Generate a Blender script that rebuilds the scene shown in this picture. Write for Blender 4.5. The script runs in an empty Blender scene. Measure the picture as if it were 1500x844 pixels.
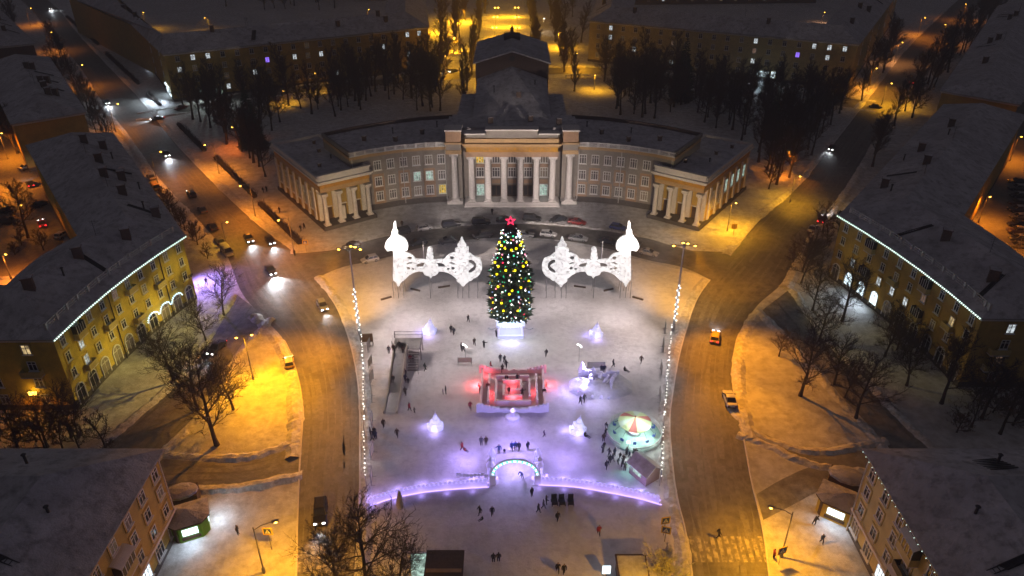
import bpy, bmesh, math, random
from mathutils import Vector, Matrix, noise
PI = math.pi
rnd = random.Random(11)
SC = bpy.context.scene
COL = SC.collection

# ------------------------------------------------------------------ camera model (site survey: photo pixel -> place on the ground)
FOC, PITCH, CAMH = 1084.0, math.radians(30.0), 77.0
CP, SP = math.cos(PITCH), math.sin(PITCH)

def at(px, py, z=0.0):
    a, b = (px - 750) / FOC, (422 - py) / FOC
    dy, dz = CP + b * SP, -SP + b * CP
    t = (z - CAMH) / dz
    return Vector((a * t, dy * t, z))

def on_plane(px, py, Y):
    a, b = (px - 750) / FOC, (422 - py) / FOC
    dy, dz = CP + b * SP, -SP + b * CP
    t = Y / dy
    return Vector((a * t, Y, CAMH + dz * t))

# ------------------------------------------------------------------ materials
M = {}
def _mat(name):
    m = bpy.data.materials.new(name); m.use_nodes = True
    M[name] = m
    return m, m.node_tree.nodes, m.node_tree.links

def mat(name, col, rough=0.75, metal=0.0, var=0.0, scale=1.0, bump=0.0, bscale=4.0, col2=None, detail=4, lo=.35, hi=.65):
    m, N, L = _mat(name)
    b = N['Principled BSDF']
    b.inputs['Roughness'].default_value = rough
    b.inputs['Metallic'].default_value = metal
    b.inputs['Base Color'].default_value = (*col, 1)
    if var or col2 or bump:
        g = N.new('ShaderNodeNewGeometry')
    if var or col2:
        n = N.new('ShaderNodeTexNoise'); n.inputs['Scale'].default_value = scale; n.inputs['Detail'].default_value = detail
        n.inputs['Roughness'].default_value = .62
        L.new(g.outputs['Position'], n.inputs['Vector'])
        r = N.new('ShaderNodeValToRGB')
        r.color_ramp.elements[0].position = lo; r.color_ramp.elements[1].position = hi
        c2 = col2 if col2 else tuple(c * (1 - var) for c in col)
        r.color_ramp.elements[0].color = (*c2, 1); r.color_ramp.elements[1].color = (*col, 1)
        L.new(n.outputs['Fac'], r.inputs['Fac']); L.new(r.outputs['Color'], b.inputs['Base Color'])
    if bump:
        n2 = N.new('ShaderNodeTexNoise'); n2.inputs['Scale'].default_value = bscale; n2.inputs['Detail'].default_value = 5
        L.new(g.outputs['Position'], n2.inputs['Vector'])
        bp = N.new('ShaderNodeBump'); bp.inputs['Strength'].default_value = bump; bp.inputs['Distance'].default_value = .3
        L.new(n2.outputs['Fac'], bp.inputs['Height']); L.new(bp.outputs['Normal'], b.inputs['Normal'])
    return m

def emis(name, col, strength, base=(.02, .02, .02), rough=.4):
    m, N, L = _mat(name)
    b = N['Principled BSDF']
    b.inputs['Base Color'].default_value = (*base, 1)
    b.inputs['Roughness'].default_value = rough
    b.inputs['Emission Color'].default_value = (*col, 1)
    b.inputs['Emission Strength'].default_value = strength
    return m

def two_scale(name, c1, c2, c3, s1, s2, rough=.8, bump=.3, bscale=1.5, lo1=.38, hi1=.62, lo2=.4, hi2=.68):
    """patchy ground: a broad patch noise between c1 and c2 and a finer one adding c3"""
    m, N, L = _mat(name)
    b = N['Principled BSDF']; b.inputs['Roughness'].default_value = rough
    g = N.new('ShaderNodeNewGeometry')
    def nz(s, d=6):
        n = N.new('ShaderNodeTexNoise'); n.inputs['Scale'].default_value = s; n.inputs['Detail'].default_value = d
        n.inputs['Roughness'].default_value = .68
        L.new(g.outputs['Position'], n.inputs['Vector']); return n
    def ramp(n, lo, hi):
        r = N.new('ShaderNodeMapRange'); r.inputs['From Min'].default_value = lo; r.inputs['From Max'].default_value = hi
        L.new(n.outputs['Fac'], r.inputs['Value']); return r
    r1, r2 = ramp(nz(s1), lo1, hi1), ramp(nz(s2), lo2, hi2)
    mx = N.new('ShaderNodeMixRGB'); mx.inputs[1].default_value = (*c1, 1); mx.inputs[2].default_value = (*c2, 1)
    L.new(r1.outputs[0], mx.inputs[0])
    mx2 = N.new('ShaderNodeMixRGB'); mx2.inputs[2].default_value = (*c3, 1)
    L.new(r2.outputs[0], mx2.inputs[0]); L.new(mx.outputs[0], mx2.inputs[1])
    L.new(mx2.outputs[0], b.inputs['Base Color'])
    if bump:
        n2 = nz(bscale)
        bp = N.new('ShaderNodeBump'); bp.inputs['Strength'].default_value = bump; bp.inputs['Distance'].default_value = .25
        L.new(n2.outputs['Fac'], bp.inputs['Height']); L.new(bp.outputs['Normal'], b.inputs['Normal'])
    return m

two_scale('snow', (.74, .74, .76), (.56, .56, .58), (.38, .37, .37), .06, .55, bump=.55, bscale=.8)
two_scale('plaza_snow', (.78, .76, .76), (.64, .62, .62), (.50, .48, .48), .07, .8, bump=.45, bscale=1.1, lo2=.45, hi2=.8)
two_scale('hill_snow', (.82, .82, .86), (.72, .72, .77), (.6, .6, .65), .6, 2.5, bump=.7, bscale=2.5)
two_scale('roof_snow', (.62, .61, .65), (.44, .43, .46), (.22, .215, .23), .16, .7, bump=1.0, bscale=1.2, lo2=.48, hi2=.72)
two_scale('road_ice', (.15, .14, .13), (.22, .21, .195), (.08, .076, .07), .08, .5, rough=.62, bump=.15, bscale=1.5)
two_scale('packed_snow', (.25, .24, .225), (.19, .18, .17), (.13, .125, .115), .2, 1.3, rough=.7, bump=.2)
two_scale('lane_ice', (.20, .195, .19), (.33, .325, .32), (.13, .125, .12), .1, .6, rough=.7, bump=.2)
two_scale('snow_bank', (.78, .78, .8), (.55, .54, .54), (.38, .36, .34), .3, 1.4, bump=.6, bscale=1.8)
mat('yellow_plaster', (.60, .46, .07), .85, var=.28, scale=.6)
mat('ochre_plaster', (.52, .36, .09), .85, var=.25, scale=.5)
mat('pale_plaster', (.56, .46, .19), .85, var=.22, scale=.6)
mat('theatre_wall', (.29, .265, .24), .85, var=.2, scale=.7)
mat('theatre_ochre', (.52, .35, .18), .85, var=.2, scale=.8)
mat('frieze_ochre', (.58, .30, .035), .8, var=.3, scale=1.2)
mat('salmon_panel', (.43, .28, .18), .85, var=.2, scale=.9)
mat('stucco', (.72, .69, .68), .8, var=.12, scale=1.5)
mat('plinth', (.10, .09, .085), .85, var=.3, scale=1.2)
mat('frame_white', (.72, .72, .72), .6)
mat('dark_metal', (.035, .035, .04), .5, .4)
mat('grey_metal', (.30, .30, .31), .45, .6)
mat('pale_metal', (.55, .55, .56), .45, .3)
mat('brick_dark', (.12, .085, .07), .9, var=.3, scale=3)
mat('bark', (.055, .042, .034), .9, var=.4, scale=2.5)
mat('twig', (.072, .056, .046), .9)
mat('curtain', (.24, .21, .17), .8)
mat('poplar_bark', (.075, .060, .045), .9, var=.4, scale=2.5)
mat('needle', (.028, .062, .034), .8, var=.4, scale=1.4)
mat('needle_tip', (.05, .095, .05), .8, var=.4, scale=2.0)
mat('hedge_twig', (.030, .024, .020), .9)
mat('frost', (.55, .55, .58), .9)
mat('glass_pale', (.085, .085, .09), .2)
mat('glass_dark', (.018, .020, .026), .12)
mat('tyre', (.02, .02, .02), .8)
mat('rim', (.35, .35, .36), .35, .8)
mat('wood', (.30, .19, .09), .8, var=.3, scale=3)
mat('wood_dark', (.10, .065, .04), .8, var=.3, scale=3)
mat('rust_iron', (.13, .06, .035), .85, var=.3, scale=2)
mat('hut_board', (.36, .28, .24), .85, var=.2, scale=3)
mat('canvas_red', (.62, .18, .17), .8)
mat('canvas_yellow', (.74, .72, .42), .8)
mat('canvas_white', (.72, .70, .62), .8)
for _k in ('canvas_red', 'canvas_yellow', 'canvas_white'):
    _T = M[_k].node_tree; _b = _T.nodes['Principled BSDF']; _t = _T.nodes.new('ShaderNodeBsdfTranslucent'); _t.inputs['Color'].default_value = _b.inputs['Base Color'].default_value; _x = _T.nodes.new('ShaderNodeMixShader'); _x.inputs[0].default_value = .55
    _T.links.new(_b.outputs[0], _x.inputs[1]); _T.links.new(_t.outputs[0], _x.inputs[2]); _T.links.new(_x.outputs[0], _T.nodes['Material Output'].inputs['Surface'])
mat('ride_floor', (.36, .52, .48), .6, var=.2, scale=1.5)
mat('kiosk_green', (.16, .42, .02), .55, var=.1, scale=2)
mat('kiosk_yellow', (.58, .42, .05), .6, var=.1, scale=2)
mat('sign_yellow', (.80, .55, .02), .5)
mat('sign_blue', (.02, .07, .35), .5)
mat('sign_white', (.8, .8, .8), .5)
mat('sign_black', (.02, .02, .02), .5)
mat('sign_red', (.55, .02, .02), .5)
mat('skin', (.50, .33, .25), .6)
mat('fence_rust', (.16, .07, .03), .8)
mat('road_paint', (.42, .39, .33), .7, col2=(.17, .16, .145), scale=1.2, lo=.42, hi=.6)
mat('slide_ice', (.30, .29, .27), .35, var=.3, scale=1.0)
# ice is lit from inside by its own coloured lamps
emis('ice_violet', (.42, .32, 1.0), .75, base=(.75, .76, .85))
emis('ice_blue_white', (.52, .52, 1.0), .70, base=(.8, .82, .88))
emis('ice_soft', (.5, .42, 1.0), .16, base=(.74, .75, .84))
emis('ice_rose', (1.0, .22, .26), .10, base=(.78, .72, .74))
emis('led_violet', (.45, .30, 1.0), 3.0)
emis('gate_light', (1.0, .98, .96), 1.0, base=(.4, .4, .4))
GN = M['gate_light'].node_tree; _g = GN.nodes.new('ShaderNodeNewGeometry'); _v = GN.nodes.new('ShaderNodeTexVoronoi'); _v.inputs['Scale'].default_value = 2.6; _r = GN.nodes.new('ShaderNodeMapRange'); _r.inputs['From Max'].default_value = .75; _r.inputs['To Min'].default_value = 1.55; _r.inputs['To Max'].default_value = .42
GN.links.new(_g.outputs['Position'], _v.inputs['Vector']); GN.links.new(_v.outputs['Distance'], _r.inputs['Value']); GN.links.new(_r.outputs[0], GN.nodes['Principled BSDF'].inputs['Emission Strength'])
emis('gate_light_soft', (1.0, .97, .95), .75, base=(.6, .6, .6))
emis('bulb_white', (1.0, .98, .93), 4.5)
emis('bulb_cool', (.62, .85, 1.0), 3.5)
emis('bulb_green_white', (.75, 1.0, .88), 3)
emis('bulb_yellow', (1.0, .78, .0), 2.6)
emis('bulb_red', (1.0, .03, .10), 2.2)
emis('bulb_pink', (1.0, .30, .42), 2.2)
emis('bulb_green', (.05, 1.0, .42), 1.8)
emis('bulb_blue', (.35, .5, 1.0), 2.2)
emis('lamp_sodium', (1.0, .50, .06), 14)
emis('lamp_white', (1.0, .92, .8), 14)
emis('lamp_cold', (.75, .88, 1.0), 10)
emis('pane_warm', (1.0, .72, .34), .75)
emis('pane_white', (.86, .95, 1.0), 1.0)
emis('pane_green_white', (.70, 1.0, .86), .85)
emis('pane_yellow', (1.0, .66, .01), 1.0)
emis('pane_violet', (.30, .16, 1.0), 1.6)
emis('pane_faint', (1.0, .7, .4), .035, base=(.1, .09, .08))
emis('pane_dim', (1.0, .6, .4), .16)
for _k, _s in (('pane_warm', .75), ('pane_white', 1.0), ('pane_green_white', .85), ('pane_yellow', 1.0)):
    _T = M[_k].node_tree; _g = _T.nodes.new('ShaderNodeNewGeometry'); _n = _T.nodes.new('ShaderNodeTexNoise'); _n.inputs['Scale'].default_value = 1.7; _n.inputs['Detail'].default_value = 3
    _r = _T.nodes.new('ShaderNodeMapRange'); _r.inputs['From Min'].default_value = .35; _r.inputs['From Max'].default_value = .65; _r.inputs['To Min'].default_value = .25 * _s; _r.inputs['To Max'].default_value = 1.15 * _s
    _T.links.new(_g.outputs['Position'], _n.inputs['Vector']); _T.links.new(_n.outputs['Fac'], _r.inputs['Value']); _T.links.new(_r.outputs[0], _T.nodes['Principled BSDF'].inputs['Emission Strength'])
emis('shop_white', (.75, .92, 1.0), 2.4)
emis('headlight_on', (1.0, .97, .92), 16)
emis('taillight_on', (1.0, .03, .03), 5)
mat('headlight_off', (.5, .5, .52), .2)
mat('taillight_off', (.25, .01, .01), .3)
# ------------------------------------------------------------------ mesh builder
class MB:
    def __init__(s): s.v, s.f, s.m = [], [], []
    def add(s, vs, fs, mi=0):
        o = len(s.v); s.v += [tuple(v) for v in vs]
        s.f += [tuple(i + o for i in f) for f in fs]; s.m += [mi] * len(fs)
    def box(s, c, size, rz=0.0, mi=0, rx=0.0):
        sx, sy, sz = (d / 2 for d in size)
        R = Matrix.Rotation(rz, 3, 'Z') @ Matrix.Rotation(rx, 3, 'X')
        vs = [Vector(c) + R @ Vector((x, y, z)) for z in (-sz, sz) for y in (-sy, sy) for x in (-sx, sx)]
        s.add(vs, [(0, 2, 3, 1), (4, 5, 7, 6), (0, 1, 5, 4), (2, 6, 7, 3), (0, 4, 6, 2), (1, 3, 7, 5)], mi)
    def prism(s, poly, z0, z1, mi=0, top=None):
        n = len(poly)
        vs = [(p[0], p[1], z0) for p in poly] + [(p[0], p[1], z1) for p in poly]
        s.add(vs, [(i, (i + 1) % n, n + (i + 1) % n, n + i) for i in range(n)] + [tuple(range(n))[::-1]], mi)
        s.add([(p[0], p[1], z1) for p in poly], [tuple(range(n))], mi if top is None else top)
    def tube(s, p, q, r0, r1, n=6, mi=0, cap=True):
        p, q = Vector(p), Vector(q); d = q - p
        if d.length < 1e-6: return
        d.normalize()
        a = d.orthogonal().normalized(); b = d.cross(a)
        vs = []
        for c, r in ((p, r0), (q, r1)):
            for i in range(n):
                t = 2 * PI * i / n
                vs.append(c + (a * math.cos(t) + b * math.sin(t)) * r)
        fs = [(i, (i + 1) % n, n + (i + 1) % n, n + i) for i in range(n)]
        if cap and n > 2: fs += [tuple(range(n))[::-1], tuple(range(n, 2 * n))]
        s.add(vs, fs, mi)
    def path(s, pts, r, n=5, mi=0):
        for a, b in zip(pts, pts[1:]): s.tube(a, b, r, r, n, mi)
    def strip(s, p, q, w0, w1, side, mi=0):
        p, q = Vector(p), Vector(q)
        s.add([p - side * w0, p + side * w0, q + side * w1, q - side * w1], [(0, 1, 2, 3)], mi)
    def lathe(s, c, prof, n=16, mi=0, mi_fn=None, sy=1.0, cap=True):
        c = Vector(c); k = len(prof); vs = []
        for r, z in prof:
            for i in range(n):
                t = 2 * PI * i / n
                vs.append((c.x + r * math.cos(t), c.y + r * math.sin(t) * sy, c.z + z))
        o = len(s.v); s.v += vs
        for j in range(k - 1):
            for i in range(n):
                s.f.append((o + j * n + i, o + j * n + (i + 1) % n, o + (j + 1) * n + (i + 1) % n, o + (j + 1) * n + i))
                s.m.append(mi_fn(i, j) if mi_fn else mi)
        if not cap: return
        s.f.append(tuple(o + i for i in range(n))[::-1]); s.m.append(mi)
        s.f.append(tuple(o + (k - 1) * n + i for i in range(n))); s.m.append(mi)
    def ball(s, c, r, n=8, mi=0, sz=1.0):
        k = max(3, n // 2)
        s.lathe(c, [(max(r * math.sin(PI * j / k), .001), -r * sz * math.cos(PI * j / k)) for j in range(k + 1)], n, mi)
    def mesh(s, name, mats, smooth=False):
        me = bpy.data.meshes.new(name); me.from_pydata(s.v, [], s.f)
        for m in (mats if isinstance(mats, (list, tuple)) else [mats]): me.materials.append(M[m] if isinstance(m, str) else m)
        me.polygons.foreach_set('material_index', s.m)
        if smooth: me.polygons.foreach_set('use_smooth', [True] * len(me.polygons))
        me.update(); return me
    def build(s, name, mats, parent=None, smooth=False, loc=None, rz=0.0):
        return link(name, s.mesh(name, mats, smooth), parent, loc, rz)

KIDS = {}
def link(name, data, parent=None, loc=None, rz=0.0):
    o = bpy.data.objects.new(name, data); COL.objects.link(o)
    if parent: o.parent = parent; KIDS.setdefault(parent.name, []).append(o)
    if loc is not None: o.location = loc
    o.rotation_euler = (0, 0, rz)
    return o

def tag(o, label=None, cat=None, group=None, kind=None):
    if label: o['label'] = label
    if cat: o['category'] = cat
    if group: o['group'] = group
    if kind: o['kind'] = kind
    return o

def thing(name, label, cat, loc=(0, 0, 0), rz=0.0, group=None):
    o = link(name, None, None, loc, rz); o.empty_display_size = .3
    return tag(o, label, cat, group)

def copy_tree(o, parent=None):
    c = o.copy(); COL.objects.link(c); c.parent = parent
    if parent: KIDS.setdefault(parent.name, []).append(c)
    for ch in KIDS.get(o.name, []): copy_tree(ch, c)
    return c

def light(kind, loc, energy, col, parent=None, size=.25, spot=150, blend=.6, aim=None, name=None):
    d = bpy.data.lights.new(name or 'lamp_light', kind)
    d.energy = energy; d.color = col; d.shadow_soft_size = size
    if kind == 'SPOT': d.spot_size = math.radians(spot); d.spot_blend = blend
    o = bpy.data.objects.new(name or 'lamp_light', d); COL.objects.link(o)
    o.location = loc
    if aim is not None:
        v = Vector(aim) - Vector(loc)
        o.rotation_euler = v.to_track_quat('-Z', 'Y').to_euler()
    if parent:
        mw = Matrix.Translation(parent.location) @ parent.rotation_euler.to_matrix().to_4x4()
        o.parent = parent; o.matrix_parent_inverse = mw.inverted()
    return o

def catmull(pts, k=6):
    pts = [Vector(p) for p in pts]; out = []
    P = [pts[0] * 2 - pts[1]] + pts + [pts[-1] * 2 - pts[-2]]
    for i in range(1, len(P) - 2):
        a, b, c, d = P[i - 1:i + 3]
        for j in range(k):
            t = j / k
            out.append(.5 * ((2 * b) + (c - a) * t + (2 * a - 5 * b + 4 * c - d) * t * t + (3 * b - a - 3 * c + d) * t ** 3))
    out.append(pts[-1]); return out

def along(pts, step):
    """points every step metres along a polyline, with unit directions"""
    out, carry = [], 0.0
    for a, b in zip(pts, pts[1:]):
        d = b - a; L = d.length
        if L < 1e-6: continue
        d = d / L; t = carry
        while t < L:
            out.append((a + d * t, d)); t += step
        carry = t - L
    return out
SODIUM, ORANGE, AMBER = (1.0, .40, .005), (1.0, .28, .012), (1.0, .45, .012)
# ------------------------------------------------------------------ ground, roads, kerbs, snow banks
g = MB()
g.add([(-1500, -300, 0), (1500, -300, 0), (1500, 2200, 0), (-1500, 2200, 0)], [(0, 1, 2, 3)])
tag(g.build('ground', 'snow'), kind='structure')

def ribbon(pairs, z, k=6):
    Lp = catmull([at(*p[0]) for p in pairs], k); Rp = catmull([at(*p[1]) for p in pairs], k)
    for v in Lp + Rp: v.z = z
    return Lp, Rp

def road(name, pairs, material, z=.004, k=6):
    Lp, Rp = ribbon(pairs, z, k); mb = MB()
    n = 7
    for i in range(len(Lp) - 1):
        for j in range(n):
            a, b = j / n, (j + 1) / n
            mb.add([Lp[i].lerp(Rp[i], a), Lp[i].lerp(Rp[i], b), Lp[i + 1].lerp(Rp[i + 1], b), Lp[i + 1].lerp(Rp[i + 1], a)], [(0, 1, 2, 3)])
    tag(mb.build(name, material), kind='structure')
    return Lp, Rp

def tracks(name, Lp, Rp, fr, z, w=.55, material='packed_snow'):
    """bands of packed snow that the wheels leave between them"""
    mb = MB()
    for f in fr:
        ph = rnd.random() * 9; on = True
        prev = None
        for i in range(len(Lp)):
            ff = f + .012 * math.sin(i * .31 + ph)
            c = Lp[i].lerp(Rp[i], ff); d = (Rp[i] - Lp[i]).normalized()
            ww = w * (.55 + .45 * math.sin(i * .23 + ph * 2)) * rnd.uniform(.7, 1.1)
            a, b = c - d * ww, c + d * ww
            a.z = b.z = z
            if prev and rnd.random() > .08: mb.add([prev[0], prev[1], b, a], [(0, 1, 2, 3)])
            prev = (a, b)
    tag(mb.build(name, material), kind='structure')

AVENUE = [((15, -14), (52, -14)), ((45, 14), (86, 14)), ((72, 47), (112, 47)), ((115, 96), (158, 96)), ((150, 150), (206, 146)), ((190, 200), (253, 205)),
          ((232, 260), (310, 265)), ((290, 322), (373, 325)), ((330, 370), (425, 365)), ((352, 425), (460, 407)), ((380, 460), (490, 445)),
          ((417, 500), (509, 490)), ((438, 560), (522, 545)), ((443, 610), (527, 600)), ((441, 650), (527, 660)), ((438, 700), (527, 720)),
          ((436, 760), (524, 780)), ((434, 844), (520, 844)), ((430, 960), (512, 960))]
RIGHT = [((1420, -14), (1462, -14)), ((1388, 14), (1432, 14)), ((1330, 70), (1376, 75)), ((1268, 150), (1312, 160)), ((1225, 205), (1275, 215)), ((1180, 261), (1238, 275)),
         ((1148, 293), (1205, 318)), ((1112, 323), (1172, 368)), ((1075, 368), (1145, 415)), ((1040, 410), (1110, 447)), ((1017, 447), (1082, 490)),
         ((996, 517), (1073, 540)), ((985, 580), (1077, 590)), ((981, 619), (1088, 635)), ((985, 680), (1100, 700)), ((992, 730), (1112, 750)),
         ((1004, 779), (1120, 790)), ((1014, 844), (1127, 844)), ((1026, 960), (1145, 960))]
FRONT = [((425, 372), (455, 412)), ((490, 366), (500, 392)), ((550, 350), (556, 380)), ((610, 339), (612, 364)), ((680, 331), (680, 352)),
         ((750, 328), (750, 348)), ((820, 331), (820, 352)), ((890, 339), (888, 364)), ((950, 350), (944, 380)), ((1010, 366), (1000, 392)), ((1080, 370), (1045, 412))]
aL, aR = road('left_avenue_road', AVENUE, 'road_ice', .004)
rL, rR = road('right_avenue_road', RIGHT, 'road_ice', .004)
fL, fR = road('theatre_front_road', FRONT, 'road_ice', .008)
LANE_L = [((347, 432), (392, 466)), ((305, 505), (340, 525)), ((262, 560), (302, 590)), ((212, 605), (255, 640)), ((165, 645), (215, 678)), ((100, 690), (180, 740))]
LANE_R = [((1155, 425), (1116, 455)), ((1200, 490), (1173, 512)), ((1265, 560), (1230, 578)), ((1325, 625), (1288, 640)), ((1400, 690), (1350, 720))]
lL, lR = road('left_side_lane', LANE_L, 'lane_ice', .012)
qL, qR = road('right_side_lane', LANE_R, 'lane_ice', .012)
CROSS_L = [((190, 668), (215, 735)), ((240, 672), (240, 722)), ((290, 676), (290, 712)), ((350, 676), (358, 708)), ((405, 664), (420, 695)), ((446, 645), (450, 690))]
CROSS_R = [((1076, 596), (1078, 640)), ((1108, 628), (1130, 660)), ((1150, 648), (1165, 678)), ((1205, 656), (1220, 692)), ((1300, 640), (1310, 700))]
CROSS_R2 = [((1235, 684), (1250, 708)), ((1190, 684), (1200, 720)), ((1150, 700), (1165, 738)), ((1108, 724), (1118, 762))]
xL, xR = road('left_cross_lane', CROSS_L, 'lane_ice', .016)
yL, yR = road('right_cross_lane', CROSS_R, 'lane_ice', .016)
zL, zR = road('kiosk_lane', CROSS_R2, 'lane_ice', .020)
BACK = [((200, 166), (200, 178)), ((290, 150), (292, 163)), ((380, 130), (382, 144)), ((520, 118), (520, 131)), ((640, 107), (640, 120)), ((750, 100), (750, 113)),
        ((880, 98), (880, 111)), ((1010, 115), (1010, 130)), ((1150, 130), (1150, 147)), ((1285, 148), (1285, 165))]
bL, bR = road('park_street', BACK, 'road_ice', .012)
ALLEY = [((716, -22), (766, -22)), ((714, 20), (768, 20)), ((708, 60), (774, 60)), ((700, 100), (782, 100))]
road('park_alley', ALLEY, 'plaza_snow', .006)
YARD_R = [((1490, 150), (1530, 150)), ((1455, 225), (1530, 225)), ((1420, 300), (1530, 300)), ((1400, 345), (1530, 390))]
road('right_courtyard', YARD_R, 'packed_snow', .004)
YARD_L = [((-60, 150), (30, 150)), ((-60, 250), (60, 250)), ((-60, 330), (95, 330)), ((-60, 410), (70, 400))]
road('left_courtyard', YARD_L, 'packed_snow', .004)
tracks('left_avenue_tracks', aL, aR, (.1, .22, .31, .45, .56, .69, .78, .9), .024)
tracks('right_avenue_tracks', rL, rR, (.12, .22, .35, .45, .57, .68, .8, .9), .024)
tracks('theatre_front_tracks', fL, fR, (.08, .9), .028, .8)
tracks('lane_tracks', lL, lR, (.12, .5, .88), .032, .35)
tracks('right_lane_tracks', qL, qR, (.12, .5, .88), .032, .35)
tracks('cross_lane_tracks', xL, xR, (.2, .5, .8), .032, .3)
tracks('right_cross_tracks', yL, yR, (.2, .5, .8), .032, .3)

# the square itself: trodden snow, kerbed
sq = [(462, 410), (478, 403), (505, 394), (556, 383), (612, 367), (680, 355), (750, 351), (820, 355), (888, 367), (944, 383), (1000, 396), (1022, 403), (1036, 413),
      (1015, 447), (994, 517), (983, 580), (979, 619), (983, 680), (990, 730), (1002, 779), (1012, 844), (1024, 955), (514, 955), (522, 844), (526, 780), (529, 720), (529, 660), (529, 600), (524, 545), (511, 490), (492, 445)]
mb = MB(); P = [at(*p) for p in sq]
mb.prism([(p.x, p.y) for p in P], -.1, .003)
tag(mb.build('square_pavement', 'plaza_snow'), kind='structure')

def kerb(mb, pts, w=.22, h=.14):
    for a, b in zip(pts, pts[1:]):
        d = b - a
        if d.length < .05: continue
        mb.box(((a.x + b.x) / 2, (a.y + b.y) / 2, h / 2), (d.length, w, h), math.atan2(d.y, d.x))
mb = MB()
for pts in (aR[18:50], aR[58:], rL[18:50], rL[54:], aL[66:], rR[60:]): kerb(mb, pts)
tag(mb.build('kerb', 'stucco'), kind='structure')

def bank(mb, pts, h=.55, w=1.3, side=1, off=.9, gap=.12):
    """ploughed snow heaped along a road edge"""
    pp = along(pts, .8); prev = None
    for i, (p, d) in enumerate(pp):
        nrm = Vector((d.y, -d.x, 0)) * side
        f = noise.noise(Vector((p.x * .13, p.y * .13, 3))) * .5 + .5
        f2 = noise.noise(Vector((p.x * .9, p.y * .9, 8)))
        hh = h * max(.12, f * 1.5 - .25 + .3 * f2); ww = w * (.6 + .6 * f)
        c = p + nrm * (off + .4 * f2)
        row = [c - nrm * ww, c - nrm * ww * .35 + Vector((0, 0, hh * .8)), c + nrm * ww * .25 + Vector((0, 0, hh)), c + nrm * ww]
        row[0].z = row[3].z = .001
        row[1].z += rnd.uniform(-.05, .1); row[2].z += rnd.uniform(-.05, .1)
        if prev and f > gap: mb.add(prev + row, [(k, k + 1, k + 5, k + 4) for k in range(3)])
        prev = row
mb = MB()
bank(mb, aL[6:48], .6, 1.4, 1, 1.2); bank(mb, aR[6:50], .55, 1.3, -1, 1.0); bank(mb, aR[54:], .4, 1.0, -1, .9); bank(mb, aL[60:88], .6, 1.3, 1, 1.1)
bank(mb, rL[6:50], .6, 1.3, 1, 1.0); bank(mb, rR[6:50], .6, 1.4, -1, 1.2); bank(mb, rL[54:], .4, 1.0, 1, .9); bank(mb, rR[56:80], .6, 1.3, -1, 1.0)
bank(mb, lL, .5, 1.0, 1, .8); bank(mb, lR, .5, 1.0, -1, .8); bank(mb, qL, .5, 1.0, -1, .8); bank(mb, qR, .5, 1.0, 1, .8)
bank(mb, fL, .35, .9, -1, .8, .3); bank(mb, xL[4:], .5, 1.0, -1, .8); bank(mb, xR[4:], .5, 1.1, 1, .8); bank(mb, yL, .5, 1.0, 1, .8); bank(mb, yR, .5, 1., -1, .8)
bank(mb, bR, .5, 1.2, -1, .8); bank(mb, bL, .5, 1.2, 1, .8)
tag(mb.build('snow_bank', 'snow_bank', smooth=False), kind='stuff')

# zebra crossings
def zebra(name, p0, p1, n, length_px, width=.55):
    mb = MB()
    a, b = at(*p0), at(*p1)
    dirv = (at(p0[0] + length_px[0], p0[1] + length_px[1]) - a); L = dirv.length; dirv.normalize()
    for i in range(n):
        c = a.lerp(b, i / (n - 1)); s = (b - a).normalized() * width / 2
        q = [c - s, c + s, c + s + dirv * L, c - s + dirv * L]
        for v in q: v.z = .036
        mb.add(q, [(0, 1, 2, 3)])
    tag(mb.build(name, 'road_paint'), kind='structure')
zebra('right_crossing_markings', (1012, 786), (1112, 786), 11, (8, 38))
zebra('left_crossing_markings', (440, 800), (516, 800), 9, (-3, 40))
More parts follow.
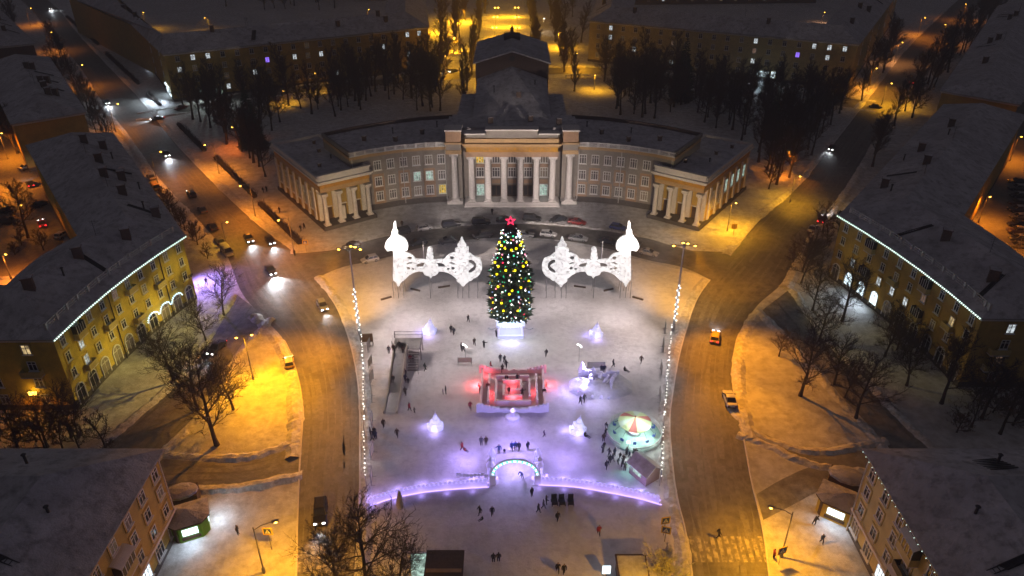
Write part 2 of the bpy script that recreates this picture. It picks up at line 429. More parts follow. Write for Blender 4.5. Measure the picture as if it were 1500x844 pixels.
# ------------------------------------------------------------------ windows, shared meshes (local: x along the wall, -y outward, z up from the sill)
WM = {}; WR = random.Random(3)
def window_meshes(w, h, cross=1, arch=False, surround=None):
    k = (round(w, 2), round(h, 2), cross, arch, surround)
    if k in WM: return WM[k]
    f = MB(); t = .17 if surround == 'theatre' else .12
    if arch:
        n = 10; r = w / 2; hs = h - r
        ring_o = [(-r - .22, 0), *[(-(r + .22) * math.cos(PI * i / n), hs + (r + .22) * math.sin(PI * i / n)) for i in range(n + 1)], (r + .22, 0)]
        ring_i = [(-r, 0), *[(-r * math.cos(PI * i / n), hs + r * math.sin(PI * i / n)) for i in range(n + 1)], (r, 0)]
        for i in range(len(ring_o) - 1):
            q = [ring_o[i], ring_o[i + 1], ring_i[i + 1], ring_i[i]]
            f.add([(x, -.16, z) for x, z in q] + [(x, 0, z) for x, z in q], [(0, 1, 2, 3), (0, 4, 5, 1), (2, 6, 7, 3)])
        f.box((0, -.07, hs), (w, .08, .09)); f.box((0, -.07, h / 2), (.08, .08, h))
        p = MB(); p.add([(x, -.03, z) for x, z in ring_i], [tuple(range(len(ring_i)))])
    else:
        for sx in (-1, 1): f.box((sx * (w / 2 - t / 2), -.06, h / 2), (t, .12, h))
        for z in (t / 2, h - t / 2): f.box((0, -.06, z), (w - 2 * t, .12, t))
        for i in range(cross): f.box(((i + 1) * w / (cross + 1) - w / 2, -.05, h / 2), (t * .85, .10, h - 2 * t))
        f.box((0, -.05, h * .68), (w - 2 * t, .08, .09))
        f.box((0, -.12, -.06), (w + .3, .3, .10))
        if surround and surround != 'theatre':
            for sx in (-1, 1): f.box((sx * (w / 2 + .12), -.05, h / 2), (.22, .10, h + .1), mi=1)
            f.box((0, -.05, h + .14), (w + .46, .12, .22), mi=1)
        p = MB(); p.add([(-w / 2 + t, -.03, t), (w / 2 - t, -.03, t), (w / 2 - t, -.03, h - t), (-w / 2 + t, -.03, h - t)], [(0, 1, 2, 3)])
    WM[k] = (f.mesh('window', ['frame_white', 'stucco' if surround in (None, 'theatre') else surround]), p.mesh('pane', 'glass_pale' if surround == 'theatre' else 'glass_dark'))
    return WM[k]

def add_window(parent, c, rz, w, h, lit=None, cross=1, arch=False, surround=None, label=None, name='window'):
    fm, pm = window_meshes(w, h, cross, arch, surround)
    o = link(name, fm, parent, c, rz)
    p = link('pane', pm, o)
    if lit:
        p.material_slots[0].link = 'OBJECT'; p.material_slots[0].material = M[lit]
    elif WR.random() < .33:
        p.material_slots[0].link = 'OBJECT'; p.material_slots[0].material = M[WR.choice(('curtain', 'glass_pale', 'curtain', 'pane_faint'))]
    if label: o['label'] = label
    return o

def wall_windows(parent, org, p, q, floors, n, w, h, margin=1.5, lit={}, cross=1, surround=None, skip=(), arch=False, rlit=0.0, kinds=('pane_warm', 'pane_white', 'pane_dim'), limit=None):
    """n bays between p and q, the outside of the wall on the right hand of p->q"""
    p, q = Vector((p[0], p[1], 0)), Vector((q[0], q[1], 0)); d = q - p; L = d.length; d.normalize()
    rz = math.atan2(d.y, d.x); made = 0
    for j, z in enumerate(floors):
        for i in range(n):
            if (i, j) in skip: continue
            s = margin + (L - 2 * margin) * ((i + .5) / n)
            c = Vector(p) + d * s - Vector(org); c.z = z
            k = lit.get((i, j))
            if k is None and rlit and rnd.random() < rlit: k = rnd.choice(kinds)
            add_window(parent, c, rz, w, h, k, cross, arch, surround)
            made += 1
    return made

# ------------------------------------------------------------------ house strips: two eave lines, a ridge between them
def strip_house(name, label, front, back, eave, ridge, wall, over=.7, cat='building', roof='roof_snow', plinth=1.0, hip0=True, hip1=True):
    front = [Vector((p[0], p[1], 0)) for p in front]; back = [Vector((p[0], p[1], 0)) for p in back]
    n = len(front)
    org = (front[0] + front[-1] + back[0] + back[-1]) / 4
    t = thing(name, label, cat, org)
    outline = [p - org for p in front] + [p - org for p in reversed(back)]
    w = MB(); w.prism([(p.x, p.y) for p in outline], 0, eave); w.build('wall', wall, t)
    b = MB()
    big = []
    for i, p in enumerate(outline):
        a = (outline[i] - outline[i - 1]).normalized(); c = (outline[(i + 1) % len(outline)] - outline[i]).normalized()
        nn = Vector((a.y + c.y, -a.x - c.x, 0)).normalized(); s = max(.35, nn.dot(Vector((a.y, -a.x, 0))))
        big.append((p, nn / s))
    def off(dist): return [p + v * dist for p, v in big]
    o2 = off(.08); b.prism([(p.x, p.y) for p in o2], 0, plinth); b.build('plinth', 'plinth', t)
    # cornice
    c = MB(); o3 = off(.35); c.prism([(p.x, p.y) for p in o3], eave - .55, eave - .02); c.build('cornice', 'stucco', t)
    e = off(over); ef, eb = e[:n], e[n:][::-1]
    r = MB()
    mids = [(a + b_) / 2 for a, b_ in zip(ef, eb)]
    if hip0: mids[0] = mids[0] + (mids[1] - mids[0]).normalized() * (ef[0] - eb[0]).length * .42
    if hip1: mids[-1] = mids[-1] + (mids[-2] - mids[-1]).normalized() * (ef[-1] - eb[-1]).length * .42
    zl, zr = eave + .12, ridge
    F = [(p.x, p.y, zl) for p in ef]; B = [(p.x, p.y, zl) for p in eb]; T = [(p.x, p.y, zr) for p in mids]
    for i in range(n - 1):
        r.add([F[i], F[i + 1], T[i + 1], T[i]], [(0, 1, 2, 3)]); r.add([B[i + 1], B[i], T[i], T[i + 1]], [(0, 1, 2, 3)])
    r.add([F[0], T[0], B[0]], [(0, 1, 2)]); r.add([F[-1], B[-1], T[-1]], [(0, 1, 2)])
    per = F + B[::-1]
    for i in range(len(per)):
        a, c2 = per[i], per[(i + 1) % len(per)]
        r.add([a, c2, (c2[0], c2[1], eave - .015), (a[0], a[1], eave - .015)], [(0, 1, 2, 3)], 1)
    r.add([(p[0], p[1], eave - .015) for p in per], [tuple(range(len(per)))], 1)
    ro = r.build('roof', [roof, 'grey_metal'], t)
    t['n'] = n
    return t, org, ro, [p + org for p in ef], [p + org for p in eb], [p + org for p in mids]

def roof_point(ef, mids, eave, ridge, i, f, s):
    """a point on the front slope of segment i, f along it, s up it"""
    a = ef[i].lerp(ef[i + 1], f); m = mids[i].lerp(mids[i + 1], f)
    p = a.lerp(m, s); p.z = eave + .12 + (ridge - eave - .12) * s
    return p

def chimney(roof, p, rz=0.0, sz=(1.5, 1.1, 2.0)):
    m = MB(); m.box((0, 0, sz[2] / 2 - .3), (sz[0], sz[1], sz[2] + .6)); m.box((0, 0, sz[2] + .06), (sz[0] + .25, sz[1] + .25, .14)); m.box((0, 0, sz[2] + .18), (sz[0] + .1, sz[1] + .1, .1), mi=1)
    return m.build('chimney', ['brick_dark', 'roof_snow'], roof, loc=p, rz=rz)

def vent_pipe(roof, p, h=1.4):
    m = MB(); m.tube((0, 0, -.4), (0, 0, h), .16, .16, 8); m.lathe((0, 0, h), [(.3, 0), (.3, .06), (.05, .25)], 8)
    return m.build('vent_pipe', 'dark_metal', roof, loc=p)

def aerial(roof, p, h=3.2, rz=0.0):
    m = MB(); m.tube((0, 0, -.3), (0, 0, h), .05, .04, 5)
    for k, z in enumerate((h - .15, h - .5, h - .9)): m.tube((-.7 + .1 * k, 0, z), (.7 - .1 * k, 0, z), .03, .03, 4)
    return m.build('aerial', 'dark_metal', roof, loc=p, rz=rz)

def hatch_ladder(roof, a, b):
    """dark strip with a ladder lying on the slope"""
    m = MB(); a, b = Vector(a), Vector(b); d = (b - a).normalized(); s = d.cross(Vector((0, 0, 1))).normalized()
    up = Vector((0, 0, .12))
    for k in (-1, 1): m.tube(a + s * .3 * k + up, b + s * .3 * k + up, .07, .07, 4)
    L = (b - a).length; q = .5
    while q < L: m.tube(a + d * q - s * .3 + up, a + d * q + s * .3 + up, .05, .05, 4); q += .5
    pl = Vector((0, 0, .05)); m.add([a - s * .45 + pl, a + s * .45 + pl, b + s * .45 + pl, b - s * .45 + pl], [(0, 1, 2, 3)])
    return m.build('roof_ladder', 'dark_metal', roof)

def dormer(roof, p, rz):
    m = MB(); m.box((0, 0, .4), (1.3, 1.6, 1.4)); m.add([(-.9, -1, 1.05), (.9, -1, 1.05), (0, -1, 1.75), (-.9, 1.4, 1.05), (.9, 1.4, 1.05), (0, 1.4, 1.75)], [(0, 1, 2), (0, 3, 5, 2), (1, 2, 5, 4), (3, 4, 5)], 1)
    return m.build('dormer', ['wood_dark', 'roof_snow'], roof, loc=p, rz=rz)

def roof_rail(t, pts, h=1.0, step=2.6, name='roof_railing', material='pale_metal', z=0.0):
    m = MB()
    pp = along(pts, step)
    posts = [p for p, d in pp] + [pts[-1]]
    for p in posts: m.box((p.x, p.y, p.z + h / 2), (.42, .42, h + .2))
    for a, b in zip(posts, posts[1:]):
        for f in (.25, .6, 1.0): m.tube(a + Vector((0, 0, h * f - .05)), b + Vector((0, 0, h * f - .05)), .08, .08, 4)
        for k in range(1, 5):
            c = a.lerp(b, k / 5); m.tube(c + Vector((0, 0, h * .25)), c + Vector((0, 0, h - .05)), .03, .03, 3)
    return m.build(name, material, t)

def balcony(t, c, rz, w=3.0, d=1.1, glazed=False, canopy=False, solid='pale_plaster'):
    m = MB(); m.box((0, -d / 2, -.1), (w, d, .16)); o = m.build('balcony', 'stucco', t, loc=c, rz=rz)
    r = MB()
    r.box((0, -d + .04, .5), (w, .07, 1.0))
    for s in (-1, 1): r.box((s * (w / 2 - .035), -d / 2, .5), (.07, d - .1, 1.0))
    r.build('parapet', solid, o)
    if glazed:
        g = MB(); g.box((0, -d + .05, 1.75), (w - .1, .05, 1.5))
        for s in (-1, 1): g.box((s * (w / 2 - .06), -d / 2, 1.75), (.05, d - .12, 1.5))
        g.build('glazing', 'glass_dark', o)
        f = MB()
        for k in range(5): f.box(((k - 2) * (w - .1) / 4, -d + .0, 1.75), (.09, .05, 1.5))
        f.build('frame', 'frame_white', o)
    if canopy:
        k = MB()
        n = 6
        for i in range(n):
            a0, a1 = PI * .5 * i / n, PI * .5 * (i + 1) / n
            y0, z0 = -d - .15 + (d + .15) * (1 - math.sin(a0 + 0)) * 0 + (d + .15) * (i / n), 2.55 + .55 * math.sin(a0)
            y1, z1 = -d - .15 + (d + .15) * ((i + 1) / n), 2.55 + .55 * math.sin(a1)
            k.add([(-w / 2 - .15, y0, z0), (w / 2 + .15, y0, z0), (w / 2 + .15, y1, z1), (-w / 2 - .15, y1, z1),
                   (-w / 2 - .15, y0, z0 - .08), (w / 2 + .15, y0, z0 - .08), (w / 2 + .15, y1, z1 - .08), (-w / 2 - .15, y1, z1 - .08)],
                  [(0, 1, 2, 3), (4, 7, 6, 5), (0, 4, 5, 1), (0, 3, 7, 4), (1, 5, 6, 2)])
        k.build('canopy', 'stucco', o)
    return o
# ------------------------------------------------------------------ theatre
TH = thing('theatre', 'grey columned theatre with curved wings and dark snowy roofs', 'theatre', (0, 178, 0))
TO = Vector((0, 178, 0))
def L3(x, y, z=0): return Vector((x, y, z)) - TO
def tbox(mb, x0, x1, y0, y1, z0, z1, mi=0): mb.box(((x0 + x1) / 2, (y0 + y1) / 2 - 178, (z0 + z1) / 2), (x1 - x0, y1 - y0, z1 - z0), mi=mi)

# middle block
m = MB(); tbox(m, -16.4, 16.4, 180.0, 193, 0, 17.6); m.build('wall', 'theatre_wall', TH)
m = MB(); tbox(m, -16.8, 16.8, 180.3, 194, 17.6, 17.9); tbox(m, -15.8, 15.8, 182.5, 193, 17.9, 18.6)
r = m.build('roof', 'roof_snow', TH)
for x, y in ((-5.5, 186), (4.8, 187.5), (12, 185)): chimney(r, (x, y - 178, 18.4), .2, (1.2, .9, 1.6))
# portico
m = MB()
for k in range(3): tbox(m, -12.2 + k * .12, 12.2 - k * .12, 174.8 + k * .45, 180, k * .3, k * .3 + .3)
for s in (-1, 1): tbox(m, s * 14.7 - 2.0, s * 14.7 + 2.0, 176.6, 180, 0, .85)
m.build('stylobate', 'stucco', TH)
def column_mesh(h, r, fluted=True):
    c = MB(); n = 20
    c.box((0, 0, .15), (r * 2.7, r * 2.7, .3))
    c.lathe((0, 0, .3), [(r * 1.28, 0), (r * 1.3, .15), (r * 1.08, .28), (r, .4)], n)
    c.lathe((0, 0, .7), [(r, 0), (r * .98, (h - 2) * .35), (r * .84, h - 2.0)], n)
    z = h - 1.3
    c.lathe((0, 0, z), [(r * .9, 0), (r * .95, .1), (r * .88, .2), (r * 1.05, .65), (r * 1.35, .95)], n)
    for k in range(8):
        a = 2 * PI * k / 8; c.ball((r * 1.08 * math.cos(a), r * 1.08 * math.sin(a), z + .55), .2, 6)
    for sx in (-1, 1):
        for sy in (-1, 1): c.ball((sx * r * 1.12, sy * r * 1.12, z + .85), .24, 6)
    c.box((0, 0, h - .15), (r * 2.75, r * 2.75, .3))
    return c.mesh('column', 'stucco', smooth=False)
CM = column_mesh(12.1, .78)
for x in (-10.3, -6.15, -2.05, 2.05, 6.15, 10.3): link('column', CM, TH, L3(x, 177.2, .9))
CM2 = column_mesh(12.6, .82)
for s in (-1, 1): link('column', CM2, TH, L3(s * 14.6, 177.9, .85))
m = MB(); tbox(m, -11.6, 11.6, 176.2, 180, 13.0, 14.3); m.build('architrave', 'salmon_panel', TH)
m = MB(); tbox(m, -11.4, 11.4, 176.3, 180, 14.3, 15.7); fr = m.build('frieze', 'frieze_ochre', TH)
# raised letters across the frieze, too small and worn to read in the photograph
x = -10.2
for wn in (6, 9, 10, 8, 7, 5):
    m = MB()
    for k in range(wn):
        m.box((x, 176.3 - 178 - .05, 15.0), (.08, .1, .62))
        if k % 3 != 1: m.box((x + .13, 176.3 - 178 - .05, 15.0 + (.26, -.26, 0)[k % 3]), (.18, .1, .09))
        if k % 2: m.box((x + .24, 176.3 - 178 - .05, 15.0), (.08, .1, .62))
        x += .37
    x += .7
    m.build('lettering', 'salmon_panel', fr)
    if x > 8.6: break
m = MB(); tbox(m, -11.9, 11.9, 175.6, 180, 15.7, 16.2); tbox(m, -12.2, 12.2, 175.2, 180, 16.2, 16.6); tbox(m, -11.6, 11.6, 176.4, 180, 16.6, 17.6)
for k in range(40): x = -11.6 + k * .595; m.box((x, 175.7 - 178 - .12, 15.9), (.3, .24, .3))
m.build('cornice', 'theatre_ochre', TH)
m = MB(); tbox(m, -6.3, 6.3, 177, 179.2, 17.6, 19.5, 0); tbox(m, -6.6, 6.6, 176.7, 179.4, 19.5, 19.85, 1)
for s in (-1, 1):
    a, b = sorted((s * 6.3, s * 11.4)); tbox(m, a, b, 177.3, 179.2, 17.6, 18.4, 0)
    a, b = sorted((s * 6.6, s * 11.7)); tbox(m, a, b, 177.0, 179.4, 18.4, 18.75, 1)
m.build('attic', ['theatre_wall', 'stucco'], TH)
for s in (-1, 1):
    m = MB(); a, b = s * 14.6 - 1.9, s * 14.6 + 1.9
    tbox(m, a, b, 178.6, 181, .85, 13.4, 0); tbox(m, a - .1, b + .1, 177.0, 181, 13.4, 14.4, 1); tbox(m, a, b, 177.2, 181, 14.4, 16.0, 0); tbox(m, a - .3, b + .3, 176.7, 181.2, 16.0, 16.5, 1); tbox(m, a, b, 177.3, 181.2, 16.5, 19.2, 2); tbox(m, a - .25, b + .25, 177.0, 181.5, 19.2, 19.6, 3)
    m.build('corner_pier', ['theatre_wall', 'theatre_ochre', 'salmon_panel', 'stucco'], TH)
# windows behind the columns
for j, z in enumerate((2.6, 7.4, 11.2)):
    for i, x in enumerate((-8.2, -4.1, 0, 4.1, 8.2)):
        lit = {(0, 2): 'pane_yellow', (0, 0): 'pane_green_white', (4, 0): 'pane_green_white'}.get((i, j))
        if j == 0 and i in (1, 2, 3):
            d = MB(); d.box((0, -.1, 1.6), (2.2, .2, 3.2)); d.box((0, -.14, 3.5), (2.5, .3, .3), mi=1)
            for q in (-.55, .55): d.box((q, -.22, 1.7), (.85, .06, 2.4), mi=2)
            o = d.build('entrance_door', ['wood_dark', 'theatre_wall', 'glass_dark'], TH, loc=L3(x, 180, .9)); continue
        add_window(TH, L3(x, 180, z - (1.5 if j == 0 else 1.2)), 0, 2.1, 3.2 if j == 0 else 2.7, lit, 2, surround='theatre', label='yellow lit window' if lit == 'pane_yellow' else None)
for x in (-8.2, -4.1, 0, 4.1, 8.2):
    for z in (9.4, 5.0): m = MB(); m.box((x, 180 - 178 - .05, z), (2.1, .1, 1.05)); m.build('spandrel_panel', 'salmon_panel', TH)

# hall and stage tower
m = MB(); tbox(m, -9.8, 9.8, 192.5, 218, 0, 18.4); m.add([L3(x, y, z) for x in (-9.8, 9.8) for (y, z) in ((192.5, 18.2), (218, 18.2), (218, 21.6))], [(0, 1, 2), (3, 5, 4)]); m.build('hall_wall', 'theatre_wall', TH)
m = MB(); y0, y1 = 187.5, 218
m.add([L3(-10.2, y0, 18.3), L3(10.2, y0, 18.3), L3(10.2, y1, 21.8), L3(-10.2, y1, 21.8), L3(0, y0, 18.9), L3(0, y1, 25.4)], [(0, 1, 4), (1, 2, 5, 4), (3, 0, 4, 5), (0, 3, 2, 1)])
r = m.build('hall_roof', 'roof_snow', TH)
chimney(r, L3(1.8, 200, 20.6), .1, (1.2, .9, 2.2)); vent_pipe(r, L3(-5.0, 206, 21.4)); vent_pipe(r, L3(6.5, 210, 21.8))
for s in (-1, 1):
    m = MB(); a, b = sorted((s * 9.8, s * 14.6)); tbox(m, a, b, 193, 217, 0, 17.2, 0); tbox(m, a - .2, b + .2, 193, 217.3, 17.2, 17.5, 1)
    a, b = sorted((s * 14.6, s * 15.4)); tbox(m, a, b, 203, 214, 0, 12.2, 0); tbox(m, a - .2, b + .3, 202.7, 214.3, 12.2, 12.5, 1)
    m.build('side_annexe', ['theatre_wall', 'roof_snow'], TH)
m = MB(); tbox(m, -10.6, 10.6, 218, 245, 0, 26.6)
m.add([L3(-10.6, 218, 26.6), L3(10.6, 218, 26.6), L3(0, 218, 29.7)], [(0, 1, 2)]); m.add([L3(-10.6, 245, 26.6), L3(10.6, 245, 26.6), L3(0, 245, 29.7)], [(0, 2, 1)])
m.build('stage_tower', 'brick_dark', TH)
m = MB()
for s in (-1, 1):
    m.add([L3(s * 11.3, 217.2, 26.5), L3(s * 11.3, 245.8, 26.5), L3(0, 245.8, 29.9), L3(0, 217.2, 29.9), L3(s * 11.3, 217.2, 26.1), L3(s * 11.3, 245.8, 26.1), L3(0, 245.8, 29.5), L3(0, 217.2, 29.5)],
          [(0, 1, 2, 3), (4, 7, 6, 5), (0, 3, 7, 4), (0, 4, 5, 1), (1, 5, 6, 2)])
r = m.build('tower_roof', 'roof_snow', TH)
m = MB(); m.box((0, 0, 1.1), (1.0, 1.2, 1.5)); m.lathe((0, 0, 1.8), [(.8, 0), (.25, .5), (.2, .9), (.02, 1.3)], 8); m.build('roof_finial', 'dark_metal', r, loc=L3(0, 243.5, 29.2))
m = MB(); m.lathe((0, 0, 0), [(.8, -.1), (.8, .1)], 14); d = m.build('round_vent', 'dark_metal', TH, loc=L3(0, 217.95, 27.6)); d.rotation_euler = (PI / 2, 0, 0)
m = MB(); m.box((0, 0, .6), (5, 6, 1.8)); m.build('roof_lantern', 'brick_dark', r, loc=L3(0, 238, 28.9))

# curved wings
WING_F = [(16.4, 178.7), (22.6, 177.8), (28.8, 176.0), (34.9, 173.2), (39.2, 170.3)]
WING_B = [(16.4, 200.5), (25.0, 198.4), (33.2, 195.0), (41.2, 190.4), (48.8, 184.6)]
for s in (-1, 1):
    Fp = [Vector((s * x, y, 0)) for x, y in WING_F]; Bp = [Vector((s * x, y, 0)) for x, y in WING_B]
    out = Fp + Bp[::-1]
    m = MB(); m.prism([(p.x, p.y - 178) for p in out], 0, 15.0); m.build('wing_wall', 'theatre_wall', TH)
    def grow_front(dy): return [p + Vector((0, -dy, 0)) for p in Fp]
    m = MB(); o2 = grow_front(.3) + Bp[::-1]; m.prism([(p.x, p.y - 178) for p in o2], 14.2, 14.7); o3 = grow_front(.8) + Bp[::-1]; m.prism([(p.x, p.y - 178) for p in o3], 14.7, 15.1)
    m.build('wing_cornice', 'theatre_ochre', TH)
    m = MB(); o2 = grow_front(-.4) + [p + Vector((0, .4, 0)) for p in Bp[::-1]]; m.prism([(p.x, p.y - 178) for p in o2], 15.1, 15.5)
    for a, b in zip(Bp, Bp[1:]):
        d = b - a; c = (a + b) / 2; m.box((c.x, c.y - 178, 15.9), (d.length, .5, .9), math.atan2(d.y, d.x), mi=1)
    a, b = Fp[-1], Bp[-1]; d = b - a; c = (a + b) / 2; m.box((c.x, c.y - 178, 15.9), (d.length, .6, .9), math.atan2(d.y, d.x), mi=2)
    r = m.build('wing_roof', ['roof_snow', 'brick_dark', 'theatre_wall'], TH)
    for f, q in ((.25, .5), (.5, .35), (.75, .55)):
        p = Fp[0].lerp(Fp[-1], f).lerp(Bp[0].lerp(Bp[-1], f), q); chimney(r, (p.x, p.y - 178, 15.5), .3 * s, (.9, .7, 1.1))
    vent_pipe(r, (s * 20, 14.5, 15.5)); vent_pipe(r, (s * 31, 9, 15.5))
    m = MB(); o2 = grow_front(.15) + Bp[::-1]; m.prism([(p.x, p.y - 178) for p in o2], 0, 1.5); m.build('wing_plinth', 'plinth', TH)
    # balustrade on the eave
    m = MB(); G = [p + Vector((0, -.5, 0)) for p in Fp]
    for i, (p, d) in enumerate(along(G, .32)):
        if i % 8 == 0: m.box((p.x, p.y - 178, 15.7), (.5, .4, 1.3), math.atan2(d.y, d.x))
        else: m.box((p.x, p.y - 178, 15.65), (.14, .14, .9))
    for a, b in zip(G, G[1:]):
        d = b - a; c = (a + b) / 2
        for z, h in ((15.2, .2), (16.2, .18)): m.box((c.x, c.y - 178, z), (d.length, .36, h), math.atan2(d.y, d.x))
    m.build('balustrade', 'frame_white', TH)
    pp = Fp if s > 0 else Fp[::-1]
    d_all = [(a, b) for a, b in zip(pp, pp[1:])]
    k = 0
    for a, b in (d_all[:3] if s > 0 else d_all[1:]):
        d = (b - a); rz = math.atan2(d.y, d.x)
        for i in range(2):
            c = a + d * ((i + .5) / 2)
            for j, z in enumerate((2.3, 6.2, 10.4)):
                lit = None
                if s < 0: lit = {(3, 1): 'pane_green_white', (4, 1): 'pane_green_white', (5, 0): 'pane_yellow'}.get((k, j))
                add_window(TH, (c.x, c.y - 178, z), rz, 1.9, 2.5, lit, 2, surround='theatre')
                if (j == 0 and k % 2 == 0) or (j == 1 and (k % 2 == (0 if s < 0 else 1))):
                    n_ = Vector((d.y, -d.x, 0)).normalized(); panel = MB()
                    for zz, hh in ((z - .65, .9), (z + 2.95, .55)): panel.box((c.x + n_.x * .03, c.y - 178 + n_.y * .03, zz), (2.9, .12, hh), rz)
                    for q in (-1, 1):
                        e = c + d.normalized() * q * 1.22; panel.box((e.x + n_.x * .03, e.y - 178 + n_.y * .03, z + 1.25), (.45, .12, 2.85), rz)
                    panel.build('window_panel', 'salmon_panel', TH)
            k += 1
    for f in (.02, .48, .98):
        p = G[0].lerp(G[-1], f); q = min(G, key=lambda t: (t - p).length)
        y = p.y + .15 + (.9 if .2 < f < .8 else 0) * 0
        # follow the curve
        for a, b in zip(G, G[1:]):
            if min(a.x, b.x) <= p.x <= max(a.x, b.x): y = a.y + (b.y - a.y) * (p.x - a.x) / (b.x - a.x) + .3
        m = MB(); m.tube((p.x, y - 178, .6), (p.x, y - 178, 14.6), .11, .11, 6); m.build('downpipe', 'pale_metal', TH)

# end pavilions: their own columned fronts turned towards the square
CM3 = column_mesh(8.1, .56)
for s in (-1, 1):
    o = Vector((s * 39.7, 165.2, 0)); ang = s * -math.atan2(.631, .776)      # local x along the front, -y outward
    rz = -ang if s < 0 else -ang
    rz = math.radians(35.2) * -s
    Rm = Matrix.Rotation(rz, 3, 'Z')
    def lp(x, y, z): return Rm @ Vector((x, y, z)) + o - TO
    def pbox(mb, x0, x1, y0, y1, z0, z1, mi=0):
        mb.box(lp((x0 + x1) / 2, (y0 + y1) / 2, (z0 + z1) / 2), (x1 - x0, y1 - y0, z1 - z0), rz, mi)
    m = MB(); pbox(m, -6.3, 6.3, 3.6, 31, .9, 9.2, 0); pbox(m, -6.3, 6.3, .3, 31, 9.2, 10.3, 1); m.build('pavilion_wall', ['ochre_plaster', 'theatre_ochre'], TH)
    m = MB(); pbox(m, -6.9, 6.9, -.9, 31.2, 0, .9); m.build('pavilion_base', 'plinth', TH)
    m = MB(); pbox(m, -6.4, 6.4, .2, 31.1, 10.3, 11.3); m.build('pavilion_frieze', 'frieze_ochre', TH)
    m = MB(); pbox(m, -6.8, 6.8, -.2, 31.4, 11.3, 11.7); pbox(m, -7.1, 7.1, -.5, 31.6, 11.7, 12.1); pbox(m, -6.5, 6.5, .1, .6, 12.1, 13.3); pbox(m, -6.7, 6.7, -.1, .8, 13.3, 13.6)
    for q in (-1, 1): pbox(m, q * 6.5 - .25, q * 6.5 + .25, .6, 31, 12.1, 13.0)
    pbox(m, -6.5, 6.5, 30.6, 31.1, 12.1, 13.0); m.build('pavilion_cornice', 'stucco', TH)
    m = MB(); pbox(m, -6.25, 6.25, .8, 30.6, 12.1, 12.35); r = m.build('pavilion_roof', 'roof_snow', TH)
    for x, y in ((-2.5, 9), (1.5, 19), (3, 26)): chimney(r, lp(x, y, 12.3), rz, (.7, .6, .8))
    vent_pipe(r, lp(2.2, 13, 12.3), .9)
    for x in (-5.6, -1.9, 1.9, 5.6):
        link('column', CM3, TH, lp(x, 0.3, .9), rz)
        m = MB(); m.box((0, 0, 4.15), (1.1, .5, 8.3)); m.box((0, -.05, 7.9), (1.3, .6, .5)); m.build('pilaster', 'stucco', TH, loc=lp(x, 3.4, .9), rz=rz)
    # side pilasters and tall windows
    for q in (-1, 1):
        for k in range(7):
            y = 5.0 + k * 4.2
            m = MB(); m.box((0, 0, 4.15), (.5, 1.0, 8.3)); m.build('pilaster', 'stucco', TH, loc=lp(q * 6.4, y, .9), rz=rz)
            if k < 6:
                lit = 'pane_green_white' if (s > 0 and q > 0 and k >= 2) else None
                add_window(TH, lp(q * 6.3, y + 2.1, 3.0 if not lit else 4.6), rz + (PI / 2 if q > 0 else -PI / 2), 1.7, 4.6 if not lit else 3.4, lit, 1)
    for x in (-3.75, 0, 3.75):
        m = MB(); m.box((0, -.08, 1.5), (1.8, .16, 3.0)); m.box((0, -.12, 3.2), (2.2, .24, .25), mi=1); m.build('pavilion_door', ['wood_dark', 'stucco'], TH, loc=lp(x, 3.6, .9), rz=rz)
m = MB(); m.box((0, 0, 1.7), (1.5, .5, 3.4)); Rm = Matrix.Rotation(math.radians(35.2), 3, 'Z')
m.build('noticeboard', 'stucco', TH, loc=Rm @ Vector((-1.0, 1.6, .9)) + Vector((-39.7, 165.2, 0)) - TO, rz=math.radians(35.2))
# ------------------------------------------------------------------ apartment houses round the square
def garland_line(name, label, pts, step, bulb_mat, cable_sag=0.0, limit=100, cat='light garland', group=None):
    pts = [Vector(p) for p in pts]
    org = pts[0].copy(); org.z = 0
    t = thing(name, label, cat, org, group=group)
    m = MB(); m.path([p - org for p in pts], .025, 4); m.build('cable', 'dark_metal', t)
    return t, org
def bulb_mesh(r, mats, n=6):
    b = MB(); b.ball((0, 0, 0), r, n); return b.mesh('bulb', mats)
BM_GW = bulb_mesh(.13, 'bulb_green_white'); BM_W = bulb_mesh(.12, 'bulb_white'); BM_S = bulb_mesh(.08, 'bulb_white'); BM_B = bulb_mesh(.13, 'bulb_cool')

def arc_pts(p, q, sag, n):
    """n points from p to q, bowed by sag to the left of the way"""
    p, q = Vector((*p, 0)), Vector((*q, 0)); d = (q - p); nn = Vector((-d.y, d.x, 0)).normalized()
    return [p.lerp(q, i / (n - 1)) + nn * sag * (1 - (2 * i / (n - 1) - 1) ** 2) for i in range(n)]

EAVE, RIDGE = 13.9, 18.0
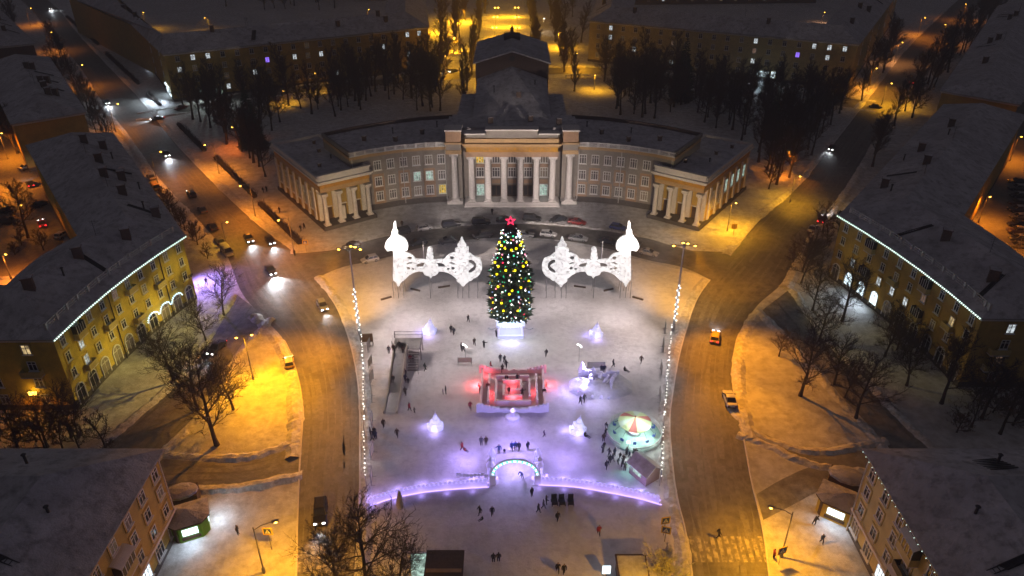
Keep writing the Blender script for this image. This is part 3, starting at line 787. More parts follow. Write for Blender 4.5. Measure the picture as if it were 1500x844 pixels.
# left: concave front on the square, one wing along the avenue, one running out of frame
A0, A1 = (-70.2, 94.0), (-64.0, 129.2)
fr_arc = arc_pts(A0, A1, 1.3, 6)
front = [(-118, 93.5)] + [(p.x, p.y) for p in fr_arc] + [(-107.0, 191.5)]
back = [(-118, 109)] + [(-86.0, 109.5), (-86.3, 113.5), (-86.3, 117.5), (-86.0, 121.5), (-85.0, 125), (-83.6, 129.5)] + [(-123.5, 182.0)]
hl, ho, hroof, ef, eb, mids = strip_house('apartment_house', 'yellow curved house with arched shop windows left of the square', front, back, EAVE, RIDGE, 'yellow_plaster', hip0=False)
FLO = (5.3, 8.4, 11.3)
lit = {(1, 0): 'pane_white', (4, 2): 'pane_dim', (2, 0): None, (7, 1): None, (6, 1): None}
nb = [2, 2, 2, 2, 2]; bay = 0
pr = MB()
for i in range(5):
    p, q = fr_arc[i], fr_arc[i + 1]
    d = (q - p).normalized(); rz = math.atan2(d.y, d.x); nrm = Vector((d.y, -d.x, 0))
    for k in range(2):
        c = p.lerp(q, (k + .5) / 2) - ho
        add_window(hl, (c.x, c.y, .5), rz, 1.9, 3.3, 'pane_white' if bay == 9 and False else None, 1, True)
        for j, z in enumerate(FLO):
            c2 = c + Vector((0, 0, z)); L_ = lit.get((bay, j))
            if (bay, j) in ((4, 2), ): L_ = 'pane_dim'
            if (bay, j) == (1, 1): L_ = 'pane_white'
            add_window(hl, c2, rz, 1.25, 1.75, L_, 1, surround='yellow_plaster')
            if (bay + j * 2) % 4 == 1 and bay not in (0, 9): balcony(hl, c2 + Vector((0, 0, -.6)) + nrm * .02, rz, 2.3, 1.0, glazed=(bay + j) % 3 == 0)
        bay += 1
    m = MB()
for f, nm in ((2, 'downpipe'), (4, 'downpipe')):
    p = fr_arc[f] - ho; m = MB(); m.tube((p.x + .2, p.y, 0), (p.x + .2, p.y, EAVE - .5), .09, .09, 6); m.build(nm, 'dark_metal', hl)
# worn letters on the wall near the avenue corner
p = fr_arc[4].lerp(fr_arc[5], .82) - ho; d = (fr_arc[5] - fr_arc[4]).normalized(); rz = math.atan2(d.y, d.x)
m = MB()
for k in range(5):
    m.box((-1.2 + k * .6, -.05, 0), (.12, .1, .75)); m.box((-1.0 + k * .6, -.05, .3 - .25 * (k % 3)), (.3, .1, .12)); m.box((-.83 + k * .6, -.05, -.1 * (k % 2)), (.1, .1, .5))
m.build('lettering', 'dark_metal', hl, loc=(p.x, p.y, 5.4), rz=rz)
wall_windows(hl, ho, (-118, 93.5), A0, (1.4, 4.6, 7.8, 10.9), 7, 1.4, 1.8, 1.4, {(6, 3): 'pane_warm', (5, 1): None}, surround='yellow_plaster')
for i, z in ((4.9, 6.8),): pass
for s_, z in ((.90, 7.2), (.62, 4.0), (.62, 10.3)):
    x = -118 + 47.8 * s_; balcony(hl, (x - ho.x, 93.5 + .5 * s_ - ho.y, z), math.atan2(.5, 47.8), 3.2, 1.1)
for i, f, s_ in ((3, .4, .8), (5, .05, .6), (6, .1, .35), (6, .25, .75), (6, .42, .55), (6, .42, .9), (6, .6, .8), (6, .78, .5), (6, .85, .85), (1, .3, .9)):
    chimney(hroof, roof_point(ef, mids, EAVE, RIDGE, i, f, s_) - ho + Vector((0, 0, 0)), .4)
for i, f, s_ in ((6, .15, .5), (6, .35, .3), (6, .66, .45), (2, .5, .7), (0, .7, .6)): vent_pipe(hroof, roof_point(ef, mids, EAVE, RIDGE, i, f, s_) - ho)
for i, f in ((6, .3), (6, .7), (4, .6)): aerial(hroof, roof_point(ef, mids, EAVE, RIDGE, i, f, .97) - ho, 3.0, f * 5)
for i, f in ((6, .12), (6, .5), (3, .5)): hatch_ladder(hroof, roof_point(ef, mids, EAVE, RIDGE, i, f, .25) - ho, roof_point(ef, mids, EAVE, RIDGE, i, f + .02, .8) - ho)
dormer(hroof, roof_point(ef, mids, EAVE, RIDGE, 6, .5, .5) - ho, .95)
def setback(i0, i1, d):
    out = []
    for i in range(i0, i1 + 1):
        v = (mids[i] - ef[i]); v.z = 0; v.normalize()
        p = ef[i] + v * d - ho; p.z = EAVE + .1 + (RIDGE - EAVE) * d / (mids[i] - ef[i]).length; out.append(p)
    return out
rp = setback(1, 6, 2.4)
zz = sum(p.z for p in rp) / len(rp)
for p in rp: p.z = zz - .15
m_pts = [Vector((p.x, p.y, p.z)) for p in rp]
roof_rail(hl, m_pts, 1.1, 2.9)
gp = [Vector((p.x + .12, p.y, EAVE + .02)) for p in ef[1:7]]
t, org = garland_line('light_garland', 'greenish white bulb garland along the eave of the left curved house', gp, .5, 'bulb_green_white')
for p, d in along(gp, .52): link('bulb', BM_GW, t, p - org)
# blue-white bulbs over three arches near the avenue
wav = []
for i, bay_f in enumerate((6.5, 7.5, 8.5)):
    si = min(4, int(bay_f // 2)); f = (bay_f / 2) - si
    c = fr_arc[si].lerp(fr_arc[si + 1], min(1, f)); d = (fr_arc[si + 1] - fr_arc[si]).normalized(); n_ = Vector((d.y, -d.x, 0))
    for k in range(9):
        a = PI * k / 8; wav.append(c + n_ * .3 - d * 1.55 * math.cos(a) + Vector((0, 0, 2.9 + 1.15 * math.sin(a))))
t, org = garland_line('light_garland', 'blue bulb garland looped over shop arches of the left house', wav, .4, 'bulb_cool')
for p, d in along(wav, .42): link('bulb', BM_B, t, p - org)
m = MB(); m.box((0, 0, 0), (1.2, .35, .45)); s_ = m.build('wall_lamp', 'lamp_sodium', hl, loc=(-76 - ho.x, 93.2 - ho.y, 3.9))
light('SPOT', (-76, 92.3, 3.8), 700, ORANGE, hl, .3, 165, .5, aim=(-76, 91.0, 0))
# violet shop sign on the avenue side
m = MB(); m.box((0, -.12, 0), (4.2, .2, .9)); dd = Vector((-43.0, 62.3, 0)).normalized()
pp = Vector((-64.0, 129.2, 3.6)) + dd * 5 - ho; m.build('shop_sign', 'pane_violet', hl, loc=pp, rz=math.atan2(dd.y, dd.x))
q = Vector((-64.0, 129.2, 4.2)) + dd * 6 + Vector((1.2, .9, 0)); light('SPOT', q, 8000, (.42, .28, 1.0), hl, .6, 160, .7, aim=q + Vector((2.2, -.8, -3)))

# right: the mirror of it
B0, B1 = (67.6, 138.6), (75.2, 100.0)
fr_b = arc_pts(B0, B1, 1.3, 6)
front = [(129.0, 218.0)] + [(p.x, p.y) for p in fr_b] + [(130, 99)]
back = [(146.0, 207.5)] + [(92.0, 139.0), (92.8, 131), (93.2, 125), (93.2, 121), (93.0, 117.5), (92.6, 115)] + [(130, 114.5)]
hr, ho2, hroof2, ef2, eb2, mids2 = strip_house('apartment_house', 'ochre curved house behind bare trees right of the square', front, back, EAVE, RIDGE, 'ochre_plaster', hip1=False)
bay = 0
for i in range(5):
    p, q = fr_b[i], fr_b[i + 1]; d = (q - p).normalized(); rz = math.atan2(d.y, d.x); nrm = Vector((d.y, -d.x, 0))
    for k in range(2):
        c = p.lerp(q, (k + .5) / 2) - ho2
        add_window(hr, (c.x, c.y, .5), rz, 1.9, 3.3, 'shop_white' if bay in (1, 2, 3) else None, 1, True)
        for j, z in enumerate(FLO):
            c2 = c + Vector((0, 0, z))
            add_window(hr, c2, rz, 1.25, 1.75, {(3, 0): 'pane_white', (5, 0): 'pane_white', (8, 1): 'pane_warm', (1, 0): 'pane_white', (6, 1): 'pane_dim', (4, 0): 'pane_white'}.get((bay, j)), 1, surround='ochre_plaster')
            if (bay + j * 2) % 4 == 2 and bay not in (0, 9): balcony(hr, c2 + Vector((0, 0, -.6)) + nrm * .02, rz, 2.3, 1.0, glazed=(bay + j) % 2 == 0)
        bay += 1
wall_windows(hr, ho2, B1, (130, 99), (1.4, 4.6, 7.8, 10.9), 7, 1.4, 1.8, 1.4, {(0, 3): 'pane_white', (1, 3): 'pane_warm', (0, 1): 'pane_dim'}, surround='ochre_plaster')
for x, z in ((79.5, 7.2), (79.5, 4.0), (86, 10.3)): balcony(hr, (x - ho2.x, 99.95 - ho2.y, z), 0, 3.2, 1.1)
for i, f, s_ in ((0, .3, .7), (0, .55, .5), (0, .7, .85), (0, .85, .4), (3, .3, .7), (5, .5, .6), (6, .3, .8)): chimney(hroof2, roof_point(ef2, mids2, EAVE, RIDGE, i, f, s_) - ho2, -.5)
for i, f, s_ in ((0, .4, .8), (0, .62, .3), (0, .9, .6), (6, .5, .5)): vent_pipe(hroof2, roof_point(ef2, mids2, EAVE, RIDGE, i, f, s_) - ho2)
for i, f in ((0, .45), (0, .8), (4, .6)): aerial(hroof2, roof_point(ef2, mids2, EAVE, RIDGE, i, f, .97) - ho2, 3.0, f * 5)
for i, f in ((0, .75), (2, .5), (5, .6)): hatch_ladder(hroof2, roof_point(ef2, mids2, EAVE, RIDGE, i, f, .25) - ho2, roof_point(ef2, mids2, EAVE, RIDGE, i, f + .02, .8) - ho2)
ho_save, ef_s, mids_s = ho, ef, mids
ho, ef, mids = ho2, ef2, mids2
rp = setback(1, 6, 2.4); zz = sum(p.z for p in rp) / len(rp)
for p in rp: p.z = zz - .15
roof_rail(hr, rp, 1.1, 2.9)
ho, ef, mids = ho_save, ef_s, mids_s
gp = [Vector((p.x - .12, p.y, EAVE + .02)) for p in ef2[1:7]]
t, org = garland_line('light_garland', 'greenish white bulb garland along the eave of the right curved house', gp, .5, 'bulb_green_white')
for p, d in along(gp, .52): link('bulb', BM_GW, t, p - org)
p = Vector((72, 127, 3.0)); light('SPOT', fr_b[1].lerp(fr_b[2], .5) + Vector((-1.5, -.3, 3.2)), 900, (.75, .88, 1.0), hr, .5, 150, .6, aim=fr_b[1].lerp(fr_b[2], .5) + Vector((-5, -1, 0)))

# near pair at the bottom corners
def near_house(s, label, wall):
    x = 44.2 if s < 0 else 44.6
    front = [(s * 104, 69.4), (s * x, 69.4), (s * x, 18)] if s < 0 else [(s * x, 18), (s * x, 69.4), (s * 104, 69.4)]
    back = [(s * 104, 53), (s * (x + 17), 53), (s * (x + 17), 18)] if s < 0 else [(s * (x + 17), 18), (s * (x + 17), 53), (s * 104, 53)]
    # the long north side is the outside of the corner, so the outside lies on the left of this way round
    return front, back
def near(s, label, wall, zr=17.4, ze=13.2):
    front, back = near_house(s, label, wall)
    front, back = front[::-1], back[::-1]          # outside on the right hand
    if s < 0: front, back = front, back
    t, org, ro, ef, eb, mids = strip_house('apartment_house', label, front, back, ze, zr, wall, over=.75, hip0=False, hip1=False)
    return t, org, ro, ef, eb, mids, front, back
nl, no, nroof, nef, neb, nm, nfr, nbk = near(-1, 'dark roofed house with ochre wall in the bottom left corner', 'ochre_plaster')
def near_details(s, t, org, ro, ef, eb, mids, wall, lit, green=False):
    ze, zr = 13.2, 17.4
    x = s * (44.2 if s < 0 else 44.6)
    if s < 0: p, q = (x, 69.4), (x, 18)      # outside +x lies on the left of q<-p: so run from south to north
    a, b = ((x, 18), (x, 69.4)) if s < 0 else ((x, 69.4), (x, 18))
    floors = (1.3, 4.4, 7.5, 10.4)
    d = Vector((b[0] - a[0], b[1] - a[1], 0)).normalized(); rz = math.atan2(d.y, d.x)
    n = 14
    for j, z in enumerate(floors):
        for i in range(n):
            y = 18 + 51.4 * ((i + .5) / n); c = Vector((x - org.x, y - org.y, z))
            if j == 0:
                add_window(t, c + Vector((0, 0, -.3)), rz, 2.0, 2.2, 'shop_white' if i in (10, 11) else None, 2); continue
            add_window(t, c, rz, 1.4, 1.75, lit.get((i, j)), 1, surround=wall)
            if i >= 12: continue
            if j in (1, 2, 3) and i % 3 == 1 and (i + j) % 2 == (0 if s < 0 else 1):
                balcony(t, c + Vector((0, 0, -.6)), rz, 3.0, 1.15, glazed=True, canopy=True, solid='pale_plaster')
            elif j in (1, 2) and i % 3 == 1: balcony(t, c + Vector((0, 0, -.6)), rz, 2.4, 1.0, solid='dark_metal')
    m = MB(); sx = 1 if s < 0 else -1
    m.box((x + sx * .16 - org.x, 43.7 - org.y, 3.7), (.3, 51.4, .35)); m.build('string_course', 'stucco', t)
    m = MB(); m.tube((x + sx * .2 - org.x, 69.0 - org.y, 0), (x + sx * .2 - org.x, 69.0 - org.y, ze - .5), .1, .1, 6); m.build('downpipe', 'stucco', t)
near_details(-1, nl, no, nroof, nef, neb, nm, 'ochre_plaster', {})
nr, nro, nroof2, nef2, neb2, nm2, nfr2, nbk2 = near(1, 'dark roofed house with pale wall in the bottom right corner', 'pale_plaster')
near_details(1, nr, nro, nroof2, nef2, neb2, nm2, 'pale_plaster', {})
def roof_z(eave, ridge, pt, ef, mids): return 0
for (ro, org, s) in ((nroof, no, -1), (nroof2, nro, 1)):
    for x, y, z in ((s * 60, 62.5, 17.0), (s * 66, 61.0, 17.2), (s * 53, 44, 17.0), (s * 55, 30, 16.8)):
        chimney(ro, (x - org.x, y - org.y, z - .4), .1, (1.2, .9, 1.9))
    vent_pipe(ro, (s * 50 - org.x, 57 - org.y, 15.6)); vent_pipe(ro, (s * 57 - org.x, 65 - org.y, 15.6)); aerial(ro, (s * 63 - org.x, 61.3 - org.y, 17.2), 3.2, .4)
    hatch_ladder(ro, (s * 47.5 - org.x, 50 - org.y, 14.7), (s * 51.5 - org.x, 50.5 - org.y, 16.9))
    hatch_ladder(ro, (s * 70 - org.x, 67.5 - org.y, 14.3), (s * 71 - org.x, 63.5 - org.y, 16.4))
m = MB()
for k in range(7): m.box((0, k * .55, 0), (3.4, .22, .1), 0)
o = m.build('snow_guard', 'dark_metal', nroof2, loc=(56.5 - nro.x, 63.2 - nro.y, 16.6)); o.rotation_euler = (-.45, 0, .12)
gp = [Vector((43.72, y, 13.22)) for y in (69.6, 55, 40)]
t, org = garland_line('light_garland', 'thin greenish bulb garland on the eave of the bottom right house', gp, .6, 'bulb_green_white')
BM_D = bulb_mesh(.045, 'bulb_green_white')
for p, d in along(gp, .9): link('bulb', BM_D, t, p - org)

# far blocks behind the theatre, closing the park
def far_block(label, front, back, eave, ridge, wall, spec, chim=8):
    t, org, ro, ef, eb, mids = strip_house('apartment_house', label, front, back, eave, ridge, wall, over=.7)
    made = 0
    for (i, n, floors, w, h, lit, rl) in spec:
        made += wall_windows(t, org, front[i], front[i + 1], floors, n, w, h, 1.5, lit, rlit=rl, kinds=('pane_white', 'pane_dim', 'pane_white', 'pane_warm'))
    for k in range(chim):
        i = rnd.randrange(len(front) - 1); chimney(ro, roof_point(ef, mids, eave, ridge, i, rnd.uniform(.1, .9), rnd.choice((.55, .75, .9))) - org, rnd.random())
    for k in range(3):
        i = rnd.randrange(len(front) - 1); f = rnd.uniform(.1, .85); hatch_ladder(ro, roof_point(ef, mids, eave, ridge, i, f, .25) - org, roof_point(ef, mids, eave, ridge, i, f + .02, .75) - org)
        aerial(ro, roof_point(ef, mids, eave, ridge, i, f, .95) - org, 3.5, f * 4)
    m = MB(); Z = eave + .35
    for a, b in zip(ef, ef[1:]):
        m.tube((a.x - org.x, a.y - org.y, Z), (b.x - org.x, b.y - org.y, Z), .05, .05, 4)
    m.build('snow_guard', 'grey_metal', ro)
    return t, org, ro, ef, eb, mids
FL4 = (2.2, 6.2, 10.2, 14.0)
litL = {(17, 3): 'pane_white', (18, 3): 'pane_white', (17, 0): 'pane_white', (18, 1): 'pane_dim', (17, 1): 'pane_white', (5, 1): 'pane_white', (11, 0): 'pane_white', (2, 3): 'pane_white', (1, 3): 'pane_white', (0, 2): 'pane_white', (6, 2): 'pane_violet', (8, 2): 'pane_white', (10, 2): 'pane_white', (3, 0): 'pane_white'}
fl, flo, flr, _, _, _ = far_block('long far house with few lit windows left of the park alley', [(-206, 408), (-124.5, 271), (-35, 321), (-45, 400)], [(-224, 397), (-131.5, 292), (-55, 336), (-63, 400)], 17.0, 22.0, 'ochre_plaster',
    [(0, 6, FL4, 1.6, 2.0, {}, .04), (1, 19, FL4, 1.6, 2.0, litL, .02)])
litR = {(18, 3): 'pane_white', (17, 3): 'pane_white', (16, 3): 'pane_white', (17, 2): 'pane_white', (12, 3): 'pane_white', (12, 1): 'pane_white', (1, 3): 'pane_white', (1, 2): 'pane_white', (6, 2): 'pane_dim', (15, 2): 'pane_violet', (3, 1): 'pane_white', (12, 2): 'pane_dim'}
fr_, fro, frr, _, _, _ = far_block('long far house with lit shopfront right of the park alley', [(46, 410), (33.6, 334.5), (130.5, 287.5), (206, 420)], [(64, 408), (53, 348), (124, 309), (188, 430)], 17.0, 22.0, 'pale_plaster',
    [(1, 19, FL4, 1.6, 2.0, litR, .02), (2, 5, FL4, 1.6, 2.0, {}, .05), (0, 3, FL4, 1.6, 2.0, {}, 0)])
# shopfronts
m = MB(); m.box((0, -.1, 1.5), (4.6, .15, 2.2)); m.box((4.2, -.1, 1.6), (1.6, .15, 2.4)); m.build('shopfront', 'shop_white', fr_, loc=Vector((101, 301.8, 1.0)) - fro, rz=-.451)
light('SPOT', (100.2, 299.3, 4.5), 5000, (.7, .85, 1), fr_, .6, 150, .6, aim=(98.0, 294, 0))
d = Vector((81.5, -137, 0)).normalized(); 
m = MB(); m.box((0, -.12, 1.8), (9, .2, 2.6)); m.box((0, -.3, 3.6), (10, .4, .7)); m.build('shopfront', 'shop_white', fl, loc=Vector((-129.5, 279.3, 0)) - flo, rz=math.atan2(d.y, d.x))
m = MB(); m.box((0, -.12, 1.9), (3.2, .2, 2.4)); m.box((5, -.12, 1.9), (2.6, .2, 2.4)); m.build('shopfront', 'pane_green_white', fl, loc=Vector((-115, 276.3, 0)) - flo, rz=math.atan2(50, 89.5))
light('SPOT', (-131, 271, 6), 9000, (.75, .88, 1), fl, .6, 150, .6, aim=(-133.5, 266, 0))
light('SPOT', (-112, 272, 5.5), 4000, (.8, .95, .9), fl, .6, 150, .6, aim=(-111, 268, 0))
light('SPOT', (-152, 316, 5.5), 6000, (.75, .88, 1), fl, .6, 150, .6, aim=(-156, 311, 0))

# roofs along the avenue, upper left
h1 = far_block('dark house beyond the avenue, top left corner', [(-192, 306), (-248, 378)], [(-208, 296), (-264, 368)], 13.5, 17.5, 'brick_dark', [(0, 6, (2, 5.5, 9.5), 1.5, 1.8, {}, 0)], 4)
h2 = far_block('dark roofed house between the avenue and the left courtyard', [(-124, 211), (-172, 280)], [(-138, 200), (-188, 268)], 13.9, 18.0, 'ochre_plaster', [(0, 7, (2, 5.5, 9.5), 1.5, 1.8, {}, 0)], 7)
h3 = far_block('dark roofed house behind the right curved house', [(242, 388), (135, 232)], [(258, 374), (150, 217)], 14.5, 19.0, 'ochre_plaster', [(0, 7, (2, 5.5, 9.5), 1.5, 1.8, {}, 0)], 6)
h5 = far_block('far house with lit windows at the top right', [(60, 482), (190, 490)], [(60, 498), (190, 506)], 13, 17, 'brick_dark', [(0, 14, (2, 5.5, 9), 1.6, 1.9, {}, .35)], 3)
h6 = far_block('far dark house at the top edge left of the alley', [(-190, 512), (-60, 497)], [(-190, 528), (-60, 513)], 13, 17, 'brick_dark', [(0, 14, (2, 5.5, 9), 1.6, 1.9, {}, .15)], 3)
# ------------------------------------------------------------------ trees
def bare_tree(seed, h, spread=.42, fork=.25, upright=.55, limbs=11, twig=.045, dense=1.0, bark='bark'):
    R = random.Random(seed); tr, cr = MB(), MB()
    rad = h * .016 + .04
    def rdir(): return Vector((R.gauss(0, 1), R.gauss(0, 1), R.gauss(0, .6))).normalized()
    pts = [Vector((0, 0, -.2))]; d = Vector((R.uniform(-.06, .06), R.uniform(-.06, .06), 1))
    nseg = 9
    for i in range(nseg):
        d = (d + rdir() * .09 + Vector((0, 0, .12))).normalized(); pts.append(pts[-1] + d * h * .86 / nseg)
    for i in range(nseg):
        r0 = rad * (1 - i / nseg) ** .8 + .025; r1 = rad * (1 - (i + 1) / nseg) ** .8 + .025
        if i == 0: r0 *= 1.35
        tr.tube(pts[i], pts[i + 1], r0, r1, 7, cap=False)
    side_cache = Vector((1, 0, 0))
    def branch(p, d, L, r, lev):
        n = 4 if lev == 1 else 3; q = p; dd = d
        for i in range(n):
            dd = (dd + rdir() * (.22 if lev < 3 else .3) + Vector((0, 0, .10 * upright))).normalized()
            e = q + dd * L / n
            ra, rb = r * (1 - i / n) ** .8 + .01, r * (1 - (i + 1) / n) ** .8 + .01
            if lev == 1: cr.tube(q, e, ra, rb, 5, cap=False)
            elif lev == 2: cr.tube(q, e, ra, rb, 3, cap=False)
            else:
                s = dd.cross(rdir()); s = s.normalized() if s.length > .01 else Vector((1, 0, 0))
                cr.strip(q, e, ra, rb, s)
            if lev < 4:
                kk = {1: 2.0, 2: 2.0, 3: 1.6}[lev] * dense
                k = int(kk) + (R.random() < kk % 1)
                for _ in range(k):
                    f = R.uniform(.2, 1); nd = (dd + rdir() * .85 + Vector((0, 0, .25 * upright))).normalized()
                    branch(q.lerp(e, f), nd, L * R.uniform(.38, .6), max(r * .45, twig * .5) if lev < 3 else twig * .5, lev + 1)
            q = e
    for i in range(limbs):
        f = fork + (1 - fork) * (i + R.random() * .6) / limbs
        k = min(nseg - 1, int(f * nseg)); p = pts[k].lerp(pts[k + 1], (f * nseg) % 1)
        a = i * 2.4 + R.uniform(-.4, .4); up = upright + .5 * f
        d = Vector((math.cos(a), math.sin(a), up)).normalized()
        branch(p, d, h * spread * (1.15 - .75 * f) * R.uniform(.8, 1.15), rad * .42 * (1.1 - .6 * f), 1)
    return tr.mesh('trunk', bark), cr.mesh('crown', 'twig')

def spruce(seed, h, r, z0=1.0, prof=None, n_tier=30, mats=('needle', 'needle_tip'), tipw=.4):
    R = random.Random(seed); tr, cr = MB(), MB()
    tr.tube((0, 0, -.2), (0, 0, h * .98), h * .014 + .05, .03, 7)
    for i in range(n_tier):
        f = (i + .5) / n_tier; z = z0 + (h - z0) * f
        rr = (prof(f) if prof else (1 - f) ** .85) * r
        nb = max(6, int(rr * 7.5))
        for k in range(nb):
            a = 2 * PI * k / nb + i * .7 + R.uniform(-.2, .2); L = rr * R.uniform(.72, 1.18)
            if L < .2: L = .2
            d = Vector((math.cos(a), math.sin(a), 0)); s = Vector((-d.y, d.x, 0))
            p = Vector((0, 0, z + R.uniform(-.2, .2))) + d * L * .25
            m_ = d * L * .65 + Vector((0, 0, p.z - .16 * L)); e = d * L + Vector((0, 0, p.z - .18 * L + R.uniform(0, .25) * L * .5))
            w = tipw * (.7 + .12 * rr)
            mi = 0 if R.random() < .6 else 1
            tl = Vector((0, 0, R.uniform(-.12, .12)))
            cr.add([p, m_ - s * w + tl, e, m_ + s * w - tl, m_ - Vector((0, 0, .12 + .1 * L))], [(0, 1, 2, 3), (0, 4, 2)], mi)
            for q in (-1, 1):
                t = p.lerp(m_, R.uniform(.5, 1)); ee = t + d * L * R.uniform(.15, .3) + s * q * L * R.uniform(.2, .34) + Vector((0, 0, R.uniform(-.14, .04) * L)); side = (ee - t).cross(Vector((0, 0, 1))).normalized()
                cr.add([t - side * .08, t + side * .08, (t + ee) / 2 + side * w * .5, ee, (t + ee) / 2 - side * w * .5], [(0, 1, 2, 3, 4)], mi)
                cr.add([t, ee, (t + ee) / 2 - Vector((0, 0, w * .8))], [(0, 1, 2)], mi)
    return tr.mesh('trunk', 'bark'), cr.mesh('crown', list(mats))

TREES = [bare_tree(100 + i, h, sp, fk, up, lb, tw, de) for i, (h, sp, fk, up, lb, tw, de) in enumerate((
    (17, .30, .26, .7, 13, .038, 1.06), (19, .25, .24, .95, 14, .038, 1.06), (14, .36, .24, .6, 12, .038, 1.1), (18, .28, .28, .85, 13, .038, 1.06), (13, .33, .2, .7, 12, .038, 1.06)))]
POPLARS = [bare_tree(200 + i, h, .17, .10, 1.4, 24, .06, 1.05, 'poplar_bark') for i, h in enumerate((22, 25, 20))]
NEAR = [bare_tree(300 + i, h, sp, .22, .55, 14, .020, 1.03) for i, (h, sp) in enumerate(((13.5, .44), (15.5, .40), (12, .46)))]
SMALL = [bare_tree(400 + i, h, .42, .12, .6, 9, .04, .9) for i, h in enumerate((5.5, 7.0, 4.5))]
SPR = [spruce(500, 21, 4.6), spruce(501, 17, 3.6)]

def plant(kind, pos, label, group=None, s=1.0, name='bare_tree', cat='tree', rz=None, sz=1.0):
    t = thing(name, label, cat, (pos.x, pos.y, 0), rnd.uniform(0, 6.28) if rz is None else rz, group)
    t.scale = (s, s, s * sz)
    link('trunk', kind[0], t); link('crown', kind[1], t)
    return t

def inside(p, poly):
    c = False
    for i in range(len(poly)):
        a, b = poly[i], poly[i - 1]
        if (a[1] > p[1]) != (b[1] > p[1]) and p[0] < (b[0] - a[0]) * (p[1] - a[1]) / (b[1] - a[1]) + a[0]: c = not c
    return c
TAKEN = []
def scatter(poly_px, n, kinds, label, group, dmin=4.0, smin=.8, smax=1.15, name='bare_tree', avoid=()):
    P = [at(*p) for p in poly_px]; poly = [(p.x, p.y) for p in P]
    x0, x1 = min(p[0] for p in poly), max(p[0] for p in poly); y0, y1 = min(p[1] for p in poly), max(p[1] for p in poly)
    made = tries = 0
    while made < n and tries < n * 80:
        tries += 1
        x, y = rnd.uniform(x0, x1), rnd.uniform(y0, y1)
        if not inside((x, y), poly): continue
        if any((x - a) ** 2 + (y - b) ** 2 < dmin ** 2 for a, b in TAKEN): continue
        TAKEN.append((x, y)); made += 1
        plant(rnd.choice(kinds), Vector((x, y, 0)), label, group, rnd.uniform(smin, smax), name)

# the dark park behind the theatre
scatter([(520, 172), (655, 162), (655, 108), (500, 122), (470, 150)], 46, TREES, 'bare dark tree in the thick of the park left of the stage tower', 'park trees left of the stage tower', 3.4)
scatter([(385, 140), (500, 122), (520, 172), (455, 178)], 8, TREES, 'bare tree in the thinner left part of the park', 'trees in the thinner left park', 5)
scatter([(300, 155), (390, 140), (420, 195), (385, 215), (330, 200)], 15, TREES, 'bare tree between the far left house and the left pavilion', 'trees above the left pavilion', 4.2)
scatter([(880, 112), (1000, 118), (1010, 165), (960, 178), (900, 170)], 42, TREES, 'bare dark tree in the thick of the park right of the stage tower', 'park trees right of the stage tower', 3.4)
scatter([(1010, 135), (1240, 150), (1215, 200), (1120, 230), (1020, 178)], 60, TREES, 'bare dark tree in the right half of the park beyond the right pavilion', 'park trees beyond the right pavilion', 3.6)
scatter([(1105, 235), (1215, 205), (1165, 262), (1120, 285)], 11, TREES, 'bare tree beside the right pavilion along the right avenue', 'trees beside the right pavilion', 4)
# poplars of the alley
for s, label, group in ((-1, 'tall narrow poplar lining the left edge of the lit alley', 'poplars left of the alley'), (1, 'tall narrow poplar lining the right edge of the lit alley', 'poplars right of the alley')):
    for k in range(11):
        y = 262 + k * 24; plant(rnd.choice(POPLARS), Vector((s * (13.5 + rnd.uniform(-1, 1)) - 3, y, 0)), label, group, rnd.uniform(.85, 1.1), 'poplar_tree')
    for k in range(6):
        y = 285 + k * 30; plant(rnd.choice(POPLARS), Vector((s * (25.0 + rnd.uniform(-2, 2)) - 3, y, 0)), label, group, rnd.uniform(.8, 1.05), 'poplar_tree')
scatter([(640, 104), (690, 104), (690, 30), (650, 10)], 9, TREES, 'bare tree in the orange lit strip left of the alley', 'trees in the strip left of the alley', 6)
scatter([(812, 104), (855, 100), (850, 20), (812, 30)], 8, TREES, 'bare tree in the strip right of the alley', 'trees in the strip right of the alley', 6)
# along the avenues
scatter([(85, 60), (130, 160), (185, 235), (222, 275), (205, 280), (165, 235), (105, 150), (62, 75)], 22, TREES[2:] + SMALL[:2], 'bare tree in the row on the left side of the left avenue', 'trees left of the left avenue', 4.5, .7, 1.0)
scatter([(325, 190), (360, 215), (395, 255), (415, 290), (398, 270), (362, 235), (318, 205)], 8, TREES, 'bare tree between the left pavilion and the left avenue', 'trees beside the left pavilion', 4)
scatter([(262, 150), (300, 160), (335, 195), (320, 205), (285, 185)], 7, TREES, 'bare tree by the corner of the far left house', 'trees by the far left corner', 4)
scatter([(1262, 152), (1330, 62), (1310, 62), (1245, 145)], 9, TREES, 'bare tree in the lit row by the far right corner', 'trees by the far right corner', 4.5)
scatter([(1320, 160), (1395, 70), (1440, 10), (1470, 10), (1365, 135), (1300, 225), (1262, 285), (1245, 280)], 40, TREES, 'bare dark tree along the outer side of the right avenue', 'trees along the outer side of the right avenue', 3.6)
scatter([(-40, 20), (40, 20), (60, 45), (30, 60), (-40, 60)], 6, TREES, 'bare tree near the top left corner', 'trees near the top left corner', 5)
scatter([(330, 20), (560, 18), (560, -8), (330, -8)], 16, TREES, 'bare tree in the dark yard beyond the far left house', 'trees beyond the far left house', 6)
scatter([(1010, 0), (1180, 8), (1180, -12), (1010, -12)], 8, TREES, 'bare tree in the dark yard beyond the far right house', 'trees beyond the far right house', 6)
scatter([(-30, 175), (45, 200), (50, 260), (-30, 250)], 7, TREES, 'bare tree in the orange lit left courtyard', 'trees in the left courtyard', 5)
scatter([(-30, 345), (50, 340), (70, 370), (20, 395), (-30, 395)], 6, SMALL + TREES[2:3], 'bare low tree at the near end of the left courtyard', 'trees at the near end of the left courtyard', 4)
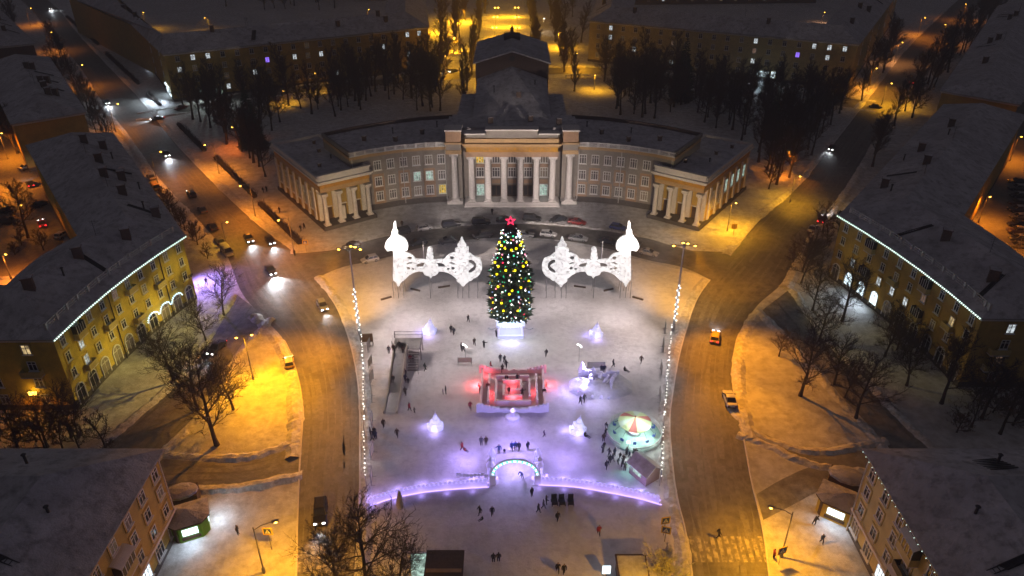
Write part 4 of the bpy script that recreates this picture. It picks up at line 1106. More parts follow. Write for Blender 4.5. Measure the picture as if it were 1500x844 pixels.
plant(SPR[0], at(372, 218), 'tall dark spruce left of the theatre', name='spruce_tree')
plant(SPR[0], at(997, 148), 'tall dark spruce before the far right house', s=1.15, name='spruce_tree')
plant(SPR[1], at(1128, 205), 'smaller dark spruce in the right park', name='spruce_tree')
# near trees
NT = [
 (318, 652, 1, 1.12, 'large bare tree on the orange lit left island'), (290, 600, 0, 1.0, 'bare tree behind the large one on the left island'),
 (255, 560, 2, 1.0, 'bare tree leaning over the left side lane'), (342, 600, 2, .85, 'bare slender tree right of the large left island tree'),
 (328, 462, 2, .85, 'bare tree at the corner of the left curved house'), (302, 500, 2, .7, 'small bare tree on the pavement of the left curved house'),
 (540, 868, 0, 1.08, 'big bare tree at the bottom edge left of the plaza'), (498, 880, 2, .9, 'bare tree at the bottom edge beside the left crossing'), (585, 880, 2, .8, 'bare tree at the bottom edge by the lit panel'),
 (1172, 580, 1, .95, 'bare tree with a bare trunk on the right island, leftmost'), (1254, 613, 0, .95, 'bare tree at the right end of the right island'), (1222, 563, 2, .85, 'bare tree in the middle of the right island'),
 (1233, 470, 1, .9, 'bare tall tree before the lit arches of the right house'), (1200, 500, 2, .85, 'bare tree beside the right side lane near its top'), (1190, 455, 2, .85, 'bare tree at the top tip of the right island'),
 (1296, 522, 2, .8, 'bare thin tree before the dark arches of the right house'), (1328, 565, 2, .85, 'dense bare tree below the right house arches'),
 (1141, 522, 2, .45, 'crooked little bare tree at the kerb of the right island'), (1238, 582, 2, .6, 'small bare tree between two others on the right island'),
]
for x, y, k, s, lab in NT: plant(NEAR[k], at(x, y), lab, s=s)
for x, y, lab in ((30, 665, 'bare tree by the lower wing of the left house, leftmost'), (70, 655, 'bare tree by the lower wing of the left house, middle one'), (105, 640, 'bare tree by the lower wing of the left house, nearest its corner')): plant(NEAR[2], at(x, y), lab, s=.85)
scatter([(0, 640), (120, 625), (130, 660), (0, 670)], 9, SMALL, 'low bushy tree under the lower wing of the left house', 'bushy trees under the left house', 2.5)
plant(SMALL[1], at(155, 655), 'lone sapling on the snow right of the left house corner')
scatter([(1350, 560), (1500, 560), (1500, 640), (1400, 640)], 12, SMALL + TREES[2:3], 'bushy bare tree in the dark front garden of the right house', 'front garden trees of the right house', 3)
scatter([(1300, 480), (1345, 520), (1352, 550), (1310, 515)], 6, SMALL, 'low bare tree beside the arches of the right house', 'low trees beside the right house arches', 2.5)
scatter([(1150, 395), (1215, 330), (1235, 345), (1170, 425)], 8, NEAR[2:] + SMALL[1:2], 'bare tree by the avenue end of the right curved house', 'trees by the avenue end of the right house', 3.5, .6, .9)
scatter([(225, 285), (300, 380), (320, 395), (250, 300)], 9, SMALL, 'small bare tree between the left house and the parked cars', 'small trees by the parked cars', 3)
t = thing('frosted_bush', 'frost covered bush at the bottom edge right of the plaza', 'bush', at(968, 850)); 
fb = bare_tree(600, 5.5, .5, .08, .6, 11, .08, 1.2); o = link('crown', fb[1], t); o.material_slots[0].link = 'OBJECT'; o.material_slots[0].material = M['frost']
o = link('stem', fb[0], t)

# clipped hedges along the avenue
def hedge(a, b, label, w=1.5, h=1.2):
    p, q = at(*a), at(*b); t = thing('hedge', label, 'hedge', ((p + q) / 2), group='hedges along the left avenue'); d = (q - p).normalized(); s = Vector((-d.y, d.x, 0)); L = (q - p).length
    m = MB(); o = (p + q) / 2
    for _ in range(int(L * 34)):
        c = p + d * rnd.uniform(0, L) + s * rnd.gauss(0, w * .3) - o; z = rnd.uniform(0, h)
        e = c + Vector((rnd.gauss(0, .25), rnd.gauss(0, .25), rnd.uniform(.3, .7))); c.z = z; e.z += z
        m.strip(c, e, .05, .02, s)
    m.build('foliage', 'hedge_twig', t)
    m = MB(); m.box((0, 0, h * .38), (L, w * .7, h * .7), math.atan2(d.y, d.x)); m.build('stem', 'hedge_twig', t)
for i, (a, b, lab) in enumerate((((98, 26), (144, 66), 'dark hedge by the avenue, farthest one'), ((156, 80), (203, 124), 'dark hedge by the avenue before the lit shop'), ((217, 139), (235, 155), 'short dark hedge at the far corner shop'),
    ((262, 184), (300, 222), 'dark hedge just past the side street'), ((316, 233), (374, 290), 'long dark hedge beside the left avenue pavement'), ((381, 300), (440, 358), 'dark hedge nearest the square on the left'))): hedge(a, b, lab)

def fence(pts_px, label, h=1.6, material='fence_rust'):
    P = [at(*p) for p in pts_px]; o = P[0].copy(); t = thing('park_fence', label, 'fence', o); m = MB(); pm = MB()
    for a, b in zip(P, P[1:]):
        for z in (.3, h): m.tube(a - o + Vector((0, 0, z)), b - o + Vector((0, 0, z)), .06, .06, 4)
        for p, d in along([a, b], .5): m.tube(p - o, p - o + Vector((0, 0, h)), .03, .03, 3)
        for p, d in along([a, b], 4): pm.box((p.x - o.x, p.y - o.y, h / 2 + .1), (.4, .4, h + .2))
    m.build('railing', material, t); pm.build('fence_post', 'stucco', t)
fence([(380, 152), (450, 143), (525, 133), (650, 122)], 'rusty railing along the park street left of the stage tower', 1.5)
fence([(828, 116), (895, 116), (1000, 128), (1120, 145), (1230, 160)], 'rusty railing along the park street right of the stage tower', 1.5)
# ------------------------------------------------------------------ two glowing lace gates
YG = 129.2
def flat_shape(outer, holes, depth):
    """closed outline with holes -> solid plate standing in the xz plane"""
    from mathutils.geometry import delaunay_2d_cdt
    rings = [outer] + holes; co, ed = [], []
    for ring in rings:
        o, n = len(co), len(ring)
        co += [Vector(p) for p in ring]; ed += [(o + i, o + (i + 1) % n) for i in range(n)]
    v, e, f, *_ = delaunay_2d_cdt(co, ed, [], 0, 1e-5)
    keep = []
    for t in f:
        c = sum((v[i] for i in t), Vector((0, 0))) / len(t)
        if pip(c, outer) and not any(pip(c, h) for h in holes): keep.append(tuple(t))
    mb = MB(); h = depth / 2
    mb.add([(p.x, -h, p.y) for p in v], keep); mb.add([(p.x, h, p.y) for p in v], [t[::-1] for t in keep])
    for ring in rings:
        n = len(ring); mb.add([(x, -h, z) for x, z in ring] + [(x, h, z) for x, z in ring], [(i, (i + 1) % n, n + (i + 1) % n, n + i) for i in range(n)])
    return mb.mesh('shape', [])
def pip(p, poly):
    c = False
    for i in range(len(poly)):
        a, b = poly[i], poly[i - 1]
        if (a[1] > p[1]) != (b[1] > p[1]) and p[0] < (b[0] - a[0]) * (p[1] - a[1]) / (b[1] - a[1]) + a[0]: c = not c
    return c
def circ(cx, cz, r, n=14, a0=0, sz=1.0): return [(cx + r * math.cos(a0 + 2 * PI * i / n), cz + sz * r * math.sin(a0 + 2 * PI * i / n)) for i in range(n)]
gx = {}
def gate(s, label):
    o = on_plane(578, 437, YG); o.z = 0; U0 = 750 - 578
    org = Vector((s * abs(o.x), YG, 0))
    t = thing('light_gate', label, 'light decoration', org, group='glowing lace gates of the square')
    sc = None
    def P(px, py):                       # survey of the left gate: metres from the foot of its tall pylon
        p = on_plane(px, py, YG); return ((p.x - o.x) * (-s), p.z)
    def sym(cx, prof):
        L = [P(cx - w, y) for w, y in prof]; R_ = [P(cx + w, y) for w, y in prof]
        return L + R_[::-1]
    def plate(name, outer, holes, d, material='gate_light', y=0.0):
        me = flat_shape(outer, holes, d); me.materials.append(M[material]); me.name = name
        return link(name, me, t, (0, y, 0))
    # tall pylon
    plate('pylon', sym(584, [(7.5, 366), (8, 404), (7.5, 409), (4, 412), (.6, 418.5)]), [], .9)
    fan_o = [P(581 + 17 * math.cos(PI * i / 16), 362 - 17.5 * math.sin(PI * i / 16)) for i in range(17)]
    fan_o = fan_o + [P(566, 365), P(568, 367.5), P(574, 366), P(577, 368), P(591, 368), P(589, 367), P(594, 367.5), P(597, 365)]
    fan_h = [circ(*P(581 + 12.6 * math.cos(PI * (i + .5) / 7), 361.5 - 13 * math.sin(PI * (i + .5) / 7)), .24, 8) for i in range(7)]
    plate('fan_capital', fan_o, fan_h, .6)
    plate('pylon_finial', sym(578.5, [(.5, 323.5), (1.6, 326), (2.4, 334), (2.2, 336), (4.4, 337.5), (4.6, 340), (3.2, 342), (6.4, 345), (6.8, 348), (3, 348.2)]), [], .5)
    # short pylon
    plate('pylon', sym(678.5, [(8, 362), (7.6, 408), (9.5, 410), (7, 412.5), (3.5, 415), (.8, 418.5)]), [], .9)
    plate('pylon_finial', sym(676.5, [(.5, 347), (1.6, 349), (2.2, 352), (4, 355.5), (6.6, 358), (6, 360), (4.5, 362), (9.5, 364), (10, 367), (8, 369), (11, 372)]), [], .5)
    # railing between them: swept shoulders, lace openings, medallion
    top = [(591, 369), (594, 370), (600, 371.5), (605, 374.5), (608.5, 379.5), (626, 380.5), (638, 380.5), (651, 379.5), (655, 374.5), (660, 371.5), (666, 370), (671, 369)]
    bot = [(671, 411), (668, 407), (662, 402), (655, 398.5), (648, 397), (643, 397), (640, 402), (633, 404), (631, 407.5), (629, 404), (622, 402), (619, 397), (613, 397), (607, 398.5), (600, 402), (595, 407), (591, 411)]
    hol = []
    for m_ in (1, -1):
        def X(x): return 631 + m_ * (x - 631)
        hol.append([P(X(x), y) for x, y in ((609, 389), (612, 386), (617, 384.5), (624, 384), (621, 387.5), (620, 391), (615, 391.5), (611, 391.5))])
        hol.append(circ(*P(X(600), 377.5), .50, 9)); hol.append([P(X(x), y) for x, y in ((595, 374), (598, 373.2), (601, 374.5), (597, 375.6))])
        hol.append([P(X(x), y) for x, y in ((594, 386), (600, 383), (606, 384), (603, 386.5), (597, 388))]); hol.append(circ(*P(X(598.5), 393), .42, 8)); hol.append(circ(*P(X(605), 394), .36, 8))
        hol.append(circ(*P(X(594.5), 398.5), .24, 8)); hol.append(circ(*P(X(613.5), 382.6), .16, 7))
    plate('lace_railing', [P(*q) for q in top] + [P(*q) for q in bot], hol, .5)
    plate('medallion', circ(*P(631, 393.5), 1.52, 26), [], .8)
    plate('medallion_finial', sym(629.8, [(.6, 361.5), (3, 363), (4, 366), (3.4, 368.5), (2.4, 369.6), (4.8, 371), (4.6, 373), (2.6, 374.2), (5.6, 376), (5, 378.4), (2, 380.8)]), [], .5)
    # side scroll
    so = [(685, 369), (689, 371), (692, 374), (698, 377), (703, 378.5), (704.5, 382), (706, 388), (706, 394), (703.5, 400), (699, 405), (694, 407.5), (690, 410.5), (685, 411)]
    si = [(686.5, 380), (690, 379.6), (694.5, 381.5), (697.5, 386), (698, 391), (695.5, 396.5), (691, 399.5), (686.5, 400.5), (686.5, 396), (690, 393), (694, 389.5), (690, 386.5), (686.5, 384.5)]
    plate('side_scroll', [P(*q) for q in so], [[P(*q) for q in si], circ(*P(689, 375.5), .2, 8), circ(*P(701, 387), .16, 7), circ(*P(700.5, 396), .16, 7)], .5)
    # steel legs, back stays and ballast beams
    m = MB()
    for px in (577, 584, 592, 631, 671, 678, 687, 700):
        x, _ = P(px, 437); z = {631: 4.9}.get(px, 3.9 if px != 700 else 5.2); m.tube((x, .0, 0), (x, .0, z), .06, .06, 5); m.tube((x, 3.0, 0), (x, .3, z + 2.5), .05, .05, 4)
    m.build('leg', 'grey_metal', t)
    m = MB()
    x, _ = P(566, 437); m.box((x, -.2, .15), (2.3, .35, .3), .55 * -s); x, _ = P(648, 437); m.box((x, 4.5, .15), (2.5, .3, .3), -.3 * s); x, _ = P(606, 437); m.box((x, 3.2, .15), (2.2, .3, .3), .4 * s)
    m.build('ballast_beam', 'wood_dark', t)
    return t
gate(-1, 'glowing white lace gate left of the decorated tree')
gate(1, 'glowing white lace gate right of the decorated tree')

# ------------------------------------------------------------------ decorated fir on its ice pedestal
tc = Vector((-.25, 116.9, 0))
X = thing('decorated_fir', 'tall festive fir with yellow, white and red lights and a red star', 'festive tree', (tc.x, tc.y, 0))
def prof(f): return .98 if f < .25 else (1.0 - .06 * (f - .25) / .3 if f < .55 else max(.10, .94 - (f - .55) * 1.45) if f < .9 else .25)
def prof(f): return 1.0 - .12 * f if f < .5 else max(.16, .94 - (f - .5) * 1.25)
trm, crm = spruce(700, 22.4, 4.1, 4.6, prof, 40, ('needle', 'needle_tip'), .42)
link('trunk', trm, X); link('crown', crm, X)
st = []
for i in range(10): r_ = (.95 if i % 2 == 0 else .40); a = PI / 2 + i * PI / 5; st.append((r_ * math.cos(a), r_ * math.sin(a)))
st2 = [(x * .55, z * .55) for x, z in st]
me = flat_shape(st, [st2], .2); me.materials.append(M['bulb_red']); me.name = 'star'; link('star', me, X, (0, -.3, 23.1))
m = MB(); m.tube((0, 0, 21.8), (0, 0, 22.6), .06, .04, 5); m.build('star_rod', 'dark_metal', X)
mats_ = {'y': ('bulb_yellow', .25), 'w': ('bulb_white', .155), 'c': ('bulb_cool', .165), 'r': ('bulb_red', .18), 'p': ('bulb_pink', .17), 'g': ('bulb_green', .17), 'b': ('bulb_blue', .2)}
bme = {k: bulb_mesh(r, mm, 7) for k, (mm, r) in mats_.items()}
R_ = random.Random(5)
rows = [(20.6, 'wpcwgwbw', 8), (19.8, 'cwgwcpww', 9), (18.6, 'y', 7), (17.4, 'pwpwgwww', 8), (16.2, 'wgrwcwgp', 8), (14.9, 'y', 6), (13.8, 'wygpww', 7), (12.6, 'wbpwwg', 7), (11.2, 'y', 5), (10.2, 'wpwygw', 7), (9.0, 'bwrgbw', 7), (7.9, 'rwywpw', 7), (6.8, 'y', 4), (6.2, 'wwcwgw', 7), (5.2, 'rwcwrc', 6)]
for z, pat, n in rows:
    f = (z - 4) / 18.4; rr = prof(f) * 3.75 * .93
    for i in range(n):
        a = -PI / 2 + (i - (n - 1) / 2) * (PI * 1.06 / n) + R_.uniform(-.09, .09)
        dz = -.9 * math.cos((i / max(1, n - 1) - .5) * 2 * PI) * .35 if pat == 'y' else R_.uniform(-.35, .35)
        link('bulb', bme[pat[i % len(pat)]], X, (rr * math.cos(a), rr * math.sin(a), z + dz))
m = MB()
for z, pat, n in rows:
    f = (z - 4) / 18.4; rr = prof(f) * 3.75 * .93
    for i in range(n - 1):
        a = PI / 2 + (i - (n - 2) / 2) * (PI * .86 / n); m.ball((rr * math.cos(a), rr * math.sin(a), z + R_.uniform(-.3, .3)), .2, 6)
tag(m.build('back_bulbs', 'bulb_white', X), kind='stuff')
m = MB()
for i in range(340):
    f = R_.random() ** 1.35 * .93; a = R_.uniform(0, 2 * PI); rr = (prof(f) * 4.05) * R_.uniform(.86, 1.02); m.ball((rr * math.cos(a), rr * math.sin(a), 4.3 + 18.4 * f), R_.uniform(.05, .10), 5, R_.choice((0, 0, 1, 1, 2, 2, 3, 3, 4, 4)))
tag(m.build('fairy_lights', ['bulb_white', 'bulb_cool', 'bulb_pink', 'bulb_green', 'bulb_yellow'], X), kind='stuff')
m = MB()
for i in range(7):
    a = -PI / 2 + (i - 3) * .42; m.box((2.3 * math.cos(a), 2.3 * math.sin(a), 3.9), (.9, .3, .3), a + PI / 2)
m.build('cool_light_ring', 'bulb_cool', X)
light('POINT', (tc.x, tc.y - 3.6, 3.8), 420, (.7, .92, 1), X, .3)
for a_, z_ in ((-2.4, 6.5), (-1.57, 9), (-.7, 6.5), (-2.2, 13), (-.95, 13), (-1.57, 17)): light('POINT', (tc.x + 5.4 * math.cos(a_), tc.y + 5.4 * math.sin(a_), z_), 130, (1, .92, .7), X, .3)  # fill lights added round the crown to brighten its needles
Pd = thing('ice_pedestal', 'square stepped ice pedestal glowing violet under the decorated fir', 'ice pedestal', (tc.x, tc.y, 0))
m = MB(); m.prism([(-2.35, -2.35), (2.35, -2.35), (2.35, 2.35), (-2.35, 2.35)], 0, .6); m.prism([(-2.0, -2.0), (2.0, -2.0), (2.0, 2.0), (-2.0, 2.0)], .6, 2.6)
m.build('block', 'ice_blue_white', Pd)
m = MB(); m.prism([(-2.6, -2.6), (2.6, -2.6), (2.6, 2.6), (-2.6, 2.6)], 2.6, 3.0)
for k in range(7): m.ball((-2 + k * .67, -2.62, 2.75), .25, 6)
m.build('carved_rim', 'ice_blue_white', Pd)
for q in (-1, 1):
    m = MB(); m.path([(q * 2.0, -2.0, 2.2), (q * 2.8, -2.3, 2.3), (q * 3.5, -2.5, 2.1), (q * 4.2, -2.6, 2.5)], .12, 5); m.build('carved_branch', 'pale_metal', Pd)
light('SPOT', (tc.x, tc.y - 3.2, 1.2), 420, (.38, .30, 1.0), Pd, .4, 165, .6, aim=(tc.x, tc.y - 5.5, 0))

# ------------------------------------------------------------------ ice sculptures
def ice_pyramid(px, py, s, label, tilt):
    p = at(px, py); t = thing('ice_sculpture', label, 'ice sculpture', p, tilt, 'glowing ice sculptures of the square'); t.scale = (s, s, s)
    m = MB()
    for k, (w, z0, z1) in enumerate(((1.5, 0, .55), (1.15, .55, 1.15), (.8, 1.15, 1.8), (.4, 1.8, 2.5))):
        n = 7; ring = []
        m.lathe((.08 * k, 0, z0), [(w, 0), (w * .94, (z1 - z0) * .5), (w * .78, z1 - z0)], n)
    for k in range(7): a = k * .9; m.ball((1.2 * math.cos(a), 1.2 * math.sin(a), .5 + .12 * (k % 3)), .3, 6)
    m.build('ice_body', 'ice_blue_white', t)
    m = MB(); m.ball((.3, 0, 2.6), .28, 7); m.tube((.3, 0, 2.7), (.42, 0, 3.3), .09, .03, 5); m.build('ice_tip', 'ice_soft', t)
    light('POINT', (p.x, p.y - 2.0 * s, .9), 110 * s, (.42, .34, 1.0), t, .4); light('POINT', (p.x - 1.9 * s, p.y, .9), 100 * s, (.42, .34, 1.0), t, .4)
ice_pyramid(629, 486, .95, 'glowing ice sculpture between the left gate and the slide', .3)
ice_pyramid(873, 491, .9, 'glowing ice sculpture beneath the right gate', .9)
ice_pyramid(638, 626, .9, 'glowing ice sculpture left of the ice arch', 1.4)
ice_pyramid(846, 631, .95, 'glowing ice sculpture beside the merry-go-round', .1)

# ice labyrinth
mc = at(751, 574); MZ = thing('ice_maze', 'square ice labyrinth glowing red with low walls in nested rings', 'ice maze', mc)
W_, D_ = 5.2, 5.3
m = MB(); wh, wt = 1.05, .38
def wall(x0, y0, x1, y1, h=wh, mb=None): 
    (mb or m).box(((x0 + x1) / 2, (y0 + y1) / 2, h / 2), (abs(x1 - x0) + wt, abs(y1 - y0) + wt, h))
wall(-W_, -D_ + .6, -W_, D_); wall(W_, -D_ + .6, W_, D_)
m.build('side_wall', 'ice_rose', MZ)
m = MB(); wall(-4, -3.4, -4, 3.6); wall(4, -3.4, 4, 3.6); wall(-2.6, 3.2, 2.6, 3.2); wall(-2.6, -3.6, 2.8, -3.6); wall(-2.8, -3.6, -2.8, 2.0); wall(2.8, -2.2, 2.8, 2.2); wall(-1.5, 2.0, 1.0, 2.0); wall(-1.5, -2.2, 1.4, -2.2); wall(-1.5, -2.2, -1.5, .6); wall(1.4, -.8, 1.4, 2); wall(-.2, -.6, 1.4, -.6)
m.build('inner_wall', 'ice_rose', MZ)
def carved(y, sgn, name, material):
    m = MB(); n = 28
    for i in range(n):
        u = -1 + 2 * (i + .5) / n; h = .65 + .95 * abs(u) ** 2.2 + .12 * math.sin(i * 1.9)
        m.box((u * W_ * 1.12, y + .08 * math.sin(i), h / 2), (2 * W_ * 1.12 / n + .02, .42, h))
    for q in (-1, 1):
        for k in range(6): m.ball((q * (W_ * 1.05 - .55 * k), y - .1, 1.6 - .17 * k), .3, 7)
    m.build(name, material, MZ)
carved(D_ + .1, 1, 'carved_back_wall', 'ice_rose'); carved(-D_ + .1, -1, 'carved_front_wall', 'ice_soft')
m = MB(); m.lathe((0, 0, 0), [(1.3, 0), (1.1, .35), (.5, .5), (.35, 1.3), (.5, 1.5), (.05, 2.0)], 9); m.build('ice_urn', 'ice_soft', MZ, loc=(0, -D_ - 1.4, 0))
RED = (1.0, .08, .10)
for x, y, e in ((-6.1, 1.6, 330), (6.0, 1.8, 170), (-3.4, -1, 110), (3.4, -.4, 70), (0, 1.2, 90), (0, -3.0, 120), (-4.6, 4.4, 90), (-.5, -1.4, 60)): light('POINT', (mc.x + x, mc.y + y, .8), e * 1.25, RED, MZ, .25)
m = MB()
for x, y in ((-5.75, 1.6), (5.75, 1.8), (-3.4, -1), (0, -3.0)): m.box((x, y, .25), (.25, .5, .4))
m.build('red_lamp', 'taillight_on', MZ)
light('SPOT', (mc.x, mc.y - 7, 2.2), 350, (.45, .33, 1), MZ, .4, 150, .7, aim=(mc.x, mc.y - 9, 0))

# wooden ice slide on the left
sp0, sp1 = at(572, 606), at(583, 512)
SL = thing('ice_slide', 'long grey ice slide with a railed wooden platform left of the maze', 'slide', sp0)
L = (sp1 - sp0); 
m = MB()
ax = Vector((.5, 1, 0)).normalized() * 0 + Vector((L.x * .12, L.y, 0)).normalized(); sx = Vector((ax.y, -ax.x, 0))
LEN = 16.5; H_ = 2.6
def sl(u, v, z): return ax * v + sx * u + Vector((0, 0, z))
m.add([sl(u * .95, v, z) for u, v, z in ((-1, 0, .06), (1, 0, .06), (1, 5, .30), (-1, 5, .30), (1, LEN - 3, H_), (-1, LEN - 3, H_), (1, LEN, H_), (-1, LEN, H_))], [(0, 1, 2, 3), (3, 2, 4, 5), (5, 4, 6, 7)]); m.build('chute', 'slide_ice', SL)
m = MB()
for q in (-1, 1):
    pr = [(0, .06), (5, .3), (LEN - 3, H_), (LEN - 1.2, H_)]
    for (v0, z0), (v1, z1) in zip(pr, pr[1:]):
        a, b = q * .95, q * 1.2
        m.add([sl(a, v0, z0 - .4), sl(a, v0, z0 + .4), sl(a, v1, z1 + .4), sl(a, v1, z1 - .4), sl(b, v0, 0), sl(b, v0, z0 + .4), sl(b, v1, z1 + .4), sl(b, v1, 0)], [(0, 1, 2, 3), (4, 7, 6, 5), (1, 5, 6, 2), (0, 4, 5, 1), (3, 2, 6, 7)])
m.build('side_wall', 'canvas_white', SL)
m = MB(); c = sl(1.1, LEN - .2, H_ - .1); m.box(c, (5.0, 3.2, .2), math.atan2(ax.y, ax.x) - PI / 2)
for u in (-1.3, 1.1, 3.5):
    for v in (LEN - 1.7, LEN + 1.3): m.tube(sl(u, v, 0), sl(u, v, H_), .1, .1, 5)
m.build('platform', 'slide_ice', SL)
m = MB()
for u in (-1.4, 3.6):
    for v in (LEN - 1.8, LEN + 1.4): m.tube(sl(u, v, H_), sl(u, v, H_ + 1.5), .06, .06, 5)
for z in (H_ + .7, H_ + 1.4):
    m.tube(sl(-1.4, LEN + 1.4, z), sl(3.6, LEN + 1.4, z), .05, .05, 4); m.tube(sl(-1.4, LEN - 1.8, z), sl(-1.4, LEN + 1.4, z), .05, .05, 4); m.tube(sl(3.6, LEN - 1.8, z), sl(3.6, LEN + 1.4, z), .05, .05, 4)
m.build('railing', 'grey_metal', SL)
m = MB()
for k in range(11): m.box(sl(2.4, LEN - 2.0 - k * .36, H_ - .15 - k * .3), (1.9, .4, .12), math.atan2(ax.y, ax.x) - PI / 2)
m.build('stairs', 'slide_ice', SL)
m = MB()
for u in (1.4, 3.4):
    m.tube(sl(u, LEN - 1.9, H_ + .9), sl(u, LEN - 5.9, .9), .05, .05, 4)
    for k in range(5): m.tube(sl(u, LEN - 2 - k, max(0, H_ - .1 - k * .82)), sl(u, LEN - 2 - k, max(.9, H_ + .85 - k * .82)), .05, .05, 4)
m.build('stair_rail', 'grey_metal', SL)

# ice hill with a fairy castle, right
ic = at(880, 566); IH = thing('ice_hill', 'glowing bluish ice hill with carved walls right of the maze', 'ice hill', ic)
m = MB(); N_ = 25; grid = []
for i in range(N_):
    for j in range(N_):
        u, v = -1 + 2 * i / (N_ - 1), -1 + 2 * j / (N_ - 1)
        rr = u * u + v * v + .45 * noise.noise(Vector((u * 1.7, v * 1.7, 5)))
        h = max(0, 1 - rr) ** .7 * (1.5 + .9 * noise.noise(Vector((u * 3, v * 3, 1))) + .5 * noise.noise(Vector((u * 8, v * 8, 2))))
        grid.append((u * 5.4 + .5 * v, v * 3.6, h + .18 * noise.noise(Vector((u * 9, v * 9, 4))) * min(1, h)))
grid = [(x, y, z - .06) for x, y, z in grid]
m.add(grid, [q for q in ((i * N_ + j, (i + 1) * N_ + j, (i + 1) * N_ + j + 1, i * N_ + j + 1) for i in range(N_ - 1) for j in range(N_ - 1)) if max(grid[k][2] for k in q) > -.05])
m.build('hill', 'hill_snow', IH, smooth=True)
m = MB()
for k in range(12):
    u = -3.4 + k * .58; hh = 1.3 + .9 * abs(math.sin(k * 1.3)) * (1 - k / 18)
    m.box((u, 1.5 + .35 * math.sin(k * .8), hh / 2 + .3), (.5, .42, hh), .2 * math.sin(k * 2.1))
m.lathe((-3.1, 2.2, 0), [(.7, 0), (.55, 1.5), (.75, 1.9), (.05, 3.6)], 8); m.lathe((-1.2, 1.9, 0), [(.55, 0), (.45, 1.4), (.6, 1.7), (.05, 2.7)], 8)
m.build('carved_wall', 'ice_soft', IH)
m = MB()
for k in range(4):
    pts = [Vector((-1.6 + k * 1.35 - .28 * j + .25 * math.sin(j + k), 1.0 - j * .75, max(.12, 1.75 - j * .3 + .15 * math.sin(k * 2 + j)))) for j in range(7)]
    for p, q in zip(pts, pts[1:]): m.tube(p, q, .22 + .16 * rnd.random(), .22 + .12 * rnd.random(), 6)
m.build('ice_ridge', 'ice_soft', IH, smooth=True)
m = MB()
for x, y in ((-3.9, -1.9), (-2.4, 1.0), (.5, 2.6)): m.box((x, y, .35), (.4, .2, .3))
m.build('flood_lamp', 'led_violet', IH)
VI = (.46, .40, 1.0)
light('SPOT', (ic.x - 2.0, ic.y + 2.4, 3.4), 4200, VI, IH, .3, 110, .7, aim=(ic.x - 6.5, ic.y - 3.0, 0)); light('POINT', (ic.x - 3.2, ic.y - 1.6, 1.4), 170, VI, IH, .3); light('POINT', (ic.x + .5, ic.y + 3.0, 1.6), 110, VI, IH, .3); light('POINT', (ic.x - .5, ic.y - 4.6, 2.4), 260, (.62, .56, 1.0), IH, .3); light('POINT', (ic.x - 5.6, ic.y - .8, 2.2), 260, VI, IH, .3)  # the point before the hill is added to brighten its dark mound

# scalloped ice wall and the arch
Lw = [at(*p) for p in ((544, 738), (575, 728), (620, 719), (670, 714), (716, 711))]; Rw = [at(*p) for p in ((789, 708), (840, 711), (890, 719), (935, 728), (968, 737))]
def ice_wall(pts, label):
    pts = catmull(pts, 5); o = pts[0].copy(); t = thing('ice_wall', label, 'ice wall', o, group='ice walls beside the arch')
    m = MB(); l1 = MB()
    for i, (p, d) in enumerate(along(pts, .62)):
        rz = math.atan2(d.y, d.x); m.box((p.x - o.x, p.y - o.y, .45), (.62, .5, .9), rz); m.ball((p.x - o.x, p.y - o.y, .95), .33, 7, sz=.9)
    for a, b in zip(pts, pts[1:]):
        off = Vector((0, -.42, .1)); l1.tube(a - o + off, b - o + off, .06, .06, 5)
        off = Vector((0, .40, .1)); l1.tube(a - o + off, b - o + off, .06, .06, 5)
    m.build('ice_block_row', 'ice_violet', t); l1.build('led_strip', 'led_violet', t)
    for p, d in along(pts, 3.6)[:7]:
        light('POINT', (p.x, p.y + .9, .7), 110, (.42, .3, 1.0), t, .3); light('POINT', (p.x, p.y - 1.0, .4), 14, (.42, .3, 1.0), t, .3)
ice_wall(Lw, 'scalloped violet lit ice wall running left from the arch'); ice_wall(Rw, 'scalloped violet lit ice wall running right from the arch')
a0, a1 = at(722, 707), at(787, 707); ac = (a0 + a1) / 2; Wd = (a1 - a0).length / 2
AR = thing('ice_arch', 'ice arch outlined with blue and green bulbs in the front wall', 'ice arch', ac)
m = MB()
for q in (-1, 1):
    m.box((q * Wd, 0, .9), (.9, 1.1, 1.8)); m.box((q * Wd, .2, 2.0), (.7, .9, .5)); m.lathe((q * (Wd + .35), 1.9, 0), [(.6, 0), (.5, 1.2), (.7, 1.6), (.35, 2.3), (.5, 2.7), (.05, 3.2)], 9); m.lathe((q * (Wd + .2), 4.4, 0), [(.6, 0), (.45, 1.2), (.6, 1.5), (.1, 2.6)], 9)
    m.box((q * (Wd + .3), 3.1, .6), (.35, 2.4, 1.2))
m.build('ice_pillar', 'ice_soft', AR)
m = MB(); pts = [Vector((Wd * math.cos(PI * i / 20), 0, 1.6 + 2.7 * math.sin(PI * i / 20))) for i in range(21)]
m.path(pts, .26, 7); m.build('arch_rib', 'ice_soft', AR)
for i, (p, d) in enumerate(along(pts, .24)):
    link('bulb', BM_B if i % 3 else bme['g'], AR, p + Vector((0, -.28, 0)))
m = MB()
for k in range(9): m.ball((-Wd - 1.0 - .5 * k, .1 * math.sin(k), 1.25 + .25 * abs(math.sin(k * 1.4))), .33, 7)
m.build('carved_crest', 'ice_soft', AR)
light('POINT', (ac.x, ac.y + 2.2, 2.6), 700, (.42, .34, 1.0), AR, .4); light('POINT', (ac.x, ac.y + 7.0, 3.6), 1100, (.42, .30, 1.0), AR, .4)
for q in (-1, 1): light('POINT', (ac.x + q * 7.5, ac.y + 4.4, 3.0), 700, (.42, .30, 1.0), AR, .4)
m = MB()
